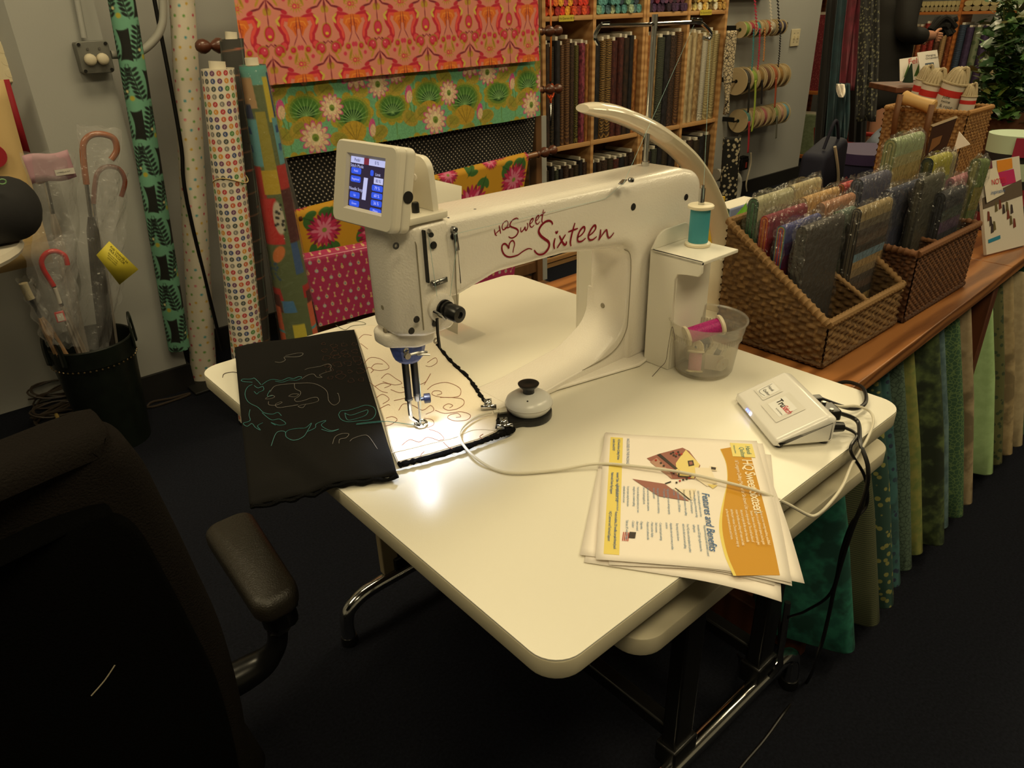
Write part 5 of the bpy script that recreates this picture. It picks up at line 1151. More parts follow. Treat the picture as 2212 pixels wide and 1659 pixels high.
pe = thing('power_plug', 'round black power plug in the back of the control box', 'plug', BX(.13, .1, .01)); MB().cyl(BX(.128, .089, .018), BX(.128, .112, .016), .0085, .007).build('plug_body', BLKP, pe)
pe = thing('usb_plug', 'black ribbed plug at the upper back of the control box', 'plug', BX(.07, .1, .02)); MB().box(BX(.068, .098, .03), (.014, .02, .011), math.atan2(d1.y, d1.x)).build('plug_body', BLKP, pe, bevel=.002)
BLKC = mat('black_cable', (20, 19, 19), .32); WHC = mat('white_cable', (214, 208, 190), .4)
Z1 = TZ+.0035
c1 = [Vector(BX(.068, .108, .03)), PZ(1840, 883, TZ+.012), PZ(1870, 868, TZ+.008), Vector((.768, .075, TZ+.004)), Vector((.79, .125, TZ-.02)), Vector((.775, .17, TZ-.1)), Vector((.79, .16, .3)), Vector((.80, .13, .02))]
tag(MB().tube(smoothpts(c1, 8), .0032, 8).build('black_cable', BLKC), 'black cord looping off the rear table edge beside the counter', 'cord')
c2 = [Vector(BX(.102, .116, .025)), Vector(BX(.11, .145, .012)), Vector((.60, -.006, TZ+.004)), PY(1875, 1010, -.03), PY(1868, 1070, -.035), PY(1835, 1160, -.03), PY(1805, 1260, -.02), PY(1790, 1330, -.01), PY(1772, 1400, .0), PZ(1745, 1470, .01), PZ(1690, 1545, .006), PZ(1650, 1600, .006), PZ(1600, 1659, .006), PZ(1560, 1720, .006)]
tag(MB().tube(smoothpts(c2, 8), .0032, 8).build('black_cable', BLKC), 'thick black cord hanging from the serial plug to the carpet', 'cord')
c3 = [Vector(BX(.128, .112, .016)), Vector(BX(.138, .13, .006)), Vector((.572, -.006, TZ+.003)), PY(1868, 1030, -.02), PY(1872, 1090, -.025), PY(1840, 1130, -.02), PY(1818, 1190, -.012), PY(1795, 1280, -.006), PY(1740, 1320, .04), PY(1690, 1345, .09), PY(1680, 1420, .09), PZ(1600, 1420, .006), PZ(1545, 1330, .006)]
tag(MB().tube(smoothpts(c3, 8), .0024, 8).build('black_cable', BLKC), 'thinner black cord hanging from the round power plug', 'cord')
c4 = [Vector(BX(.058, .092, .03)), PZ(1810, 877, TZ+.028), PZ(1850, 877, TZ+.02), PZ(1880, 890, TZ+.01), PZ(1886, 915, TZ+.006), PZ(1870, 955, TZ+.006), PY(1842, 1000, -.012), PY(1820, 1050, -.03), PY(1790, 1090, -.035), PY(1765, 1112, -.03), PY(1745, 1112, -.022), PY(1700, 1088, -.004), PZ(1640, 1062, TZ+.011), PZ(1560, 1040, TZ+.013), PZ(1470, 1020, TZ+.012), PZ(1380, 1008, TZ+.011), PZ(1290, 1002, TZ+.008), PZ(1200, 1016, Z1), PZ(1110, 1022, Z1), PZ(1060, 1010, Z1), PZ(1015, 978, TZ+.012), PZ(993, 945, TZ+.014), PZ(1000, 922, TZ+.014), PZ(1030, 900, TZ+.015), PZ(1062, 890, TZ+.016)]
tag(MB().tube(smoothpts(c4, 8), .0021, 8).build('usb_cable', WHC), 'thin white cable looping across the table over the brochure', 'cable')
pe = thing('usb_plug', 'small white plug in the side of the round encoder puck', 'plug', PZ(1078, 888, TZ+.014)); a, b = PZ(1066, 890, TZ+.016), PZ(1094, 886, TZ+.016)
MB().cyl(a, a.lerp(b, .4), .003, n=8).build('strain_relief', WHC, pe); MB().cyl(a.lerp(b, .4), b, .0048, n=6).build('plug_body', WHC, pe)

# ================================================================= round encoder puck
pk = PZ(1140, 905, TZ); ux_, uy_ = .318, .384
t = thing('encoder_puck', 'round white encoder puck with a black knob on a black base', 'puck', (ux_, uy_, TZ))
base = [(ux_+.036*math.cos(q), uy_+.036*math.sin(q)) for q in np.linspace(-2.6, 1.4, 22)]
bp = base+[(PZ(1075, 890, TZ+.01).x, PZ(1075, 890, TZ+.01).y), (PZ(1070, 925, TZ+.01).x, PZ(1070, 925, TZ+.01).y)]
MB().prism(bp, XY, TZ+.0005, TZ+.012, r=.002, seg=2).build('base', BLKP, t)
MB().lathe([(0, .012), (.030, .012), (.0345, .018), (.037, .0235), (.037, .0255), (.0345, .032), (.026, .0385), (.012, .0415), (0, .042)], (ux_, uy_, TZ), 40, cap=False).build('dome', mat('puck_white', (214, 214, 212), .3, coat=.2), t)
MB().lathe([(.0372, .0244), (.0372, .025)], (ux_, uy_, TZ), 40, cap=False).build('seam', MGREY, t)
MB().lathe([(.009, .04), (.009, .048), (.0155, .0545), (.0165, .057), (.014, .0575), (.006, .056), (0, .056)], (ux_, uy_, TZ), 28, cap=False).build('knob', BLKP, t)
for q in (.5, 3.9): MB().lathe([(.0016, 0), (.0014, .0006)], (ux_+.024*math.cos(q), uy_+.024*math.sin(q), TZ+.0388), 8, axis=(math.cos(q)*.3, math.sin(q)*.3, 1)).build('screw_hole', MDARK, t)
def clip(px, py, rz, lab):
    p = PZ(px, py, TZ+.016); t = thing('metal_clip', lab, 'clip', (p.x, p.y, TZ))
    R = Matrix.Rotation(rz, 3, 'Z'); w_, l_ = .024, .011
    P = lambda x, y, z: tuple(Vector((p.x, p.y, TZ+.006))+R @ Vector((x, y, z)))
    m = MB(); m.add([P(-w_/2, -l_/2, .012), P(w_/2, -l_/2, .012), P(w_/2, l_/2, .006), P(-w_/2, l_/2, .006), P(-w_/2, -l_/2, .004), P(w_/2, -l_/2, .004)], [(0, 1, 2, 3), (0, 4, 5, 1)]); m.build('jaw', CHROME, t, solid=.0014)
    MB().cyl(P(-w_/2, 0, .006), P(w_/2, 0, .006), .0022, n=8).build('spring', STEEL, t); MB().ribbon([P(0, l_/2, .006), P(0, l_*1.4, .012)], .012, Vector((0, 0, 1))).build('lever', CHROME, t, solid=.001)
    for s_ in (-1, 1): MB().lathe([(.0022, 0), (0, .0004)], P(s_*w_*.28, 0, .0102), 10, axis=tuple(R @ Vector((0, .45, .9))), cap=False).build('eyelet', MDARK, t)
clip(1055, 874, -.62, 'chrome clip gripping the quilt edge behind the puck'); clip(1090, 915, -.6, 'chrome clip gripping the quilt edge in front of the puck')

# ================================================================= quilt sample: white half and black half
QZ = TZ+.0075
QW = mat('quilt_white', (232, 222, 204), .85, bump=.35, bscale=260); QB = mat('quilt_black', (17, 16, 15), .9, bump=.25, bscale=700, spec=.15); QF = mat('black_fleece', (14, 14, 15), .95, bump=1.0, bscale=500, spec=.1)
qt = thing('quilt_sample', 'cream and black quilting practice sandwich lying under the needle', 'quilt', (.2, .55, TZ))
wp = [(800, 703), (870, 712), (935, 738), (958, 760), (985, 790), (1018, 822), (1048, 862), (1072, 895), (1085, 920), (1070, 932), (1035, 948), (990, 962), (930, 980), (860, 998), (848, 970), (830, 905), (800, 815), (780, 750), (766, 712)]
poly = [PZ(x, y, QZ) for x, y in wp]; cxy = sum((Vector((p.x, p.y, 0)) for p in poly), Vector())/len(poly)
poly2 = [(p.x, p.y) for p in poly]
def inside(x, y, pl_):
    r = False; n = len(pl_)
    for i in range(n):
        (xa, ya), (xb, yb) = pl_[i], pl_[(i+1) % n]
        if (ya > y) != (yb > y) and x < (xb-xa)*(y-ya)/(yb-ya)+xa: r = not r
    return r
MB().prism(poly2, XY, TZ+.0072, QZ+.0012, r=.0012, seg=2).build('white_top', QW, qt)
ins = [(cxy.x+(x-cxy.x)*.985, cxy.y+(y-cxy.y)*.985) for x, y in poly2]
MB().prism([(cxy.x+(x-cxy.x)*1.012, cxy.y+(y-cxy.y)*1.008) for x, y in poly2], XY, TZ+.0071, TZ+.0074).build('batting', mat('batting', (200, 190, 170), .9), qt)
# fleecy black binding along two sides
def fuzzy(pxs, w0, name):
    pts = smoothpts([PZ(x, y, TZ+.0088) for x, y in pxs], 10); m = MB(); n = len(pts)
    rr = [w0*(1+.35*random.uniform(-1, 1)) for _ in range(n)]
    pts = [p+Vector((random.uniform(-1, 1)*.0008, random.uniform(-1, 1)*.0008, 0)) for p in pts]
    m.tube(pts, rr, 7); m.build(name, QF, qt)
fuzzy([(945, 745), (975, 782), (1010, 815), (1035, 850), (1058, 880)], .0032, 'black_edge'); fuzzy([(862, 1004), (930, 988), (1000, 968), (1050, 950), (1085, 938), (1108, 928)], .0042, 'black_edge'); fuzzy([(1078, 905), (1090, 925), (1108, 930)], .0045, 'black_edge')
# black half: a sheet lying on the table and over its left edge
BQ = [PZ(507, 752, TZ+.03), PZ(765, 714, QZ+.004), PZ(858, 1026, QZ+.004), PZ(540, 1092, TZ-.012)]
qpx = [(507, 752), (765, 714), (858, 1026), (540, 1092)]
def BQS(u, v):
    p = BQ[0].lerp(BQ[1], u).lerp(BQ[3].lerp(BQ[2], u), v)
    wv = .0022*math.sin(u*9+v*3)*(1-u*.5)+.004*math.sin(u*3.1)*(v < .5)*(.5-v)
    zmin = TZ+.0105+.45*min(0, p.x)
    return Vector((p.x, p.y, max(p.z+wv+.006*math.exp(-((v-.93)/.06)**2)*math.sin(u*8), zmin)))
def BQI(px, py):
    u = v = .5
    for _ in range(12):
        A, B, C_, D = [np.array(q, float) for q in qpx]
        f = A*(1-u)*(1-v)+B*u*(1-v)+C_*u*v+D*(1-u)*v-np.array([px, py], float)
        du = (B-A)*(1-v)+(C_-D)*v; dv = (D-A)*(1-u)+(C_-B)*u
        J = np.stack([du, dv], 1); s = np.linalg.solve(J, -f); u += s[0]; v += s[1]
    return u, v
m = MB(); m.grid(lambda u, v: tuple(BQS(u, v)), 40, 50, flip=True); bt = m.build('black_top', QB, qt, solid=.003)
m = MB(); m.tube([BQS(k/30, 1.0)+Vector((0, -.001, -.003+.002*math.sin(k*1.3))) for k in range(31)], [.0026+.0016*math.sin(k*.9)**2 for k in range(31)], 6); m.build('fleece_edge', QF, qt)
def stitch_b(pxs, r, mt_, closed=False):
    return smoothpts([BQS(*BQI(x, y))+Vector((0, 0, .0022)) for x, y in pxs], 7, closed)
T1, T2, T3 = mat('stitch_teal', (60, 128, 130), .6), mat('stitch_grey', (120, 116, 112), .6), mat('stitch_rust', (72, 42, 28), .6)
K = lambda L, s=5.027, ox=400, oy=660: [(ox+x/s, oy+y/s) for x, y in L]
m = MB()
for L in ([(620,940),(640,925),(700,930),(740,925),(760,920),(800,960),(830,1000)], [(620,940),(650,958),(740,970)], [(740,995),(690,1030),(665,1100),(680,1170),(720,1220),(800,1260),(870,1330),(960,1350),(1020,1330),(1060,1370)], [(930,1060),(900,1130),(960,1120)],
          [(945,1655),(1010,1560),(1100,1550),(1120,1610),(1200,1640),(1300,1600),(1350,1530),(1390,1450),(1330,1500),(1250,1510),(1150,1530),(1110,1560)], [(1350,1540),(1430,1500),(1440,1460),(1500,1430),(1550,1420),(1500,1470),(1600,1520),(1690,1500),(1600,1530),(1500,1510)], [(1690,1350),(1720,1310),(1800,1300),(1900,1270),(2000,1240),(2090,1260),(2110,1320),(2060,1380),(1950,1400),(1800,1420),(1720,1400),(1690,1350)], [(1760,1330),(1830,1350),(1950,1310),(2020,1290),(2000,1340),(1900,1380),(1790,1400),(1760,1330)], [(1890,1435),(2040,1410),(2190,1390)],
          [(720,1290),(710,1350),(720,1410),(650,1440),(690,1470),(740,1440),(780,1480),(830,1500),(800,1460),(860,1440)], [(850,1330),(900,1380),(960,1420),(1040,1410),(1110,1460),(1040,1480),(950,1450),(1000,1480)], [(840,1000),(900,950),(960,930),(1050,940),(1120,910),(1180,920),(1230,900),(1270,910),(1220,940),(1130,935),(1060,960),(980,950)], [(760,1010),(800,1040),(850,1020),(860,1060),(810,1090),(790,1110),(760,1080)]):
    m.tube(stitch_b(K(L), 0, 0), .00045, 4)
m.build('teal_stitching', T1, qt)['kind'] = 'stuff'
m = MB()
for L in ([(970,705),(1030,712),(1080,680),(1070,640),(1180,640),(1250,630),(1270,595),(1200,590),(1080,620)], [(930,1080),(980,1010),(1100,985),(1250,980),(1380,990),(1480,1030),(1560,1100),(1580,1200),(1640,1250),(1700,1210),(1690,1130),(1675,1120)], [(1190,980),(1200,1040),(1260,1080),(1250,1130),(1200,1170),(1220,1200),(1300,1190),(1380,1160),(1450,1160),(1460,1200),(1380,1225),(1290,1240),(1240,1260),(1290,1275),(1320,1240)], [(1130,1130),(1170,1105),(1240,1110),(1200,1140),(1130,1130)], [(880,1160),(940,1120),(980,1135),(930,1160),(880,1165)], [(915,1190),(920,1230),(990,1240),(1060,1210),(1040,1200),(990,1230),(1020,1270),(1120,1260),(1240,1240)], [(1300,815),(1360,800),(1470,790),(1560,765),(1600,790),(1590,830),(1600,850),(1510,880),(1470,900),(1500,930),(1440,920),(1400,880),(1330,890),(1270,930)], [(1620,1650),(1650,1580),(1720,1545),(1800,1540),(1770,1580),(1700,1600),(1690,1640)], [(1810,1610),(1850,1580),(1950,1545),(2020,1550),(2110,1655)]):
    m.tube(stitch_b(K(L), 0, 0), .0004, 4)
m.build('grey_stitching', T2, qt)['kind'] = 'stuff'
m = MB()
for k in range(26):
    cx_, cy_ = 1500+(k*137 % 470), 480+(k*89 % 520); r0 = 24+(k*31 % 26)
    L = [(cx_+r0*(1.3 if q % 2 else .8)*math.cos(q*.9+k), cy_+r0*.7*math.sin(q*.9+k)) for q in range(7)]
    if max(x for x, y in L) < 1560+max(0, (cy_-420))*.55+330: m.tube(stitch_b(K(L), 0, 0), .00032, 4)
m.build('rust_stitching', T3, qt)['kind'] = 'stuff'
# stitching on the white half
def onw(L, s=2.911, ox=480, oy=680): return smoothpts([PZ(ox+x/s, oy+y/s, QZ+.0016) for x, y in L], 6)
WS = mat('stitch_brown', (150, 96, 72), .7); m = MB()
for L in ([(1290,470),(1330,440),(1400,425),(1460,440),(1500,470),(1490,510),(1430,520),(1360,515),(1320,500),(1330,480),(1370,480),(1380,495),(1350,505)], [(1270,440),(1310,370),(1280,420),(1240,440)], [(1370,520),(1440,520),(1510,530),(1520,560),(1480,590),(1420,600),(1390,580),(1420,560),(1450,570),(1430,585)], [(1340,600),(1400,620),(1500,610),(1560,630),(1540,660),(1470,668),(1420,650),(1430,630),(1480,620),(1500,640),(1470,645)], [(1110,600),(1140,560),(1200,570),(1260,600),(1310,570),(1330,600),(1280,625)], [(1060,470),(1120,490),(1170,470),(1130,455)], [(1000,400),(1040,370),(1090,400),(1130,430),(1080,440),(1010,420)], [(890,310),(930,270),(1000,280),(1050,330),(1000,350),(940,340),(960,310),(1010,310)], [(1290,300),(1340,270),(1350,300),(1310,325),(1280,320)], [(1030,650),(1070,640),(1100,660),(1060,690),(1020,700)], [(1270,650),(1320,660),(1330,690),(1290,710)], [(1300,720),(1360,740),(1395,780),(1360,790)], [(1130,820),(1180,785),(1240,800),(1290,770),(1360,790)], [(960,450),(1010,430),(1060,440),(1020,460)], [(990,590),(1040,565),(1055,570)], [(870,180),(915,215)], [(860,150),(890,125),(940,130)], [(920,420),(960,450),(1000,480),(1040,490)], [(1080,540),(1180,520),(1240,530)], [(1640,750),(1620,765),(1635,780)], [(1255,905),(1250,880),(1270,860)], [(1390,800),(1420,830),(1450,845)], [(900,350),(920,330),(950,345),(935,365)], [(970,520),(1010,500),(1050,530),(1010,560)]):
    m.tube(onw(L), .0005, 4)
m.build('brown_stitching', WS, qt)['kind'] = 'stuff'
m = MB(); m.tube(onw([(1065, 868), (1150, 850), (1250, 825), (1370, 795), (1470, 770), (1560, 730), (1640, 722), (1720, 730)]), .0007, 4); m.build('seam_ridge', mat('batting', (200, 190, 170), .9), qt)
# loose threads and scrawls on the bare table
for k, (L, lab) in enumerate((([(240,800),(262,740),(340,722),(420,735),(400,770),(330,800),(260,830)], 'grey thread loop lying at the left corner of the table'), ([(3250,500),(3300,450),(3380,430),(3460,440),(3500,380)], 'grey thread scrap lying at the back edge of the table'), ([(4300,60),(4380,20),(4460,60)], 'grey thread'))[:1]):
    pts = smoothpts([PZ(400+x/5.027*1.35-12, 660+y/5.027, TZ+.0008) for x, y in [(345,780),(360,740),(430,722),(480,740),(470,775),(500,790),(545,790)]], 6)
    tag(MB().tube(pts, .0006, 4).build('loose_thread', mat('dark_thread', (60, 44, 40), .7)), lab, 'thread')
pts = smoothpts([PZ(x, y, TZ+.0008) for x, y in ((725, 702), (745, 712), (760, 704), (790, 700), (775, 694), (750, 697))], 6)
tag(MB().tube(pts, .0005, 4).build('loose_thread', mat('grey_green_thread', (110, 116, 100), .7)), 'tangled grey green thread near the back table edge', 'thread')
# teal bobbin thread trailing from the black half to the needle
tag(MB().tube([BQS(*BQI(775, 948))+Vector((0, 0, .003)), BQS(*BQI(845, 938))+Vector((0, 0, .003)), Vector((nx, ny-.004, QZ+.003))], .0005, 4).build('loose_thread', T1), 'taut teal thread from the black quilt half to the needle', 'thread')

# ================================================================= brochures
U = Vector((-.765, -.644, 0)).normalized(); Vv = Vector((.644, -.765, 0)).normalized(); pc = Vector((.318, .087, 0))
PAP = mat('paper_white', (236, 228, 218), .6)
def sheet(k, dx, dy, rot, z, label):
    R = Matrix.Rotation(rot, 3, 'Z'); u, v = R @ U, R @ Vv; c0 = pc+Vector((dx, dy, 0)); m = MB()
    def fn(a, b):
        p = c0+u*((a-.5)*.2794)+v*((b-.5)*.2159); over = max(0, -p.y); e = max(0, abs(a-.5)*2-.86)
        return (p.x, p.y, z-over*over*1.6+.002*e*e*8*(1 if k == 0 else .4))
    m.grid(fn, 22, 16); o = m.build('brochure_sheet', PAP, solid=.0002, loc=(c0.x, c0.y, TZ)); tag(o, label, 'brochure'); return o, c0, u, v, fn
lab = ['plain white bottom sheet of the brochure pile', 'lower white sheet fanned out beneath the brochure', 'middle white sheet fanned out beneath the brochure', 'white sheet directly beneath the printed brochure']
for k, (dx, dy, rot) in enumerate(((-.009, -.010, -.11), (-.004, .008, -.07), (.006, -.006, .05), (.003, -.003, -.03))): sheet(1, dx, dy, rot, TZ+.0015+.0012*k, lab[k])
o, c0, u, v, fnp = sheet(0, 0, 0, 0, TZ+.0064, 'printed brochure with an orange header lying on top of the pile')
def PG(x, y, e=.0003):   # page coordinates in inches, origin at page lower left, 11 x 8.5
    p = Vector(fnp(x/11, y/8.5)); return (p.x, p.y, p.z+e)
def pcoat(nm, pts, mt_, e, dense=0):
    if dense:
        q = []
        for i in range(len(pts)):
            a, b = Vector(pts[i]), Vector(pts[(i+1) % len(pts)]); q += [tuple(a.lerp(b, k/dense)) for k in range(dense)]
        pts = q
    return MB().add([PG(x, y, e) for x, y in pts], [tuple(range(len(pts)))]).build(nm, mt_, o, smooth=False)
ORG['brochure_sheet.004'] = Vector((c0.x, c0.y, TZ)); ORG[o.name] = Vector((c0.x, c0.y, TZ))
def strip(nm, f_lo, f_hi, x0, x1, mt_, e, n=40):
    m = MB(); m.grid(lambda a, b: PG(x0+(x1-x0)*a, f_lo(x0+(x1-x0)*a)*(1-b)+f_hi(x0+(x1-x0)*a)*b, e), n, 6); return m.build(nm, mt_, o, smooth=False)
def PPX(x, y):   # photograph pixel -> page inches
    d = PZ(x, y, TZ+.0066)-c0; return (5.5+d.dot(u)/.0254, 4.25+d.dot(v)/.0254)
Q5 = lambda L: [PPX(1250+x/4.147, 900+y/4.147) for x, y in L]
lc = [(1270,292),(1318,400),(1334,500),(1332,600),(1308,740),(1288,880),(1286,1000),(1306,1130),(1340,1250),(1375,1330),(1415,1412)]
rc = [(1514,248),(1590,530),(1665,810),(1740,1100),(1812,1372)]
def band(nm, A, B, mt_, e):
    A, B = [smoothpts([(*p, 0) for p in Q5(L)], 5) for L in (A, B)]; n = 40
    g = lambda L, t: L[min(len(L)-2, int(t*(len(L)-1)))].lerp(L[min(len(L)-1, int(t*(len(L)-1))+1)], t*(len(L)-1)-min(len(L)-2, int(t*(len(L)-1))))
    m = MB(); m.grid(lambda a, b: PG(*(g(A, a).lerp(g(B, a), b))[:2], e), n, 8); return m.build(nm, mt_, o, smooth=False)
band('header_edge', [(x-4-24*min(1, max(0, (y-600)/400)), y) for x, y in lc], lc, mat('print_yellow', (226, 206, 106), .6), .0004)
band('header_band', lc, rc, mat('print_orange', (196, 142, 28), .6), .0005)
strip('footer_band', lambda x: .35, lambda x: 1.05, .4, 10.6, mat('print_yellow', (226, 206, 106), .6), .0004)
strip('logo_block', lambda x: 7.0, lambda x: 8.2, .35, 1.75, mat('print_pale_yellow', (230, 214, 128), .6), .0008, 4)
BLU, WHT, TLB = mat('print_blue', (50, 96, 150), .6), mat('print_white', (240, 226, 196), .6), mat('print_teal', (50, 120, 130), .6); LGT = mat('print_light_blue', (120, 144, 170), .6)
def ptext(s, sz, x, y, mt_, e=.0011, **kw): return textmesh(s, sz*.0254, frame(PG(x, y, e), u, v), mt_, 'print_lettering', o, **kw)
ptext('HQ Sweet Sixteen', .74, 2.0, 7.45, WHT, space=.86, bold=.0002); ptext('16" Longarm Quilting Machine for Sit-down Use', .27, 2.1, 7.05, WHT, space=.86)
ptext('Handi', .36, .6, 7.8, TLB, shear=.1); ptext('Quilter', .36, .75, 7.45, TLB, shear=.1); ptext('helping quilters', .14, .6, 7.15, TLB)
ptext('Features and Benefits', .52, 5.35, 5.08, BLU, shear=.25, bold=.0001); ptext('INCLUDED IN THE PACKAGE', .21, .5, 1.28, BLU)
hdr = ['If you use your sewing machine, you\'ll find enough to fit your', 'project in a small throat space, you\'re going to love the HQ Sweet', 'Sixteen. Sixteen inches of throat space gives you room to quilt', 'on a large-size quilt. The small surface of the included table', 'lets your project lie flat under the needle. The powerful', 'motor handles everything with ease and stitches up to 1,500', 'stitches per minute. Choose your own easy speed and set it', 'as the improvement shows and more.']
for k, s in enumerate(hdr): ptext(s, .215, 7.0-.08*k+(.15*k if k > 5 else 0)-.35*0, 7.72-.225*k, WHT, space=.8) if False else ptext(s[:44], .19, 6.6, 7.72-.23*k, WHT, space=.82)
body = [['Full 16" of throat length provides more than', '2 times the quilting space of domestic sewing', 'machines, with over 8" of vertical space'], ['Foot pedal adds convenience when quilting'], ['Stitching speeds of up to 1,500 stitches', 'per minute'], ['High-speed rotary hook with large capacity', '"M" class bobbin'], ['Hopping foot promotes stitch consistency,', 'even at high speed'], ['Can use most domestic rulers, patterns,', 'pens, stencils, pictographs, etc.'], ['Hand controlled speed precision; your own', 'timing for clean, consistent quilting'], ['It is your space using the interactive', 'adjustable table touch screen'], ['Easy needle change with ergonomic thumb', 'screw']]
y = 5.6
for g_ in body:
    for j, s in enumerate(g_):
        if y < 1.5: break
        ptext(s, .16, 5.2, y-.75, LGT, space=.8, e=.0009); y -= .2
    y -= .1
body2 = [['Responsive foot pedal with half-stitch control'], ['Innovative LED light ring illuminates the', 'quilting area'], ['Free HQ video and templates for perfect', 'stitch-in-the-ditch and curved quilting'], ['Easy setup and take-down'], ['Adjustable color touch screen provides', 'access to:'], ['- Customized quick settings', '- Stitch counters', '- Metric number display', '- Rotation and software info'], ['- Diagnostics', '- Alarm control', '- Calculator'], ['Table size: 30" wide, 36" deep'], ['Accessories for Sweet Sixteen open toe', 'hopping foot, horizontal spool pin'], ['Available: 18"x30" Table extension'], ['Made in the USA']]
y = 5.5
for g_ in body2:
    for j, s in enumerate(g_):
        if y < 1.75: break
        ptext(s, .16, 8.0, y-.55, LGT, space=.8, e=.0009); y -= .2
    y -= .09
for k, s in enumerate(('HQ Sweet Sixteen Quilting Machine', 'Leaders, Saved DVD', 'Included Table - Height Adjustable 30" x 42"', 'Nationwide Dealer Rep Support', '4 extra bobbins, 20 needles, sample thread pack', 'HQ Customer and Technical Support')):
    ptext(s, .19, .6+(k//2)*3.4, .78-.28*(k % 2), BLU, shear=.2, space=.8)
# product picture on the page
RO, DKP, CYP, MCP = mat('print_rose', (150, 96, 84), .6), mat('print_dark', (54, 44, 36), .6), mat('print_cream_yellow', (226, 206, 130), .6), mat('print_machine', (232, 220, 196), .6)
for L, m_, e_ in (([(610,375),(720,335),(930,280),(990,310),(1090,440),(1040,560),(830,560),(700,450)], RO, .0006), ([(870,420),(905,370),(960,300),(1085,430),(1030,560),(880,520)], CYP, .0008), ([(700,345),(730,335),(890,470),(860,475)], DKP, .0009), ([(640,410),(700,370),(820,500),(840,560),(780,520)], mat('print_tan', (176, 136, 116), .6), .0007),
    ([(890,480),(1020,525),(1000,550),(890,545)], DKP, .001), ([(905,492),(1000,527),(985,540),(903,535)], CYP, .0011), ([(1040,460),(1180,465),(1240,600),(1150,630),(1050,560)], MCP, .0012), ([(1170,447),(1242,458),(1236,492),(1172,486)], MCP, .0013), ([(1185,455),(1230,462),(1226,484),(1186,479)], DKP, .0014),
    ([(480,560),(770,605),(990,760),(715,715)], RO, .0008), ([(840,650),(1050,650),(1020,750),(990,745)], MCP, .0009), ([(858,645),(870,642),(1000,745),(988,748)], DKP, .001), ([(1150,610),(1245,620),(1200,650)], CYP, .0013), ([(770,600),(825,580),(830,590),(780,608)], DKP, .0009), ([(975,400),(1025,395),(1035,440),(985,450)], DKP, .0011), ([(988,410),(1015,407),(1022,432),(994,438)], RO, .0012)):
    pcoat('picture_shape', Q5(L), m_, e_, 3)
for k, (x, y) in enumerate(((825,335),(850,350),(875,335),(870,360),(900,345),(920,340),(845,325),(890,322),(690,395),(735,420),(760,445),(830,500),(850,510),(875,595),(905,580),(935,570),(965,562),(990,555))):
    pcoat('picture_shape', Q5([(x-9, y-6), (x+9, y-8), (x+11, y+7), (x-7, y+8)]), [DKP, DKP, mat('print_red', (170, 50, 40), .6)][k % 3], .0013)
# flag emblem: dark canton and red stripes
pcoat('flag_mark', [(8.9, 1.5), (9.35, 1.45), (9.35, 1.75), (8.9, 1.8)], mat('print_dark', (54, 44, 36), .6), .0008)
for k in range(4): pcoat('flag_mark', [(8.95+.1*0, 1.2+.08*k), (9.6, 1.16+.08*k), (9.6, 1.2+.08*k), (8.95, 1.24+.08*k)], mat('print_red', (170, 50, 40), .6), .0008)

# ================================================================= curved white lamp behind the machine
lb = PZ(1555, 690, .70); lb.y = .478
t = thing('arc_lamp', 'white arc shaped lamp with a curved arm standing on the counter', 'lamp', (lb.x, lb.y, .70))
LW = mat('lamp_white', (222, 214, 190), .25, coat=.4); LWG = mat('lamp_panel', (236, 226, 206), .12, coat=.6)
yl = lb.y
key = [((1563, 690), .022), ((1566, 600), .026), ((1558, 500), .027), ((1530, 415), .028), ((1480, 338), .03), ((1405, 280), .031), ((1330, 246), .03), ((1285, 236), .026), ((1258, 234), .014)]
cp = [PY(x, y, yl) for (x, y), _ in key]; cp[0].z = .72
pts = smoothpts(cp, 8); rr = np.interp(np.linspace(0, 8, len(pts)), range(9), [k for _, k in key])
def arm(pts, rr, nm, mt_, sc=1.0):
    m = MB(); vs_ = []; n = 14
    for i, p in enumerate(pts):
        tn = (pts[min(i+1, len(pts)-1)]-pts[max(i-1, 0)]).normalized(); up_ = tn.cross(Vector((0, 1, 0))).normalized()
        for k in range(n):
            q = 2*math.pi*k/n; vs_.append(p+Vector((0, 1, 0))*rr[i]*sc*math.cos(q)*1.0+up_*rr[i]*sc*.42*math.sin(q))
    fs = [(i*n+k, i*n+(k+1) % n, (i+1)*n+(k+1) % n, (i+1)*n+k) for i in range(len(pts)-1) for k in range(n)]
    m.add(vs_, fs+[tuple(range(n))[::-1], tuple(range((len(pts)-1)*n, len(pts)*n))]); return m.build(nm, mt_, t)
k0 = 38
arm(pts[:k0+1], rr[:k0+1], 'stem', LW); arm(pts[k0:], rr[k0:]*1.03, 'lamp_head', LWG)
MB().prism(rrect(lb.x-.055, yl-.05, lb.x+.06, yl+.07, .02), XY, .7005, .722, r=.006).build('base', LW, t)
MB().prism(rrect(lb.x-.02, yl-.028, lb.x+.035, yl+.028, .012), XY, .72, .84, r=.006).build('pedestal', LW, t)
tag(MB().box((lb.x+.075, yl+.10, .82), (.004, .10, .24)).build('file_folder', mat('yellow_folder', (206, 168, 40), .5), smooth=False), 'bright yellow card folder standing behind the lamp', 'folder')
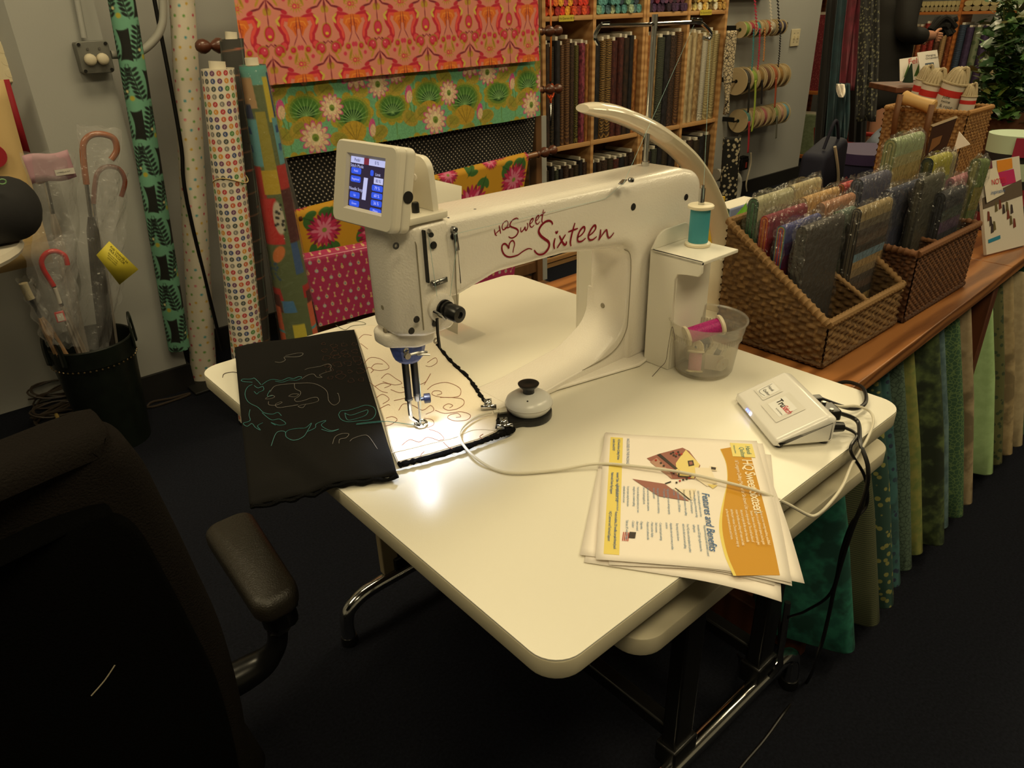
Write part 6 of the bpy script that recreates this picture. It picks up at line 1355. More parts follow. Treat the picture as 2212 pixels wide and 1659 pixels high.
# ================================================================= oak display counter
OAK = woodmat('oak_top', (108, 64, 30), (164, 108, 60), .32, (3.2, 24, 24), coat=.3); OAKD = woodmat('oak_frame', (82, 46, 30), (104, 60, 38), .45, (11, 11, 2.2), coat=.15)
CZ = .70
fy = lambda x: .113+.040*(x-.80)
t = thing('display_counter', 'oak topped display counter with fabric bolts leaning underneath', 'counter', (1.6, .5, 0))
XS = 1.745
for x0, x1 in ((.785, XS-.0008), (XS+.0008, 3.02)):
    MB().prism([(x0, fy(x0)), (x1, fy(x1)), (x1, .9), (x0, .9)], XY, CZ-.03, CZ, r=.002, seg=2).build('top_board', OAK, t, smooth=False)
for x in (.895, 1.70, 2.5, 2.98):
    MB().box((x, fy(x)+.075, (CZ-.03)/2), (.03, .13, CZ-.03)).build('leg_board', OAKD, t, bevel=.003); MB().box((x, .83, (CZ-.03)/2), (.03, .1, CZ-.03)).build('leg_board', OAKD, t, bevel=.003)
MB().box((.86, .5, .05), (.03, .62, .1)).build('end_rail', OAKD, t, bevel=.003)
MB().box((1.95, .50, .62), (2.1, .03, .1)).build('apron', OAKD, t, smooth=False); MB().box((1.95, .36, .06), (2.1, .28, .02)).build('bottom_shelf', OAKD, t, smooth=False)
# bolts leaning beneath the top
def hang_proto():
    m = MB(); n = 8; secs = []
    for z, hw_, yf in ((0, .033, 0), (.004, .036, -.002), (.1, .033, .018), (.3, .025, .06), (.48, .016, .105), (.56, .011, .125)):
        pl = rrect(-hw_, yf, hw_, yf+.2, hw_*.8, 5); secs.append([(x, y, z) for x, y in pl])
    k = len(secs[0]); vs_ = [p for s_ in secs for p in s_]; fs = [(j*k+i, j*k+(i+1) % k, (j+1)*k+(i+1) % k, (j+1)*k+i) for j in range(len(secs)-1) for i in range(k)]
    m.add(vs_, fs+[tuple(range(k))[::-1], tuple(range((len(secs)-1)*k, len(secs)*k))]); return m.build('leaning_bolt', BOARD)
HB = hang_proto(); first = True
GR = [('1c5a50', '2c7a66', 'mottle', 'deep teal batik'), ('3a4030', '5c6044', 'stripe', 'olive herringbone print'), ('2c4a44', '8a8a50', 'dots', 'dark teal frond print'), ('3c6668', '28324c', 'dots', 'teal print with navy flowers'), ('54685a', '34463c', 'crackle', 'grey green vine print'), ('8a8a4c', '6a7a44', 'mottle', 'yellow green batik'), ('2c3a28', '5a6a40', 'mottle', 'dark fern green batik'), ('4c646c', '6a8488', 'mottle', 'misty blue grey batik'), ('3c5c44', '6a8454', 'crackle', 'green reed print'), ('98866a', 'a8967a', 'mottle', 'pinkish beige'), ('9cbc84', 'a8c890', 'mottle', 'pale mint'), ('5c5c3a', '34402c', 'dots', 'brown olive branch print'), ('a08c68', 'b09c78', 'mottle', 'warm beige'), ('a8987a', 'b8a888', 'mottle', 'light beige'), ('2c5c40', '1c4030', 'stripe', 'bottle green print'), ('b0c89c', 'c4d8b0', 'mottle', 'whitish mint'), ('5c7c54', '86a070', 'mottle', 'sage green'), ('7c9c6c', '94b080', 'mottle', 'soft leaf green'), ('9c7460', 'b08c74', 'leaf', 'rose tan print'), ('6a8a6a', '86a284', 'mottle', 'grey mint')]
xs = [.925]+[1.04+.0765*k for k in range(9)]+[1.845+.0775*k for k in range(9)]
for k, (x, (c1_, c2_, kd, nm)) in enumerate(zip(xs, GR)):
    o = HB if first else HB.copy()
    if not first: COL.objects.link(o)
    first = False; o.location = (x, fy(x)-.075+random.uniform(-.015, .012), .073); o.rotation_euler = (0, random.uniform(-.03, .03), random.uniform(.40, .44)); o.scale = (random.uniform(.82, .93), 1, random.uniform(.96, 1.0))
    objmat(o, printmat(f'lean_{k}', c1_, c2_, kd, {'stripe': 60, 'crackle': 95, 'dots': 60}.get(kd, 42), c3=('%02x%02x%02x' % tuple(int(int(c1_[i:i+2], 16)*.75) for i in (0, 2, 4))) if k % 3 == 0 else None)); tag(o, f'{nm} fabric bolt leaning under the oak counter', 'fabric bolt', 'bolts leaning under the counter')

# ================================================================= baskets
WEAVE = vcmat('seagrass', .75, .3, 500)
def weave_panel(m, a, b, h_fn, nrm, z0, row_h, pitch, amp, c1_, c2_, inner=False):
    """Woven wall from a to b (bottom corners), top height h_fn(t); rows are horizontal twists of cane."""
    a, b, nrm = Vector(a), Vector(b), Vector(nrm); L = (b-a).length; hm = max(h_fn(0), h_fn(1)); rows = max(2, int(hm/row_h)); cols = max(6, int(L/pitch*6)); nv = rows*3
    A1, A2 = np.array(c1_, float), np.array(c2_, float); vs_, fs, cl = [], [], []
    for j in range(nv+1):
        for i in range(cols+1):
            u = i/cols; z = min(j/nv*hm, h_fn(u)); r_ = z/row_h; ph = math.pi*(int(r_) % 2)
            d = amp*(abs(math.sin(math.pi*r_))**.6)*(.55+.45*math.sin(2*math.pi*u*L/pitch+ph))
            p = a.lerp(b, u)+nrm*d; vs_.append((p.x, p.y, z0+z))
    for j in range(nv):
        rowk = j//3
        for i in range(cols):
            q = j*(cols+1)+i; fs.append((q, q+1, q+cols+2, q+cols+1)); w_ = (math.sin(rowk*12.9+i*.21)*43758.5) % 1
            c_ = A1*(1-w_)+A2*w_; cl.append(tuple(c_))
    m.add(vs_, fs, 0, cl)
def rope(m, pts, r, c1_, tw=.012):
    P_ = []
    pts = [Vector(p) for p in pts]
    for i in range(len(pts)-1):
        n = max(2, int((pts[i+1]-pts[i]).length/(tw/3))); P_ += [pts[i].lerp(pts[i+1], k/n) for k in range(n)]
    P_.append(pts[-1]); m.tube(P_, [r*(1+.22*math.sin(k*2.1)) for k in range(len(P_))], 8, col=c1_)
def basket(name, label, x0, x1, y0, y1, z0, hf, hb, divs, row_h, pitch, amp, c1_, c2_, rz=0):
    t = thing(name, label, 'basket', ((x0+x1)/2, (y0+y1)/2, z0))
    lin_ = lambda a, b: (lambda u: a+(b-a)*u)
    for nm, a, b, f, nr in (('front_wall', (x0, y0, 0), (x1, y0, 0), lin_(hf, hf), (0, -1, 0)), ('back_wall', (x1, y1, 0), (x0, y1, 0), lin_(hb, hb), (0, 1, 0)), ('side_wall', (x0, y1, 0), (x0, y0, 0), lin_(hb, hf), (-1, 0, 0)), ('side_wall', (x1, y0, 0), (x1, y1, 0), lin_(hf, hb), (1, 0, 0))):
        m = MB(); weave_panel(m, a, b, f, nr, z0, row_h, pitch, amp, c1_, c2_)
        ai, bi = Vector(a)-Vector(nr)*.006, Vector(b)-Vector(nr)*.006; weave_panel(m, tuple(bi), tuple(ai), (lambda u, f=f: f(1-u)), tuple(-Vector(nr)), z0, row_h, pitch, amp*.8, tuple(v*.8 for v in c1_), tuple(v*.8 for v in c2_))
        m.build(nm, WEAVE, t, ang=80)
    m = MB(); pts = [(x0, y0, z0+hf), (x1, y0, z0+hf), (x1, y1, z0+hb), (x0, y1, z0+hb), (x0, y0, z0+hf)]; rope(m, pts, .0075, c2_); m.build('rim', WEAVE, t)
    m = MB(); rope(m, [(x0, y0, z0+.005), (x1, y0, z0+.005), (x1, y1, z0+.005), (x0, y1, z0+.005), (x0, y0, z0+.005)], .0055, c1_); m.build('foot_braid', WEAVE, t)
    MB().box(((x0+x1)/2, (y0+y1)/2, z0+.006), (x1-x0, y1-y0, .006), col=c1_).build('floor_panel', WEAVE, t)
    for d in divs:
        m = MB()
        if d[0] == 'x':
            f = lambda u: (hf-.012)+(hb-hf)*u*.8; weave_panel(m, (d[1], y0, 0), (d[1], y1, 0), f, (1, 0, 0), z0, row_h, pitch, amp, c1_, c2_); weave_panel(m, (d[1]-.004, y1, 0), (d[1]-.004, y0, 0), lambda u: f(1-u), (-1, 0, 0), z0, row_h, pitch, amp, c1_, c2_); rope(m, [(d[1]-.002, y0, z0+f(0)), (d[1]-.002, y1, z0+f(1))], .0055, c2_)
        else:
            f = lambda u: hf-.01; weave_panel(m, (x0, d[1], 0), (x1, d[1], 0), f, (0, -1, 0), z0, row_h, pitch, amp, c1_, c2_); rope(m, [(x0, d[1], z0+f(0)), (x1, d[1], z0+f(0))], .005, c2_)
        m.build('divider', WEAVE, t, ang=80)
    return t
bA = (.868, 1.168, .190, .415)
hf_ = PY(1790, 705, .19).z-CZ
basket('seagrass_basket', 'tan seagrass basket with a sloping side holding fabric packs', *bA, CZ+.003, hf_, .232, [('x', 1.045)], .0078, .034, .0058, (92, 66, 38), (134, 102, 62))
bB = (1.19, 1.51, .182, .42)
hf2 = PY(1965, 562, .182).z-CZ
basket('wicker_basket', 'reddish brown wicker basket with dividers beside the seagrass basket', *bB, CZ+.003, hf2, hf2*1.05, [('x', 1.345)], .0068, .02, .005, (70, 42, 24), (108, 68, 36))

# ================================================================= fabric strip packs
PACKM = vcmat('strip_cotton', .75, .15, 900); SLV = filmmat('pack_sleeve', gloss=.2, rough=.2, wrinkle=1.2, wscale=70, haze=.015)
def vivid(c, k=1.35): g = sum(c)/3; return tuple(max(0, min(255, (g+(v-g)*k)*.88)) for v in c)
def jit(c, a=14): return tuple(max(0, min(255, v+random.uniform(-a, a))) for v in c)
def pack(label, x0, x1, y0, y1, z0, z1, face, layers, lean=0, sleeve=True, tilt=0, sticker=False):
    """Folded jelly-roll pack: striped broad faces (listed top to bottom), concentric folds on the ends."""
    t = thing('fabric_pack', label, 'fabric pack', ((x0+x1)/2, (y0+y1)/2, z0)); yc, hw_, H = (y0+y1)/2, (y1-y0)/2, z1-z0
    m = MB(); r = hw_; prof = []
    nf = len(face)
    for k in range(nf*3+1): prof.append((-hw_, z1-r-(H-1.6*r)*k/(nf*3), k/(nf*3)))
    for k in range(nf*3, -1, -1): prof.append((hw_, z1-r-(H-1.6*r)*k/(nf*3), k/(nf*3)))
    for k in range(1, 8): q = math.pi*k/8; prof.append((hw_*math.cos(q), z1-r+r*math.sin(q), 0))
    n = len(prof); vs_, fs, cl = [], [], []
    for x in (x0, x1):
        for (y, z, _) in prof: vs_.append((x, yc+y, z))
    for i in range(n):
        j = (i+1) % n; fs.append((i, n+i, n+j, j)); kk = min(nf-1, int(max(prof[i][2], prof[j][2])*nf-.001)); cl.append(face[kk])
    m.add(vs_, fs, 0, cl)
    nl = len(layers)
    for sx_, x in ((-1, x0), (1, x1)):
        for li in range(nl):
            f0_, f1_ = 1-li/nl, 1-(li+1)/nl; vs_, fs = [], []
            def rr(f): return [(y*f, (z1-r)+(z-(z1-r))*(f if z > z1-r else (1-.12*(1-f)))) for (y, z, _) in prof]
            A, B = rr(f0_), rr(max(f1_, .02))
            vs_ = [(x+sx_*.002*(1-f0_), yc+y, z) for y, z in A]+[(x+sx_*.002*(1-f1_), yc+y, z) for y, z in B]
            m.add(vs_, [(i, (i+1) % n, n+(i+1) % n, n+i) if sx_ > 0 else (i, n+i, n+(i+1) % n, (i+1) % n) for i in range(n)], 0, layers[li])
    m.build('folded_strips', PACKM, t, ang=50)
    if sticker: MB().box((x0+(x1-x0)*.75, y0-.003, z0+H*.35), ((x1-x0)*.42, .001, H*.3)).build('paper_sticker', mat('sticker_white', (206, 200, 190), .6), t)
    if sleeve:
        m = MB(); e = .004
        def fn(u, v):
            q = u*4; k = int(q) % 4; f = q-int(q); X0, X1, Y0, Y1 = x0-e, x1+e, y0-e, y1+e
            p = [(X0+(X1-X0)*f, Y0), (X1, Y0+(Y1-Y0)*f), (X1-(X1-X0)*f, Y1), (X0, Y1-(Y1-Y0)*f)][k]
            zz = z0+.003+(H+.006)*v; s = 0 if v < .93 else (v-.93)/.07
            return (p[0]+.002*math.sin(zz*170+u*20), p[1]*(1-s)+yc*s+.002*math.sin(zz*130+u*33), zz+.004*s*math.sin(u*40))
        m.grid(fn, 32, 20); m.build('plastic_sleeve', SLV, t)
    if lean or tilt: t.rotation_euler = (lean, tilt, 0)
    return t
def ppack(label, nl, nr, brx, topy, Xl, face, layers, z0=CZ+.012, **kw):
    a, b = PX(nr, topy, Xl), PX(nl, topy, Xl); wx = PY(brx, topy, a.y).x
    return pack(label, Xl, max(wx, Xl+.05), a.y, max(b.y, a.y+.018), z0, a.z, face, layers, **kw)
H_ = lambda s: [vivid(tuple(int(c[i:i+2], 16) for i in (0, 2, 4))) for c in s.split()]
ppack('green ombre fabric strip pack at the back of the seagrass basket', 1617, 1641, 1714, 430, .884, H_('b8b498 a8b89c 7ca884 4c9070 2c7a50 1c6840 4c8c3c 6a9c40'), H_('1c3c2c 2c5a40 163424 34684a'))
ppack('red and orange fabric strip pack in the seagrass basket', 1649, 1663, 1742, 468, .884, H_('7a3440 8c2c34 a03a30 b05830 b0702c a87c30 946a2c'), H_('8c2438 b06a34 7a2030 b4743c'))
ppack('rainbow fabric strip pack in the seagrass basket', 1681, 1699, 1772, 490, .884, H_('4a4c7c 54346c 6c1c54 7c1438 8c2420 a0501c b08a24 7c9030 3c7c34'), H_('34607a 8a8a54 8c2430 34507a a03034'))
ppack('charcoal grey fabric strip pack at the front of the seagrass basket', 1722, 1746, 1822, 492, .884, H_('44403e 403c3a 3c3836 3a3634 383432 3a3434'), H_('222220 2c2c2a 1e1e1e'), z0=CZ+.012)
ppack('white and blue fabric strip pack behind the green pack', 1700, 1716, 1774, 402, 1.055, H_('c0b494 b4a888 3c8ca0 24586c 3c3c40'), H_('9c947c b0a88c'))
ppack('cream fabric strip pack in the far half of the seagrass basket', 1728, 1744, 1812, 428, 1.055, H_('c8a87c c4a478 b4946c b09068'), H_('b09068 c4a880'))
ppack('pink and teal fabric strip pack in the far half of the seagrass basket', 1768, 1784, 1846, 440, 1.055, H_('b48c74 a07c6c 4c7c84 3c6470'), H_('9c8474 a89080'))
ppack('dark green fabric strip pack beside the landscape striped pack', 1806, 1820, 1850, 458, 1.055, H_('5c6c64 34443c 2c3c34 4c6434 7a8434 3c5434 2c3c30'), H_('4c6440 6c7c3c 2c4438'))
ppack('landscape striped fabric strip pack in brown, cream and blue', 1842, 1864, 1926, 452, 1.055, H_('9c8c6c 6c6458 4c4440 5c5048 34302e 7890a0 a8906c 8c7c64 4c4440 5c4c44 34302e ac9468 2c2c2e 3c4c4c'), H_('2c2a28 5c564c 221f1e 6c665a'))
ppack('blue grey folded fabric strip pack with coloured bands behind the basket', 1840, 1868, 1925, 388, 1.20, H_('545468 5c5c70 7c6c4c 4c5068 4c4c60 505068'), H_('2c3444 444c60 262e3c 50566a'))
ppack('orange and red rolled fabric strip pack behind the cream pack', 1810, 1826, 1846, 398, 1.20, H_('a03434 9c4c34 8c6c30 54602c'), H_('6c4c24 a0542c 54501c a83c34'))
ppack('tall pale green and beige fabric strip pack standing above the others', 1912, 1940, 1998, 302, 1.36, H_('9ca888 a8a27c a89868 a08c5c a48458 ac9464 b09c68 98906c a88c54'), H_('747c5c 9c9c74 6c7454 a4a078'), z0=CZ+.1)
ppack('navy blue fabric strip pack in the wicker basket', 1905, 1925, 1998, 412, 1.215, H_('34384c 2c3044 343850 2c3044 303448 2a2e40'), H_('242838 343a50'))
ppack('dark olive fabric strip pack in the wicker basket', 1985, 1999, 2040, 388, 1.29, H_('4c4a40 3a382e 444034 34322c 3c382e'), H_('2c2a22 4a463a'))
ppack('black and violet fabric strip pack with a paper sticker', 2018, 2046, 2086, 418, 1.365, H_('2c2c34 3a4440 54445c 34343c 5c4c5c 443c4c 3c3c3c 4c4854'), H_('24262c 3a3c44 1e2026 40424a'), sticker=True)
ppack('pink topped fabric strip pack behind the violet one', 2050, 2064, 2098, 386, 1.44, H_('b08088 94707c 6c5c68 7c5c68 5c5060'), H_('8c6c74 6c5860'))
ppack('yellow and green fabric strip pack behind the dark olive pack', 1992, 2020, 2058, 342, 1.52, H_('a8a44c 7c8c6c 8c8468 9c8c64 8c7c5c'), H_('2c3c3c 54604c 7c7c50'), z0=CZ+.06)
ppack('beige leafy fabric strip pack behind the wicker basket', 2040, 2052, 2064, 334, 1.62, H_('a49c78 948c68 a08c60'), H_('8c8464 a09870'), z0=CZ+.06)
ppack('green and gold fabric strip pack leaning at the end of the wicker basket', 2086, 2110, 2130, 350, 1.49, H_('6c7c4c 847c44 5c6840 4c5434 6c6c48'), H_('4c5434 7c7c54'), tilt=.12)
# plush and print bag by the seagrass basket
m = MB(); p = PY(1598, 490, .50)
m.grid(lambda u, v: (p.x+.035*math.sin(v*3.1416)*math.cos(u*6.283)*1.4+.03*(v-.5), .50+.05*math.sin(v*3.1416)*math.sin(u*6.283), CZ+.004+(PY(1598, 452, .5).z-CZ)*v**.8+.008*math.sin(u*13)), 20, 12)
tag(m.build('plush_cushion', mat('green_felt', (90, 150, 30), .95, bump=.3, bscale=200)), 'lime green felt cushion behind the seagrass basket', 'cushion')
CL = [(190, 40, 50), (226, 220, 206), (130, 140, 180), (226, 220, 206), (40, 60, 50)]
m = MB(); p2 = PY(1600, 445, .56); m.box((p2.x+.03, .59, p2.z-.13), (.13, .05, .26), col=[CL[k % 5] for k in range(6)]); tag(m.build('gift_bag', PACKM, bevel=.006), 'red and white printed bag standing behind the green cushion', 'bag')
# black wires and stand behind the lamp
tag(MB().tube(smoothpts([(lb.x+.02, yl-.055, .705), (lb.x-.03, yl-.08, .706), (lb.x-.06, yl-.03, .706), (lb.x-.075, yl+.06, .706)], 6), .004, 6).build('lamp_cord', BLKC), 'black lamp cord curling on the counter by the lamp base', 'cord')
# ================================================================= twine basket on the counter
bx0, bx1 = 2.22, 2.42; ly, ry = PX(1912, 240, bx0).y, PX(2092, 242, bx0).y
rimz = PX(2000, 240, bx0).z
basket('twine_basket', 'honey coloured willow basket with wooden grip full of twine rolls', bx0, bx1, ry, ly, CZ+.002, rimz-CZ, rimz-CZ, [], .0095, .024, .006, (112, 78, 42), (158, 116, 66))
g0, g1 = PX(1950, 210, bx0-.01), PX(2018, 232, bx0-.01)
t = thing('basket_grip', 'turned wooden grip on a leather strap of the twine basket', 'handle', g0.lerp(g1, .5)); MB().lathe([(.018, 0), (.022, .004), (.019, .025), (.0175, (g1-g0).length/2), (.019, (g1-g0).length-.025), (.022, (g1-g0).length-.004), (.018, (g1-g0).length)], g0, 20, axis=g1-g0).build('grip', mat('pale_wood', (196, 156, 96), .5), t)
for g in (g0, g1): MB().ribbon([g+Vector((-.02, 0, .01)), g+Vector((-.024, 0, -.06)), Vector((bx0-.012, g.y, g.z-.16))], .018, Vector((-1, 0, 0))).build('strap', mat('brown_strap', (104, 66, 36), .6), t, solid=.003)
TW = mat('twine', (176, 160, 128), .85, bump=.8, bscale=160); LBL = mat('twine_label', (206, 196, 182), .6); REDL = mat('label_red_band', (186, 40, 36), .5)
def twine(px0, py0, px1, py1, r, lab, ink):
    a, b = PX(px0, py0, bx0+.1), PX(px1, py1, bx0+.1); d = (b-a).normalized(); L = (b-a).length; b = b-d*.0; t = thing('twine_roll', lab, 'twine', b, 'twine rolls in the willow basket')
    MB().lathe([(r*.8, L*.12), (r, L*.16), (r, L)], a, 24, axis=d).build('paper_label', LBL, t); MB().lathe([(r*1.01, L*.3), (r*1.01, L*.46)], a, 24, axis=d, cap=False).build('red_band', REDL, t)
    m = MB(); u_ = d.orthogonal().normalized(); v_ = d.cross(u_)
    for k in range(9):
        q = k*.7; e = u_*math.cos(q)+v_*math.sin(q); m.tube(smoothpts([a+d*(L*.16)+e*r*.9, a-d*(.012+.002*k)+e*r*.5, a-d*.018, a-d*.012-e*r*.45, a+d*(L*.16)-e*r*.85], 4), r*.16, 6)
    m.tube([a+d*(L*.14)+(u_*math.cos(q)+v_*math.sin(q))*r*1.02 for q in np.linspace(0, 6.283*3, 50)], r*.1, 5); m.build('twine_cord', TW, t)
    vc = -(CAM-a).cross(d).normalized()
    n_ = (CAM-a); n_ = (n_-d*n_.dot(d)).normalized(); ux = d.cross(n_).normalized(); ux = -ux if ux.dot(_rt) < 0 else ux; uy = n_.cross(ux)
    for s, sz, k in ink: textmesh(s, sz, frame(a+d*L*k+n_*(r*1.03)-ux*r*.5, ux, uy), INK, 'lettering', t)
twine(2022, 168, 1990, 250, .034, 'natural twine roll with a red banded label leaning left', [('twine', .012, .55), ('natural', .008, .64)])
twine(2070, 166, 2032, 252, .036, 'natural twine roll with a printed paper label leaning right', [('jute', .014, .5), ('twine', .012, .6), ('& rope', .014, .72)])
twine(2096, 200, 2082, 252, .022, 'thin natural twine roll with a red label at the basket end', [])
twine(2000, 160, 1972, 240, .024, 'pale twine roll half hidden behind the left one', [])
# tilted magazine and paper cards at the basket
def card(lab, cat_, pts, X, mt_, name='magazine', thick=.004, extra=()):
    P_ = [PX(x, y, X) for x, y in pts]; t = thing(name, lab, cat_, P_[-1]); MB().add(P_, [tuple(range(len(P_)))]).build('cover', mt_, t, solid=thick, smooth=False)
    for nm, pp, m2 in extra: Q = [PX(x, y, X-.004) for x, y in pp]; MB().add(Q, [tuple(range(len(Q)))]).build(nm, m2, t, smooth=False)
    return t
c_dark = mat('photo_dark', (54, 34, 28), .3); c_cr = mat('page_cream', (190, 176, 150), .5)
card('dark covered magazine with cream page edge leaning on the willow basket', 'magazine', [(2016, 268), (2068, 252), (2040, 330), (1996, 348)], 2.10, c_dark, extra=(('page_edge', [(2010, 270), (2066, 250), (2070, 254), (2016, 274)], c_cr), ('photo_shape', [(2014, 300), (2036, 292), (2030, 310), (2006, 330)], mat('photo_brown', (120, 84, 52), .4))))
card('white folded paper card beside the willow basket', 'card', [(2072, 284), (2096, 312), (2060, 325)], 2.06, mat('paper_white', (236, 228, 218), .6), 'paper_card', .002)
# upright show magazine on the counter
b0, b1 = PZ(2128, 551, CZ+.004), PZ(2240, 522, CZ+.004); h_ = .245; lean = Vector((.03, .09, 0)); up_ = Vector((lean.x, lean.y, h_)).normalized(); rt_ = (b1-b0).normalized()
def MP(u, v, e=.0): return tuple(b0+rt_*(u*.17)+up_*(v*.235)+rt_.cross(up_)*e)
t = thing('show_magazine', 'magazine with snowy market photo and orange pink top leaning on the counter', 'magazine', b0)
MB().add([MP(0, 0), MP(1, 0), MP(1, 1), MP(0, 1)], [(0, 1, 2, 3)]).build('cover', mat('magazine_white', (204, 196, 184), .35), t, solid=.008, smooth=False)
def mq(nm, pts, col, e): MB().add([MP(u, v, e) for u, v in pts], [tuple(range(len(pts)))]).build(nm, mat('mz_'+'%02x%02x%02x' % col, col, .45), t, smooth=False)
mq('photo_band', [(0, .5), (1, .56), (1, .74), (0, .62)], (92, 78, 66), .005); mq('orange_panel', [(.42, .86), (.8, .88), (.8, .99), (.42, .99)], (206, 130, 40), .005); mq('pink_panel', [(.42, .7), (.85, .72), (.82, .87), (.42, .86)], (176, 40, 92), .0055)
mq('blue_bar', [(.06, .12), (.36, .14), (.36, .18), (.06, .16)], (40, 120, 150), .005)
for k, (u, v) in enumerate(((.08, .36), (.12, .3), (.28, .44), (.38, .46), (.46, .4), (.55, .42), (.56, .33), (.66, .38), (.62, .26), (.7, .22), (.14, .22), (.2, .24))): mq('figure_spot', [(u, v), (u+.07, v+.01), (u+.06, v+.1), (u+.02, v+.11)], [(110, 52, 40), (60, 50, 50), (96, 86, 54)][k % 3], .0052)
mq('inset_card', [(.06, .56), (.5, .62), (.36, .92), (.02, .9)], (212, 202, 186), .009)
textmesh('NOTES', .02, frame(MP(.2, .74, .0105), rt_, up_), mat('label_red', (196, 36, 56), .5), 'lettering', t); textmesh('inspiration', .014, frame(MP(.16, .64, .0105), rt_, up_), mat('print_blue', (50, 96, 150), .6), 'lettering', t, shear=.3)
for k in range(5): mq('swatch_stripe', [(.0+.06*k, .92), (.06+.06*k, .92), (.06+.06*k, 1.0), (.0+.06*k, 1.0)], [(60, 150, 170), (160, 60, 100), (120, 110, 60), (170, 100, 40), (100, 40, 60)][k], .0055)
# banded tote
c0 = PX(2185, 292, 2.05); m = MB(); bands = [(178, 196, 170), (178, 196, 170), (24, 22, 24), (178, 196, 170), (178, 196, 170), (24, 22, 24), (130, 26, 40), (150, 40, 50), (24, 22, 24), (110, 22, 34), (70, 18, 26)]
hs = np.linspace(c0.z, CZ+.003, 12); prf = [(.074-.001*k, float(z)-CZ) for k, z in enumerate(hs)]
m.lathe(prf, (2.10, c0.y-.005, CZ), 28, col=bands); m2 = None
t = thing('banded_tote', 'round banded tote in mint, black and dark red on the counter', 'tote', (2.10, c0.y, CZ)); m.build('body', PACKM, t)
m = MB()
for k in range(5): q = 3.5+k*.28; m.box((2.10+.0755*math.cos(q), c0.y-.005+.0755*math.sin(q), c0.z-.028), (.002, .022, .05), q, col=(140, 24, 54))
m.build('red_patch', PACKM, t)
# ================================================================= potted ivy
ip = PX(2165, 290, 2.75); iv = thing('potted_ivy', 'trailing green ivy in a brown pot on the counter end', 'plant', (2.75, ip.y, CZ))
MB().lathe([(0, .002), (.09, .002), (.13, .2), (.135, .25), (.12, .25), (.11, .2), (0, .18)], (2.75, ip.y, CZ), 28, cap=False).build('pot', mat('brown_pot', (84, 54, 36), .5), iv)
m = MB(); rngl = random.Random(3); gcol = [(44, 78, 36), (60, 96, 44), (34, 60, 32), (78, 110, 54), (52, 84, 48), (96, 104, 50)]
stems = []
for k in range(46):
    px, py = rngl.choice([(2150, 200, 52, 55), (2110, 225, 28, 30), (2190, 150, 40, 60), (2140, 110, 30, 40), (2195, 245, 34, 22), (2170, 60, 34, 36), (2185, 20, 34, 20)])[:2], 0
    (cx_, cy_), sp_ = px, None
    e = PX(cx_+rngl.gauss(0, 22), cy_+rngl.gauss(0, 24), 2.68+rngl.uniform(-.12, .14)); s = Vector((2.75+rngl.uniform(-.05, .05), ip.y+rngl.uniform(-.05, .05), CZ+.25)); mid = s.lerp(e, .5)+Vector((0, 0, .05)); pts = smoothpts([s, mid, e], 8); stems.append(pts)
    for p in pts[2:]:
        for _ in range(2):
            sz = rngl.uniform(.016, .034); R = Matrix.Rotation(rngl.uniform(0, 6.28), 3, 'Z') @ Matrix.Rotation(rngl.uniform(-1.0, .4), 3, 'Y') @ Matrix.Rotation(rngl.uniform(-.7, .7), 3, 'X')
            q = p+Vector((rngl.gauss(0, .018), rngl.gauss(0, .018), rngl.gauss(0, .018))); out = [(0, 0, 0), (.5, .35, .05), (.35, .75, 0), (.75, 1.0, -.05), (1.25, .45, -.05), (1.7, 0, -.12), (1.25, -.45, -.05), (.75, -1.0, -.05), (.35, -.75, 0), (.5, -.35, .05)]
            m.add([q+R @ Vector((a*sz, b*sz*.8, c_*sz)) for a, b, c_ in out], [tuple(range(10))], 0, jit(rngl.choice(gcol), 8))
o = m.build('foliage', vcmat('ivy_leaf', .5, coat=.15), iv, smooth=False); o['kind'] = 'stuff'
m = MB(); [m.tube(p, .002, 5) for p in stems]; m.build('stems', mat('ivy_stem', (84, 92, 48), .6), iv)['kind'] = 'stuff'
# ================================================================= things behind the counter
dk = mat('display_black', (14, 13, 13), .6)
hz_ = PY(1870, 388, 1.08); dt = thing('display_table', 'dark low display table behind the counter', 'table', (hz_.x, 1.08, 0)); tz2 = hz_.z
MB().box((hz_.x, 1.09, tz2-.015), (.8, .3, .03)).build('top', dk, dt, bevel=.003)
for dx in (-.45, .45):
    for dy in (-.2, .2): MB().box((hz_.x+dx*.8, 1.09+dy*.6, (tz2-.03)/2), (.04, .04, tz2-.03)).build('leg', dk, dt)
p = PY(1868, 360, 1.08); t = thing('hat_box', 'round navy and purple hat box behind the fabric packs', 'hat box', (p.x, 1.08, tz2))
hr = abs(PY(1905, 360, 1.08).x-PY(1832, 360, 1.08).x)/2; ht = PY(1868, 340, 1.0).z-tz2
MB().lathe([(0, 0), (hr*.96, 0), (hr*.96, ht*.8)], (p.x, 1.08, tz2), 32, cap=False).build('drum', mat('navy_drum', (34, 34, 62), .6), t); MB().lathe([(hr, ht*.68), (hr, ht), (0, ht)], (p.x, 1.08, tz2), 32, cap=False).build('lid', mat('purple_lid', (60, 44, 84), .6), t)
a = PY(1800, 390, 1.0); b = PY(1800, 300, 1.0)
t = thing('tote_bag', 'navy tote bag with cream piping standing behind the fabric packs', 'bag', (a.x, 1.06, tz2)); wv = PY(1830, 350, 1.0).x-PY(1778, 350, 1.0).x
MB().prism(rpoly([(a.x-wv*.5, tz2, .02), (a.x+wv*.5, tz2, .02), (a.x+wv*.42, b.z, .03), (a.x-wv*.5, b.z-.06, .03)], 4), XZ, 1.0, 1.1, r=.02).build('body', mat('navy_cloth', (24, 26, 46), .8), t)
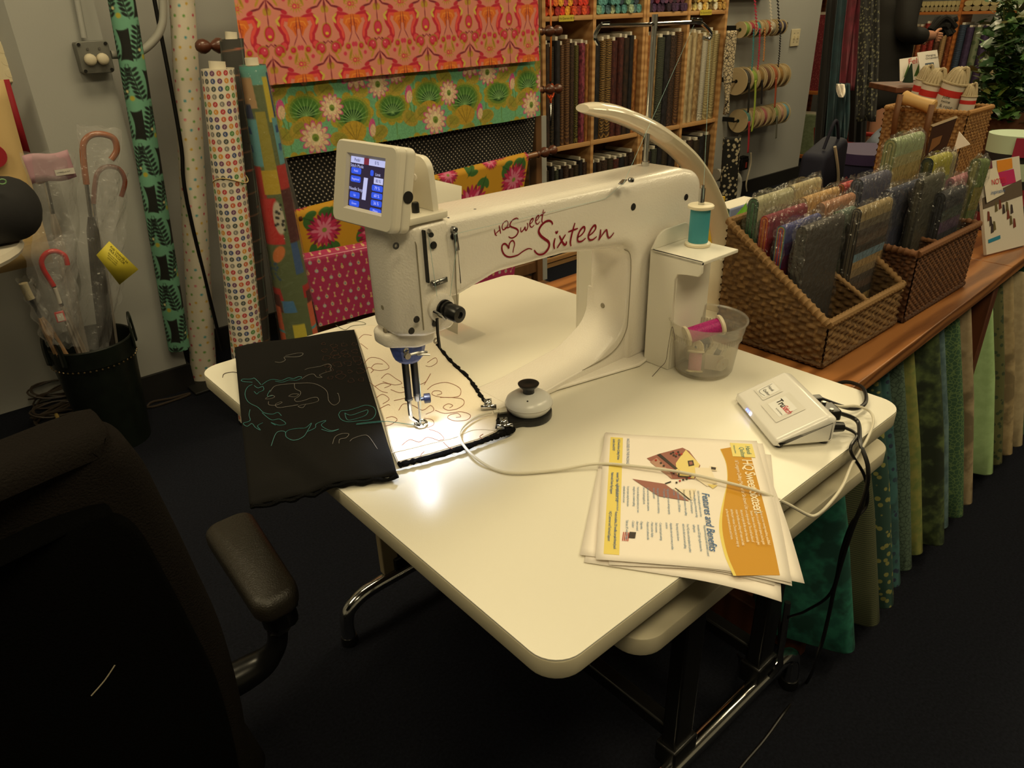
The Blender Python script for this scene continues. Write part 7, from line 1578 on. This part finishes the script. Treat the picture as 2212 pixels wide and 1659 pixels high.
MB().tube(smoothpts([(a.x-wv*.2, .997, b.z-.03), (a.x+wv*.1, .994, b.z-.14), (a.x+wv*.2, .997, tz2+.02)], 6), .006, 6).build('piping', c_cr, t); MB().tube(smoothpts([(a.x-wv*.3, 1.03, b.z-.04), (a.x-.02, 1.02, b.z+.06), (a.x+wv*.25, 1.03, b.z-.02)], 6), .006, 6).build('handle', mat('navy_cloth', (24, 26, 46), .8), t)
RW = mat('red_painted_wood', (140, 34, 22), .4, coat=.2); y0 = 1.5
P8 = lambda x, y: PY(x, y, y0)
t = thing('red_chair', 'red painted wooden chair beyond the hat box', 'chair', (P8(1860, 380).x, y0, 0))
sx0, sx1, szc = P8(1838, 370).x, P8(1912, 330).x, .46
for x, hgt in ((sx0, P8(1850, 285).z), (sx1, P8(1905, 285).z)): MB().tube([(x, y0+.2, .0), (x, y0+.2, szc), (x+.01, y0+.24, hgt)], .014, 8).build('leg', RW, t)
for x in (sx0, sx1): MB().tube([(x, y0-.18, .0), (x, y0-.18, P8(1860, 310).z)], .014, 8).build('leg', RW, t)
MB().box(((sx0+sx1)/2, y0, szc), (sx1-sx0+.03, .42, .02)).build('seat', RW, t, bevel=.005)
for zz in (.08, .16, .26): MB().box(((sx0+sx1)/2, y0+.225, szc+zz), (sx1-sx0, .014, .04)).build('back_slat', RW, t, bevel=.003)
for x in (sx0, sx1): MB().box((x, y0, P8(1860, 310).z), (.04, .42, .02)).build('armrest', RW, t, bevel=.005)
p = P8(1885, 345); m = MB(); m.grid(lambda u, v: (p.x+.08*math.sin(v*3.14)*math.cos(u*6.283), y0-.02+.08*math.sin(v*3.14)*math.sin(u*6.283), szc+.012+.2*v+.012*math.sin(u*20+v*7)), 18, 10)
tag(m.build('cloth_bundle', mat('grey_blue_cloth', (110, 118, 134), .8, bump=.4, bscale=60)), 'crumpled pale blue cloth bundle on the red chair', 'cloth')
# ================================================================= hanging fabric lengths and the shopper
DEP = 3.8
def hang(lab, xs_, ytop, ybot, cm, dep=DEP, taper=.7, tagc=False):
    a, b = PD(xs_[0], ytop, dep), PD(xs_[1], ytop, dep); c_, d = PD(xs_[2], ybot, dep), PD(xs_[3], ybot, dep); fwd = Vector((_fw.x, _fw.y, 0)).normalized(); m = MB()
    def fn(u, v): p = a.lerp(b, u).lerp(c_.lerp(d, u), v); return tuple(p+fwd*(.02*math.sin(u*9+v*3)+.01*math.sin(u*23)))
    m.grid(fn, 16, 20); tag(m.build('hanging_fabric', cm, solid=.003, loc=tuple(a)), lab, 'fabric'); return a.lerp(b, .5)
MW_ = printmat('maroon_fab', '5c1024', '4a0c1c', 'mottle', 20); 
tops = [hang('black fabric length hanging at the left of the scarf rail', (1796, 1822, 1752, 1790), -70, 395, mat('black_fab', (14, 13, 14), .8), 3.95), hang('dark teal fabric length hanging on the scarf rail', (1818, 1846, 1780, 1812), -70, 340, printmat('teal_fab', '123038', '0e262e', 'mottle', 20)),
 hang('maroon fabric length hanging on the scarf rail', (1842, 1862, 1812, 1842), -70, 195, MW_, 3.74), hang('near black fabric length behind the maroon one', (1852, 1885, 1832, 1864), -70, 330, mat('black_fab', (14, 13, 14), .8), 4.0), hang('black speckled fabric length hanging at the right of the rail', (1866, 1900, 1850, 1888), -70, 262, printmat('speckle_fab', '121110', '5a5844', 'dots', 60), 3.68)]
hang('teal fabric length lower on the scarf rail', (1812, 1836, 1806, 1826), 180, 300, printmat('teal_fab', '123038', '0e262e', 'mottle', 20), 3.7)
hang('white paper price diamond pinned on the hanging fabric', (1810, 1824, 1812, 1818), 182, 210, mat('paper_white', (236, 228, 218), .6), 3.66)
rl = thing('scarf_rail', 'black metal rail hung from the ceiling carrying fabric lengths', 'rail', (tops[1].x, tops[1].y, tops[1].z)); rz_ = tops[1].z
d_ = Vector((_r0.x, _r0.y, 0)); c0 = Vector((tops[1].x, tops[1].y, 0))
MB().cyl(c0-d_*.12+Vector((0, 0, rz_)), c0+d_*.26+Vector((0, 0, rz_)), .012).build('bar', BLACKM, rl)
for s in (-.12, .26): MB().cyl(c0+d_*s+Vector((0, 0, rz_)), c0+d_*s+Vector((0, 0, 2.9)), .008).build('ceiling_hanger', BLACKM, rl)
# person: dark coat, seen from shoulder to hip behind the counter
hd_ = PD(1922, 60, 4.7); fx, fyy = hd_.x, hd_.y; F2 = Vector((_r0.x, _r0.y, 0)).normalized(); S2 = Vector((-F2.y, F2.x, 0))
pe = thing('person', 'person in a long dark coat with a fuzzy collar holding black gloves', 'person', (fx, fyy, 0))
def skin(name, verts, edges, mt_, sub=2):
    me = bpy.data.meshes.new(name); org = wloc(pe)
    pos = [Vector((fx, fyy, 0))+F2*f+S2*s+Vector((0, 0, z))-org for f, s, z, _ in verts]; me.from_pydata([tuple(p) for p in pos], edges, []); me.materials.append(mt_)
    o = bpy.data.objects.new(name, me); COL.objects.link(o); o.parent = pe; sm = o.modifiers.new('skin', 'SKIN'); sm.use_smooth_shade = True; o.modifiers.new('sub', 'SUBSURF').levels = sub; o.modifiers['sub'].render_levels = sub
    for i, (_, _, _, r) in enumerate(verts):
        v = me.skin_vertices[0].data[i]; v.radius = r if hasattr(r, '__len__') else (r, r); v.use_root = i == 0
    return o
SKN = mat('skin', (186, 134, 108), .5); COAT = mat('dark_coat', (22, 19, 17), .75, bump=.3, bscale=90)
body = [(0, 0, .95, .12), (0, 0, 1.12, .115), (.01, 0, 1.3, .13), (0, 0, 1.42, .09), (.01, 0, 1.5, .055), (.04, 0, 1.58, .08), (.05, 0, 1.68, .085), (0, .09, .88, .085), (.02, .1, .5, .055), (-.01, .1, .09, .04), (.12, .11, .035, .035), (0, -.09, .88, .085), (.0, -.1, .5, .055), (-.03, -.1, .09, .04), (.10, -.11, .035, .035),
        (0, .17, 1.38, .055), (-.02, .23, 1.1, .045), (.2, .15, 1.07, .034), (.25, .12, 1.07, .026), (0, -.17, 1.38, .055), (-.02, -.23, 1.1, .045), (.2, -.13, 1.09, .034), (.25, -.1, 1.09, .026)]
skin('body', body, [(0, 1), (1, 2), (2, 3), (3, 4), (4, 5), (5, 6), (0, 7), (7, 8), (8, 9), (9, 10), (0, 11), (11, 12), (12, 13), (13, 14), (3, 15), (15, 16), (16, 17), (17, 18), (3, 19), (19, 20), (20, 21), (21, 22)], SKN)
coat = [(0, 0, .95, .175), (0, 0, 1.15, .155), (.01, 0, 1.3, .165), (0, 0, 1.41, .1), (0, 0, .6, .2), (0, .18, 1.38, .08), (-.02, .245, 1.1, .068), (.17, .17, 1.075, .052), (0, -.18, 1.38, .08), (-.02, -.245, 1.1, .068), (.17, -.15, 1.09, .052)]
skin('coat', coat, [(0, 1), (1, 2), (2, 3), (0, 4), (3, 5), (5, 6), (6, 7), (3, 8), (8, 9), (9, 10)], COAT)
W3 = lambda f, s, z: Vector((fx, fyy, 0))+F2*f+S2*s+Vector((0, 0, z))
m = MB(); m.tube(smoothpts([W3(.1*math.cos(q), .1*math.sin(q), 1.46+.02*math.cos(q)) for q in np.linspace(0, 6.28, 13)[:-1]], 4, True), .045, 10, closed=True); m.build('fuzzy_collar', mat('black_fur', (18, 16, 15), .95, bump=1.0, bscale=150), pe)
m = MB(); m.grid(lambda u, v: tuple(W3(.05+.1*math.sin(v*3.1416)*math.cos(u*6.283), .095*math.sin(v*3.1416)*math.sin(u*6.283), 1.66+.11*-math.cos(v*3.1416)*1.0)), 20, 12); m.build('hair', mat('brown_hair', (70, 46, 30), .6), pe)
for s, z in ((.12, 1.07), (-.1, 1.09)):
    for k in range(5):
        dz = .018-.012*k; l = (.045, .06, .065, .06, .045)[k]
        if k == 0: pts = [W3(.25, s, z+.012), W3(.275, s+(-.02 if s > 0 else .02), z+.03), W3(.295, s+(-.024 if s > 0 else .024), z+.034)]
        else: pts = [W3(.265, s, z+.022-.013*k), W3(.265+l*.5, s+(-.012 if s > 0 else .012), z+.02-.013*k), W3(.265+l*.75, s+(-.034 if s > 0 else .034), z+.016-.013*k)]
        MB().tube(smoothpts(pts, 4), [.0095]*4+[.0085]*4+[.007], 8).build('finger', SKN, pe)
m = MB(); 
for k in range(10): m.tube(smoothpts([W3(.27, -.02+.01*k*.4, 1.12), W3(.33+.02*math.sin(k), -.03+.012*k, 1.16+.03*math.cos(k*1.7)), W3(.38+.03*math.cos(k*2), -.03+.02*math.sin(k), 1.13+.05*math.sin(k*1.3))], 4), .017, 7)
tag(m.build('gloves', mat('black_fur', (18, 16, 15), .95, bump=1.0, bscale=150)), 'black fuzzy gloves held in the shopper\'s hands', 'gloves')
# small stand with seasonal pattern cards
sd = 2.72; q0 = PD(1968, 182, sd)
st = thing('card_stand', 'small wooden stand carrying felt pattern cards', 'stand', (q0.x, q0.y, CZ)); MB().box((q0.x+.05, q0.y-.02, q0.z-.01), (.3, .22, .02), YAW-1.57).build('shelf', OAKD, st, bevel=.003); MB().cyl((q0.x+.05, q0.y, CZ+.012), (q0.x+.05, q0.y, q0.z-.02), .02).build('post', OAKD, st); MB().lathe([(0, 0), (.08, 0), (.075, .012), (0, .016)], (q0.x+.05, q0.y, CZ), 24, cap=False).build('base', OAKD, st)
def dcard(lab, pts, dep, mt_, words):
    P_ = [PD(x, y, dep) for x, y in pts]; t = thing('pattern_card', lab, 'card', P_[3]); MB().add(P_, [(0, 1, 2, 3)]).build('card', mt_, t, solid=.003, smooth=False); ux, uy = (P_[1]-P_[0]).normalized(), (P_[0]-P_[3]).normalized(); n_ = ux.cross(uy)
    for s, sz, u, v, m3 in words: textmesh(s, sz, frame(P_[3].lerp(P_[2], u)+(P_[0]-P_[3])*v+n_*.003, ux, uy), m3, 'lettering', t)
    return t, P_
t, P_ = dcard('white felt pattern card with green trees', [(1943, 128), (1984, 122), (1988, 172), (1944, 176)], 2.7, mat('paper_white', (236, 228, 218), .6), [('Felt', .03, .4, .72, REDL)])
for u in (.12, .62): a = P_[3].lerp(P_[2], u); MB().add([a+Vector((0, 0, .012))-_fw*.004, a+(P_[2]-P_[3])*.25+Vector((0, 0, .012))-_fw*.004, a+(P_[2]-P_[3])*.125+Vector((0, 0, .06))-_fw*.004], [(0, 1, 2)]).build('tree_print', mat('tree_green', (70, 110, 50), .6), t, smooth=False)
t, P_ = dcard('bagged white pattern card with a small photo in front of the shelves', [(1981, 114), (2024, 108), (2031, 160), (1990, 164)], 2.66, mat('paper_white', (236, 228, 218), .6), [('Hanging', .011, .4, .78, INK), ('Ornament', .011, .36, .66, INK)])
a, b, c_, d = P_; C4 = lambda u, v: a.lerp(b, u).lerp(d.lerp(c_, u), v)-_fw*.003
MB().add([C4(.28, .5), C4(.72, .5), C4(.72, .92), C4(.28, .92)], [(0, 1, 2, 3)]).build('photo_print', mat('photo_blue', (36, 64, 90), .4), t, smooth=False); MB().add([C4(.4, .72), C4(.6, .72), C4(.6, .84), C4(.4, .84)], [(0, 1, 2, 3)]).build('photo_print', REDL, t, smooth=False)
q = PD(1961, 178, 2.63); t = thing('felt_tree', 'small dark green felt cone tree on the card stand', 'ornament', q); MB().lathe([(.018, 0), (.017, .004), (.002, .062)], q, 16).build('cone', mat('felt_green', (22, 46, 30), .9), t)
# ================================================================= far shelves and cloth at the passage
FX = 7.0; fz1, fz2 = PX(2060, 25, FX).z, PX(2080, 190, FX).z
FW = woodmat('far_shelf_wood', (150, 84, 36), (186, 112, 52), .5, (10, 1.5, 10), coat=.1)
ya, ym, yb_ = PX(1946, 25, FX).y+1.0, PX(2066, 60, FX).y, PX(2212, 30, FX).y-.6
fb = thing('far_bookcase', 'orange toned wooden bookcase of bolts on the far wall', 'bookcase', (FX, ym, 0)); y1m = ym+.58
for y in (yb_, ym, y1m, ya): MB().box((FX+.13, y, 1.0), (.26, .025, 2.0)).build('upright', FW, fb, smooth=False)
ysl = sorted((yb_, ym, y1m, ya))
for z in (.06, fz2, fz1, 1.8):
    for p0, p1 in zip(ysl[:-1], ysl[1:]): MB().box((FX+.132, (p0+p1)/2, z-.011), (.25, p1-p0-.026, .022)).build('shelf', FW, fb, smooth=False)
FM = [[printmat('far_rust', '8a4420', 'b0683c', 'dots', BS(40)), printmat('far_red', '8c2820', 'b85040', 'dots', BS(50)), printmat('far_brown', '4a2a1c', '6a4430', 'mottle', BS(30)), printmat('far_sand', 'a07c50', 'b89468', 'leaf', BS(40))],
      [printmat('far_violet', '3c2c4c', '4a3a5c', 'mottle', BS(30)), printmat('far_grey_twist', '4c4c4c', '86847c', 'stripe', BS(70)), printmat('far_lilac', '54486c', '8078a0', 'leaf', BS(40)), printmat('far_sage', '7c8468', '5a6a4c', 'dots', BS(20)), printmat('far_slate', '283444', '40506a', 'leaf', BS(40)), printmat('far_beige', '9c8c68', 'b4a484', 'mottle', BS(30))]]
FN = [['rust dotted', 'red dotted', 'dark brown', 'sand leafy'], ['violet', 'grey twist', 'lilac leafy', 'sage ringed', 'slate leafy', 'pale beige']]
for bi, (p0, p1) in enumerate(((ym, y1m), (yb_, ym))):
    n = 11 if bi == 0 else 17; st = (p1-p0-.03)/n
    for zz, rw in ((fz2, 'upper'), (.06, 'lower')):
        for k in range(n):
            i = (k*3+(k//4)) % len(FM[bi]); h = .50*random.uniform(.92, 1.0) if zz > .3 else .46
            bolt(FX+.125, p0+.018+st*(k+.5), zz+.0015, st*.92, h, FM[bi][i], f'{FN[bi][i]} fabric bolt on the {rw} far shelf behind the {"shopper" if bi == 0 else "ivy"}', f'{rw} far shelf bolts', yaw=math.pi/2)
for bi, (p0, p1) in enumerate(((ym, y1m), (yb_, ym))):
    n = 16; st = (p1-p0-.03)/n
    for lay in range(2):
        for k in range(n):
            o = FQ.copy(); COL.objects.link(o); o.location = (FX+.11, p0+.018+st*(k+.5), fz1+.001+lay*.04); o.scale = (st*.95, 1, .04); o.rotation_euler = (0, 0, math.pi/2); objmat(o, printmat(f'ffq_{(k*5+lay) % 5}', ['8a7a54', 'a89868', '6c5c3c', '9c7c5c', '7c6c54'][(k*5+lay) % 5], ['b0a078', 'c8b888', '8c7c54', 'b09878', '9c8c70'][(k*5+lay) % 5], 'mottle', 60)); o['label'] = f'small rolled fabric piece on the far top shelf {"behind the shopper" if bi == 0 else "behind the ivy"}'; o['group'] = 'far rolled fabric pieces'
# red print bolt, pale green bolt and timber post beside the passage
yy = 3.1
a, b, c_, d = PY(1768, 32, yy), PY(1796, 28, yy), PY(1757, 195, yy), PY(1740, 360, yy)
def pbolt(lab, x0, x1, z0, z1, m_): bolt((x0+x1)/2, yy, z0, x1-x0, z1-z0, m_, lab)
x0, x1 = PY(1764, 100, yy).x, PY(1790, 100, yy).x
pst = thing('timber_stand', 'tall narrow timber bookcase at the passage beyond the wall', 'bookcase', (x0, yy, 0))
for x in (x0-.02, x1+.03): MB().box((x, yy+.13, 1.0), (.02, .06, 2.0)).build('side_panel', FW, pst, smooth=False)
zsh = PY(1765, 200, yy-.13).z; zlow = PY(1750, 245, yy-.13).z
for z in (zsh-.015, .05, PY(1775, 10, yy-.13).z+.06): MB().box(((x0+x1)/2, yy+.02, z), (x1-x0+.03, .3, .03)).build('shelf', FW, pst, smooth=False)
pbolt('red speckled fabric bolt standing in the narrow timber bookcase', x0, x1, zsh+.001, PY(1775, 32, yy).z, printmat('red_speckle', '6c1c24', '8c4444', 'dots', BS(90))); pbolt('pale green fabric bolt low in the narrow timber bookcase', x0, x1, .066, zlow-.04, printmat('pale_green_cloth', '6c7858', '7c8868', 'mottle', BS(30)))
# ================================================================= office chair in front of the table
FUZZ = mat('black_wool', (25, 22, 20), .97, bump=1.0, bscale=420, spec=.05); LEATH = mat('black_leather', (38, 34, 28), .38, bump=.5, bscale=420)
YC = .30
e = [PY(x, y, YC) for x, y in ((150, 1000), (290, 1004), (352, 1048), (405, 1145), (480, 1300), (548, 1460), (590, 1660))]
xc = -.47
ch = thing('office_chair', 'black wool office chair with padded armrests seen from behind', 'chair', (xc, YC+.25, 0))
right = [(p.x, p.z) for p in e]; lowz = right[-1][1]
rside = right+[(right[-1][0]-.03, lowz-.12)]
left = [(2*xc-x, z) for x, z in reversed(rside)]
outl = rside[::-1]+[(2*xc-x, z) for x, z in rside]
dense = []
N_ = len(outl)
for p in smoothpts([(x, z, 0) for x, z in outl], 5, closed=True): dense.append((p.x, p.y))
MB().prism(dense, lambda u, v, h: (u, h+.9*(u-xc)**2, v), YC, YC+.085, r=.022, seg=6).build('backrest', FUZZ, ch, ang=70)
MB().prism(dense, lambda u, v, h: (xc+(u-xc)*.9, h+.9*((u-xc)*.9)**2, (v-.66)*.9+.62), YC-.006, YC+.03, r=.006, seg=3).build('back_panel', mat('black_wool_back', (5, 5, 5), .98, bump=.8, bscale=420, spec=.05), ch, ang=70)
MB().prism(rrect(xc-.25, YC+.10, xc+.25, YC+.58, .09), XY, .42, .51, r=.035, seg=5).build('seat', FUZZ, ch, ang=70)
MB().box((xc, YC+.03, .5), (.09, .03, .3)).build('back_bar', BLKP, ch, bevel=.008)
az = .60
ac = [PZ(x, y, az) for x, y in ((434, 1122), (528, 1090), (638, 1262), (558, 1300))]
cx_ = sum(p.x for p in ac)/4; ay0, ay1 = min(p.y for p in ac), max(p.y for p in ac)
wa = .062; dlt = (ac[0].x+ac[1].x)/2-(ac[2].x+ac[3].x)/2
for sgn, x in ((1, cx_), (-1, 2*xc-cx_)):
    pl = rpoly([(-.034, ay0, .026), (.034, ay0, .026), (.042, ay1, .026), (-.038, ay1, .026)], 6)
    MB().prism(pl, lambda u, v, h: (x+u+sgn*dlt*(v-(ay0+ay1)/2)/(ay1-ay0), v, h-.012*(abs((v-(ay0+ay1)/2)/(ay1-ay0))*2)**2), az-.04, az, r=.014, seg=5).build('arm_pad', LEATH, ch, ang=70)
    pts = smoothpts([(x, ay0+.06, az-.035), (x+sgn*.005, ay0+.06, az-.1), (x+sgn*.0, ay0+.06, .5), (x-sgn*.01, ay0+.07, .44), (x-sgn*.06, ay0+.09, .405), (xc+sgn*.14, ay0+.11, .40)], 6)
    MB().tube(pts, [.021+.006*math.sin(k*.3) for k in range(len(pts))], 10).build('arm_post', BLKP, ch)
    MB().box((x, ay0+.075, az-.05), (.05, .11, .022)).build('arm_plate', BLKP, ch, bevel=.006)
MB().box((xc, YC+.34, .395), (.32, .3, .04)).build('seat_plate', BLKP, ch, bevel=.006); MB().cyl((xc, YC+.34, .08), (xc, YC+.34, .39), .025).build('gas_lift', BLKP, ch)
for k in range(5):
    q = k*1.2566+.3; d = Vector((math.cos(q), math.sin(q), 0)); c0 = Vector((xc, YC+.34, .09)); MB().tube([c0, c0+d*.16+Vector((0, 0, -.005)), c0+d*.29+Vector((0, 0, -.03))], [.03, .022, .015], 8).build('base_spoke', BLKP, ch)
    w_ = c0+d*.28; MB().cyl((w_.x-d.y*.018, w_.y+d.x*.018, .027), (w_.x+d.y*.018, w_.y-d.x*.018, .027), .026, n=16).build('castor', BLKP, ch)
a, b = PY(248, 1437, YC-.012), PY(197, 1503, YC-.012)
MB().tube(smoothpts([a, a.lerp(b, .5)+Vector((.001, 0, -.001)), b], 5), .0006, 4).build('stray_thread', mat('pale_thread', (170, 160, 140), .7), ch)
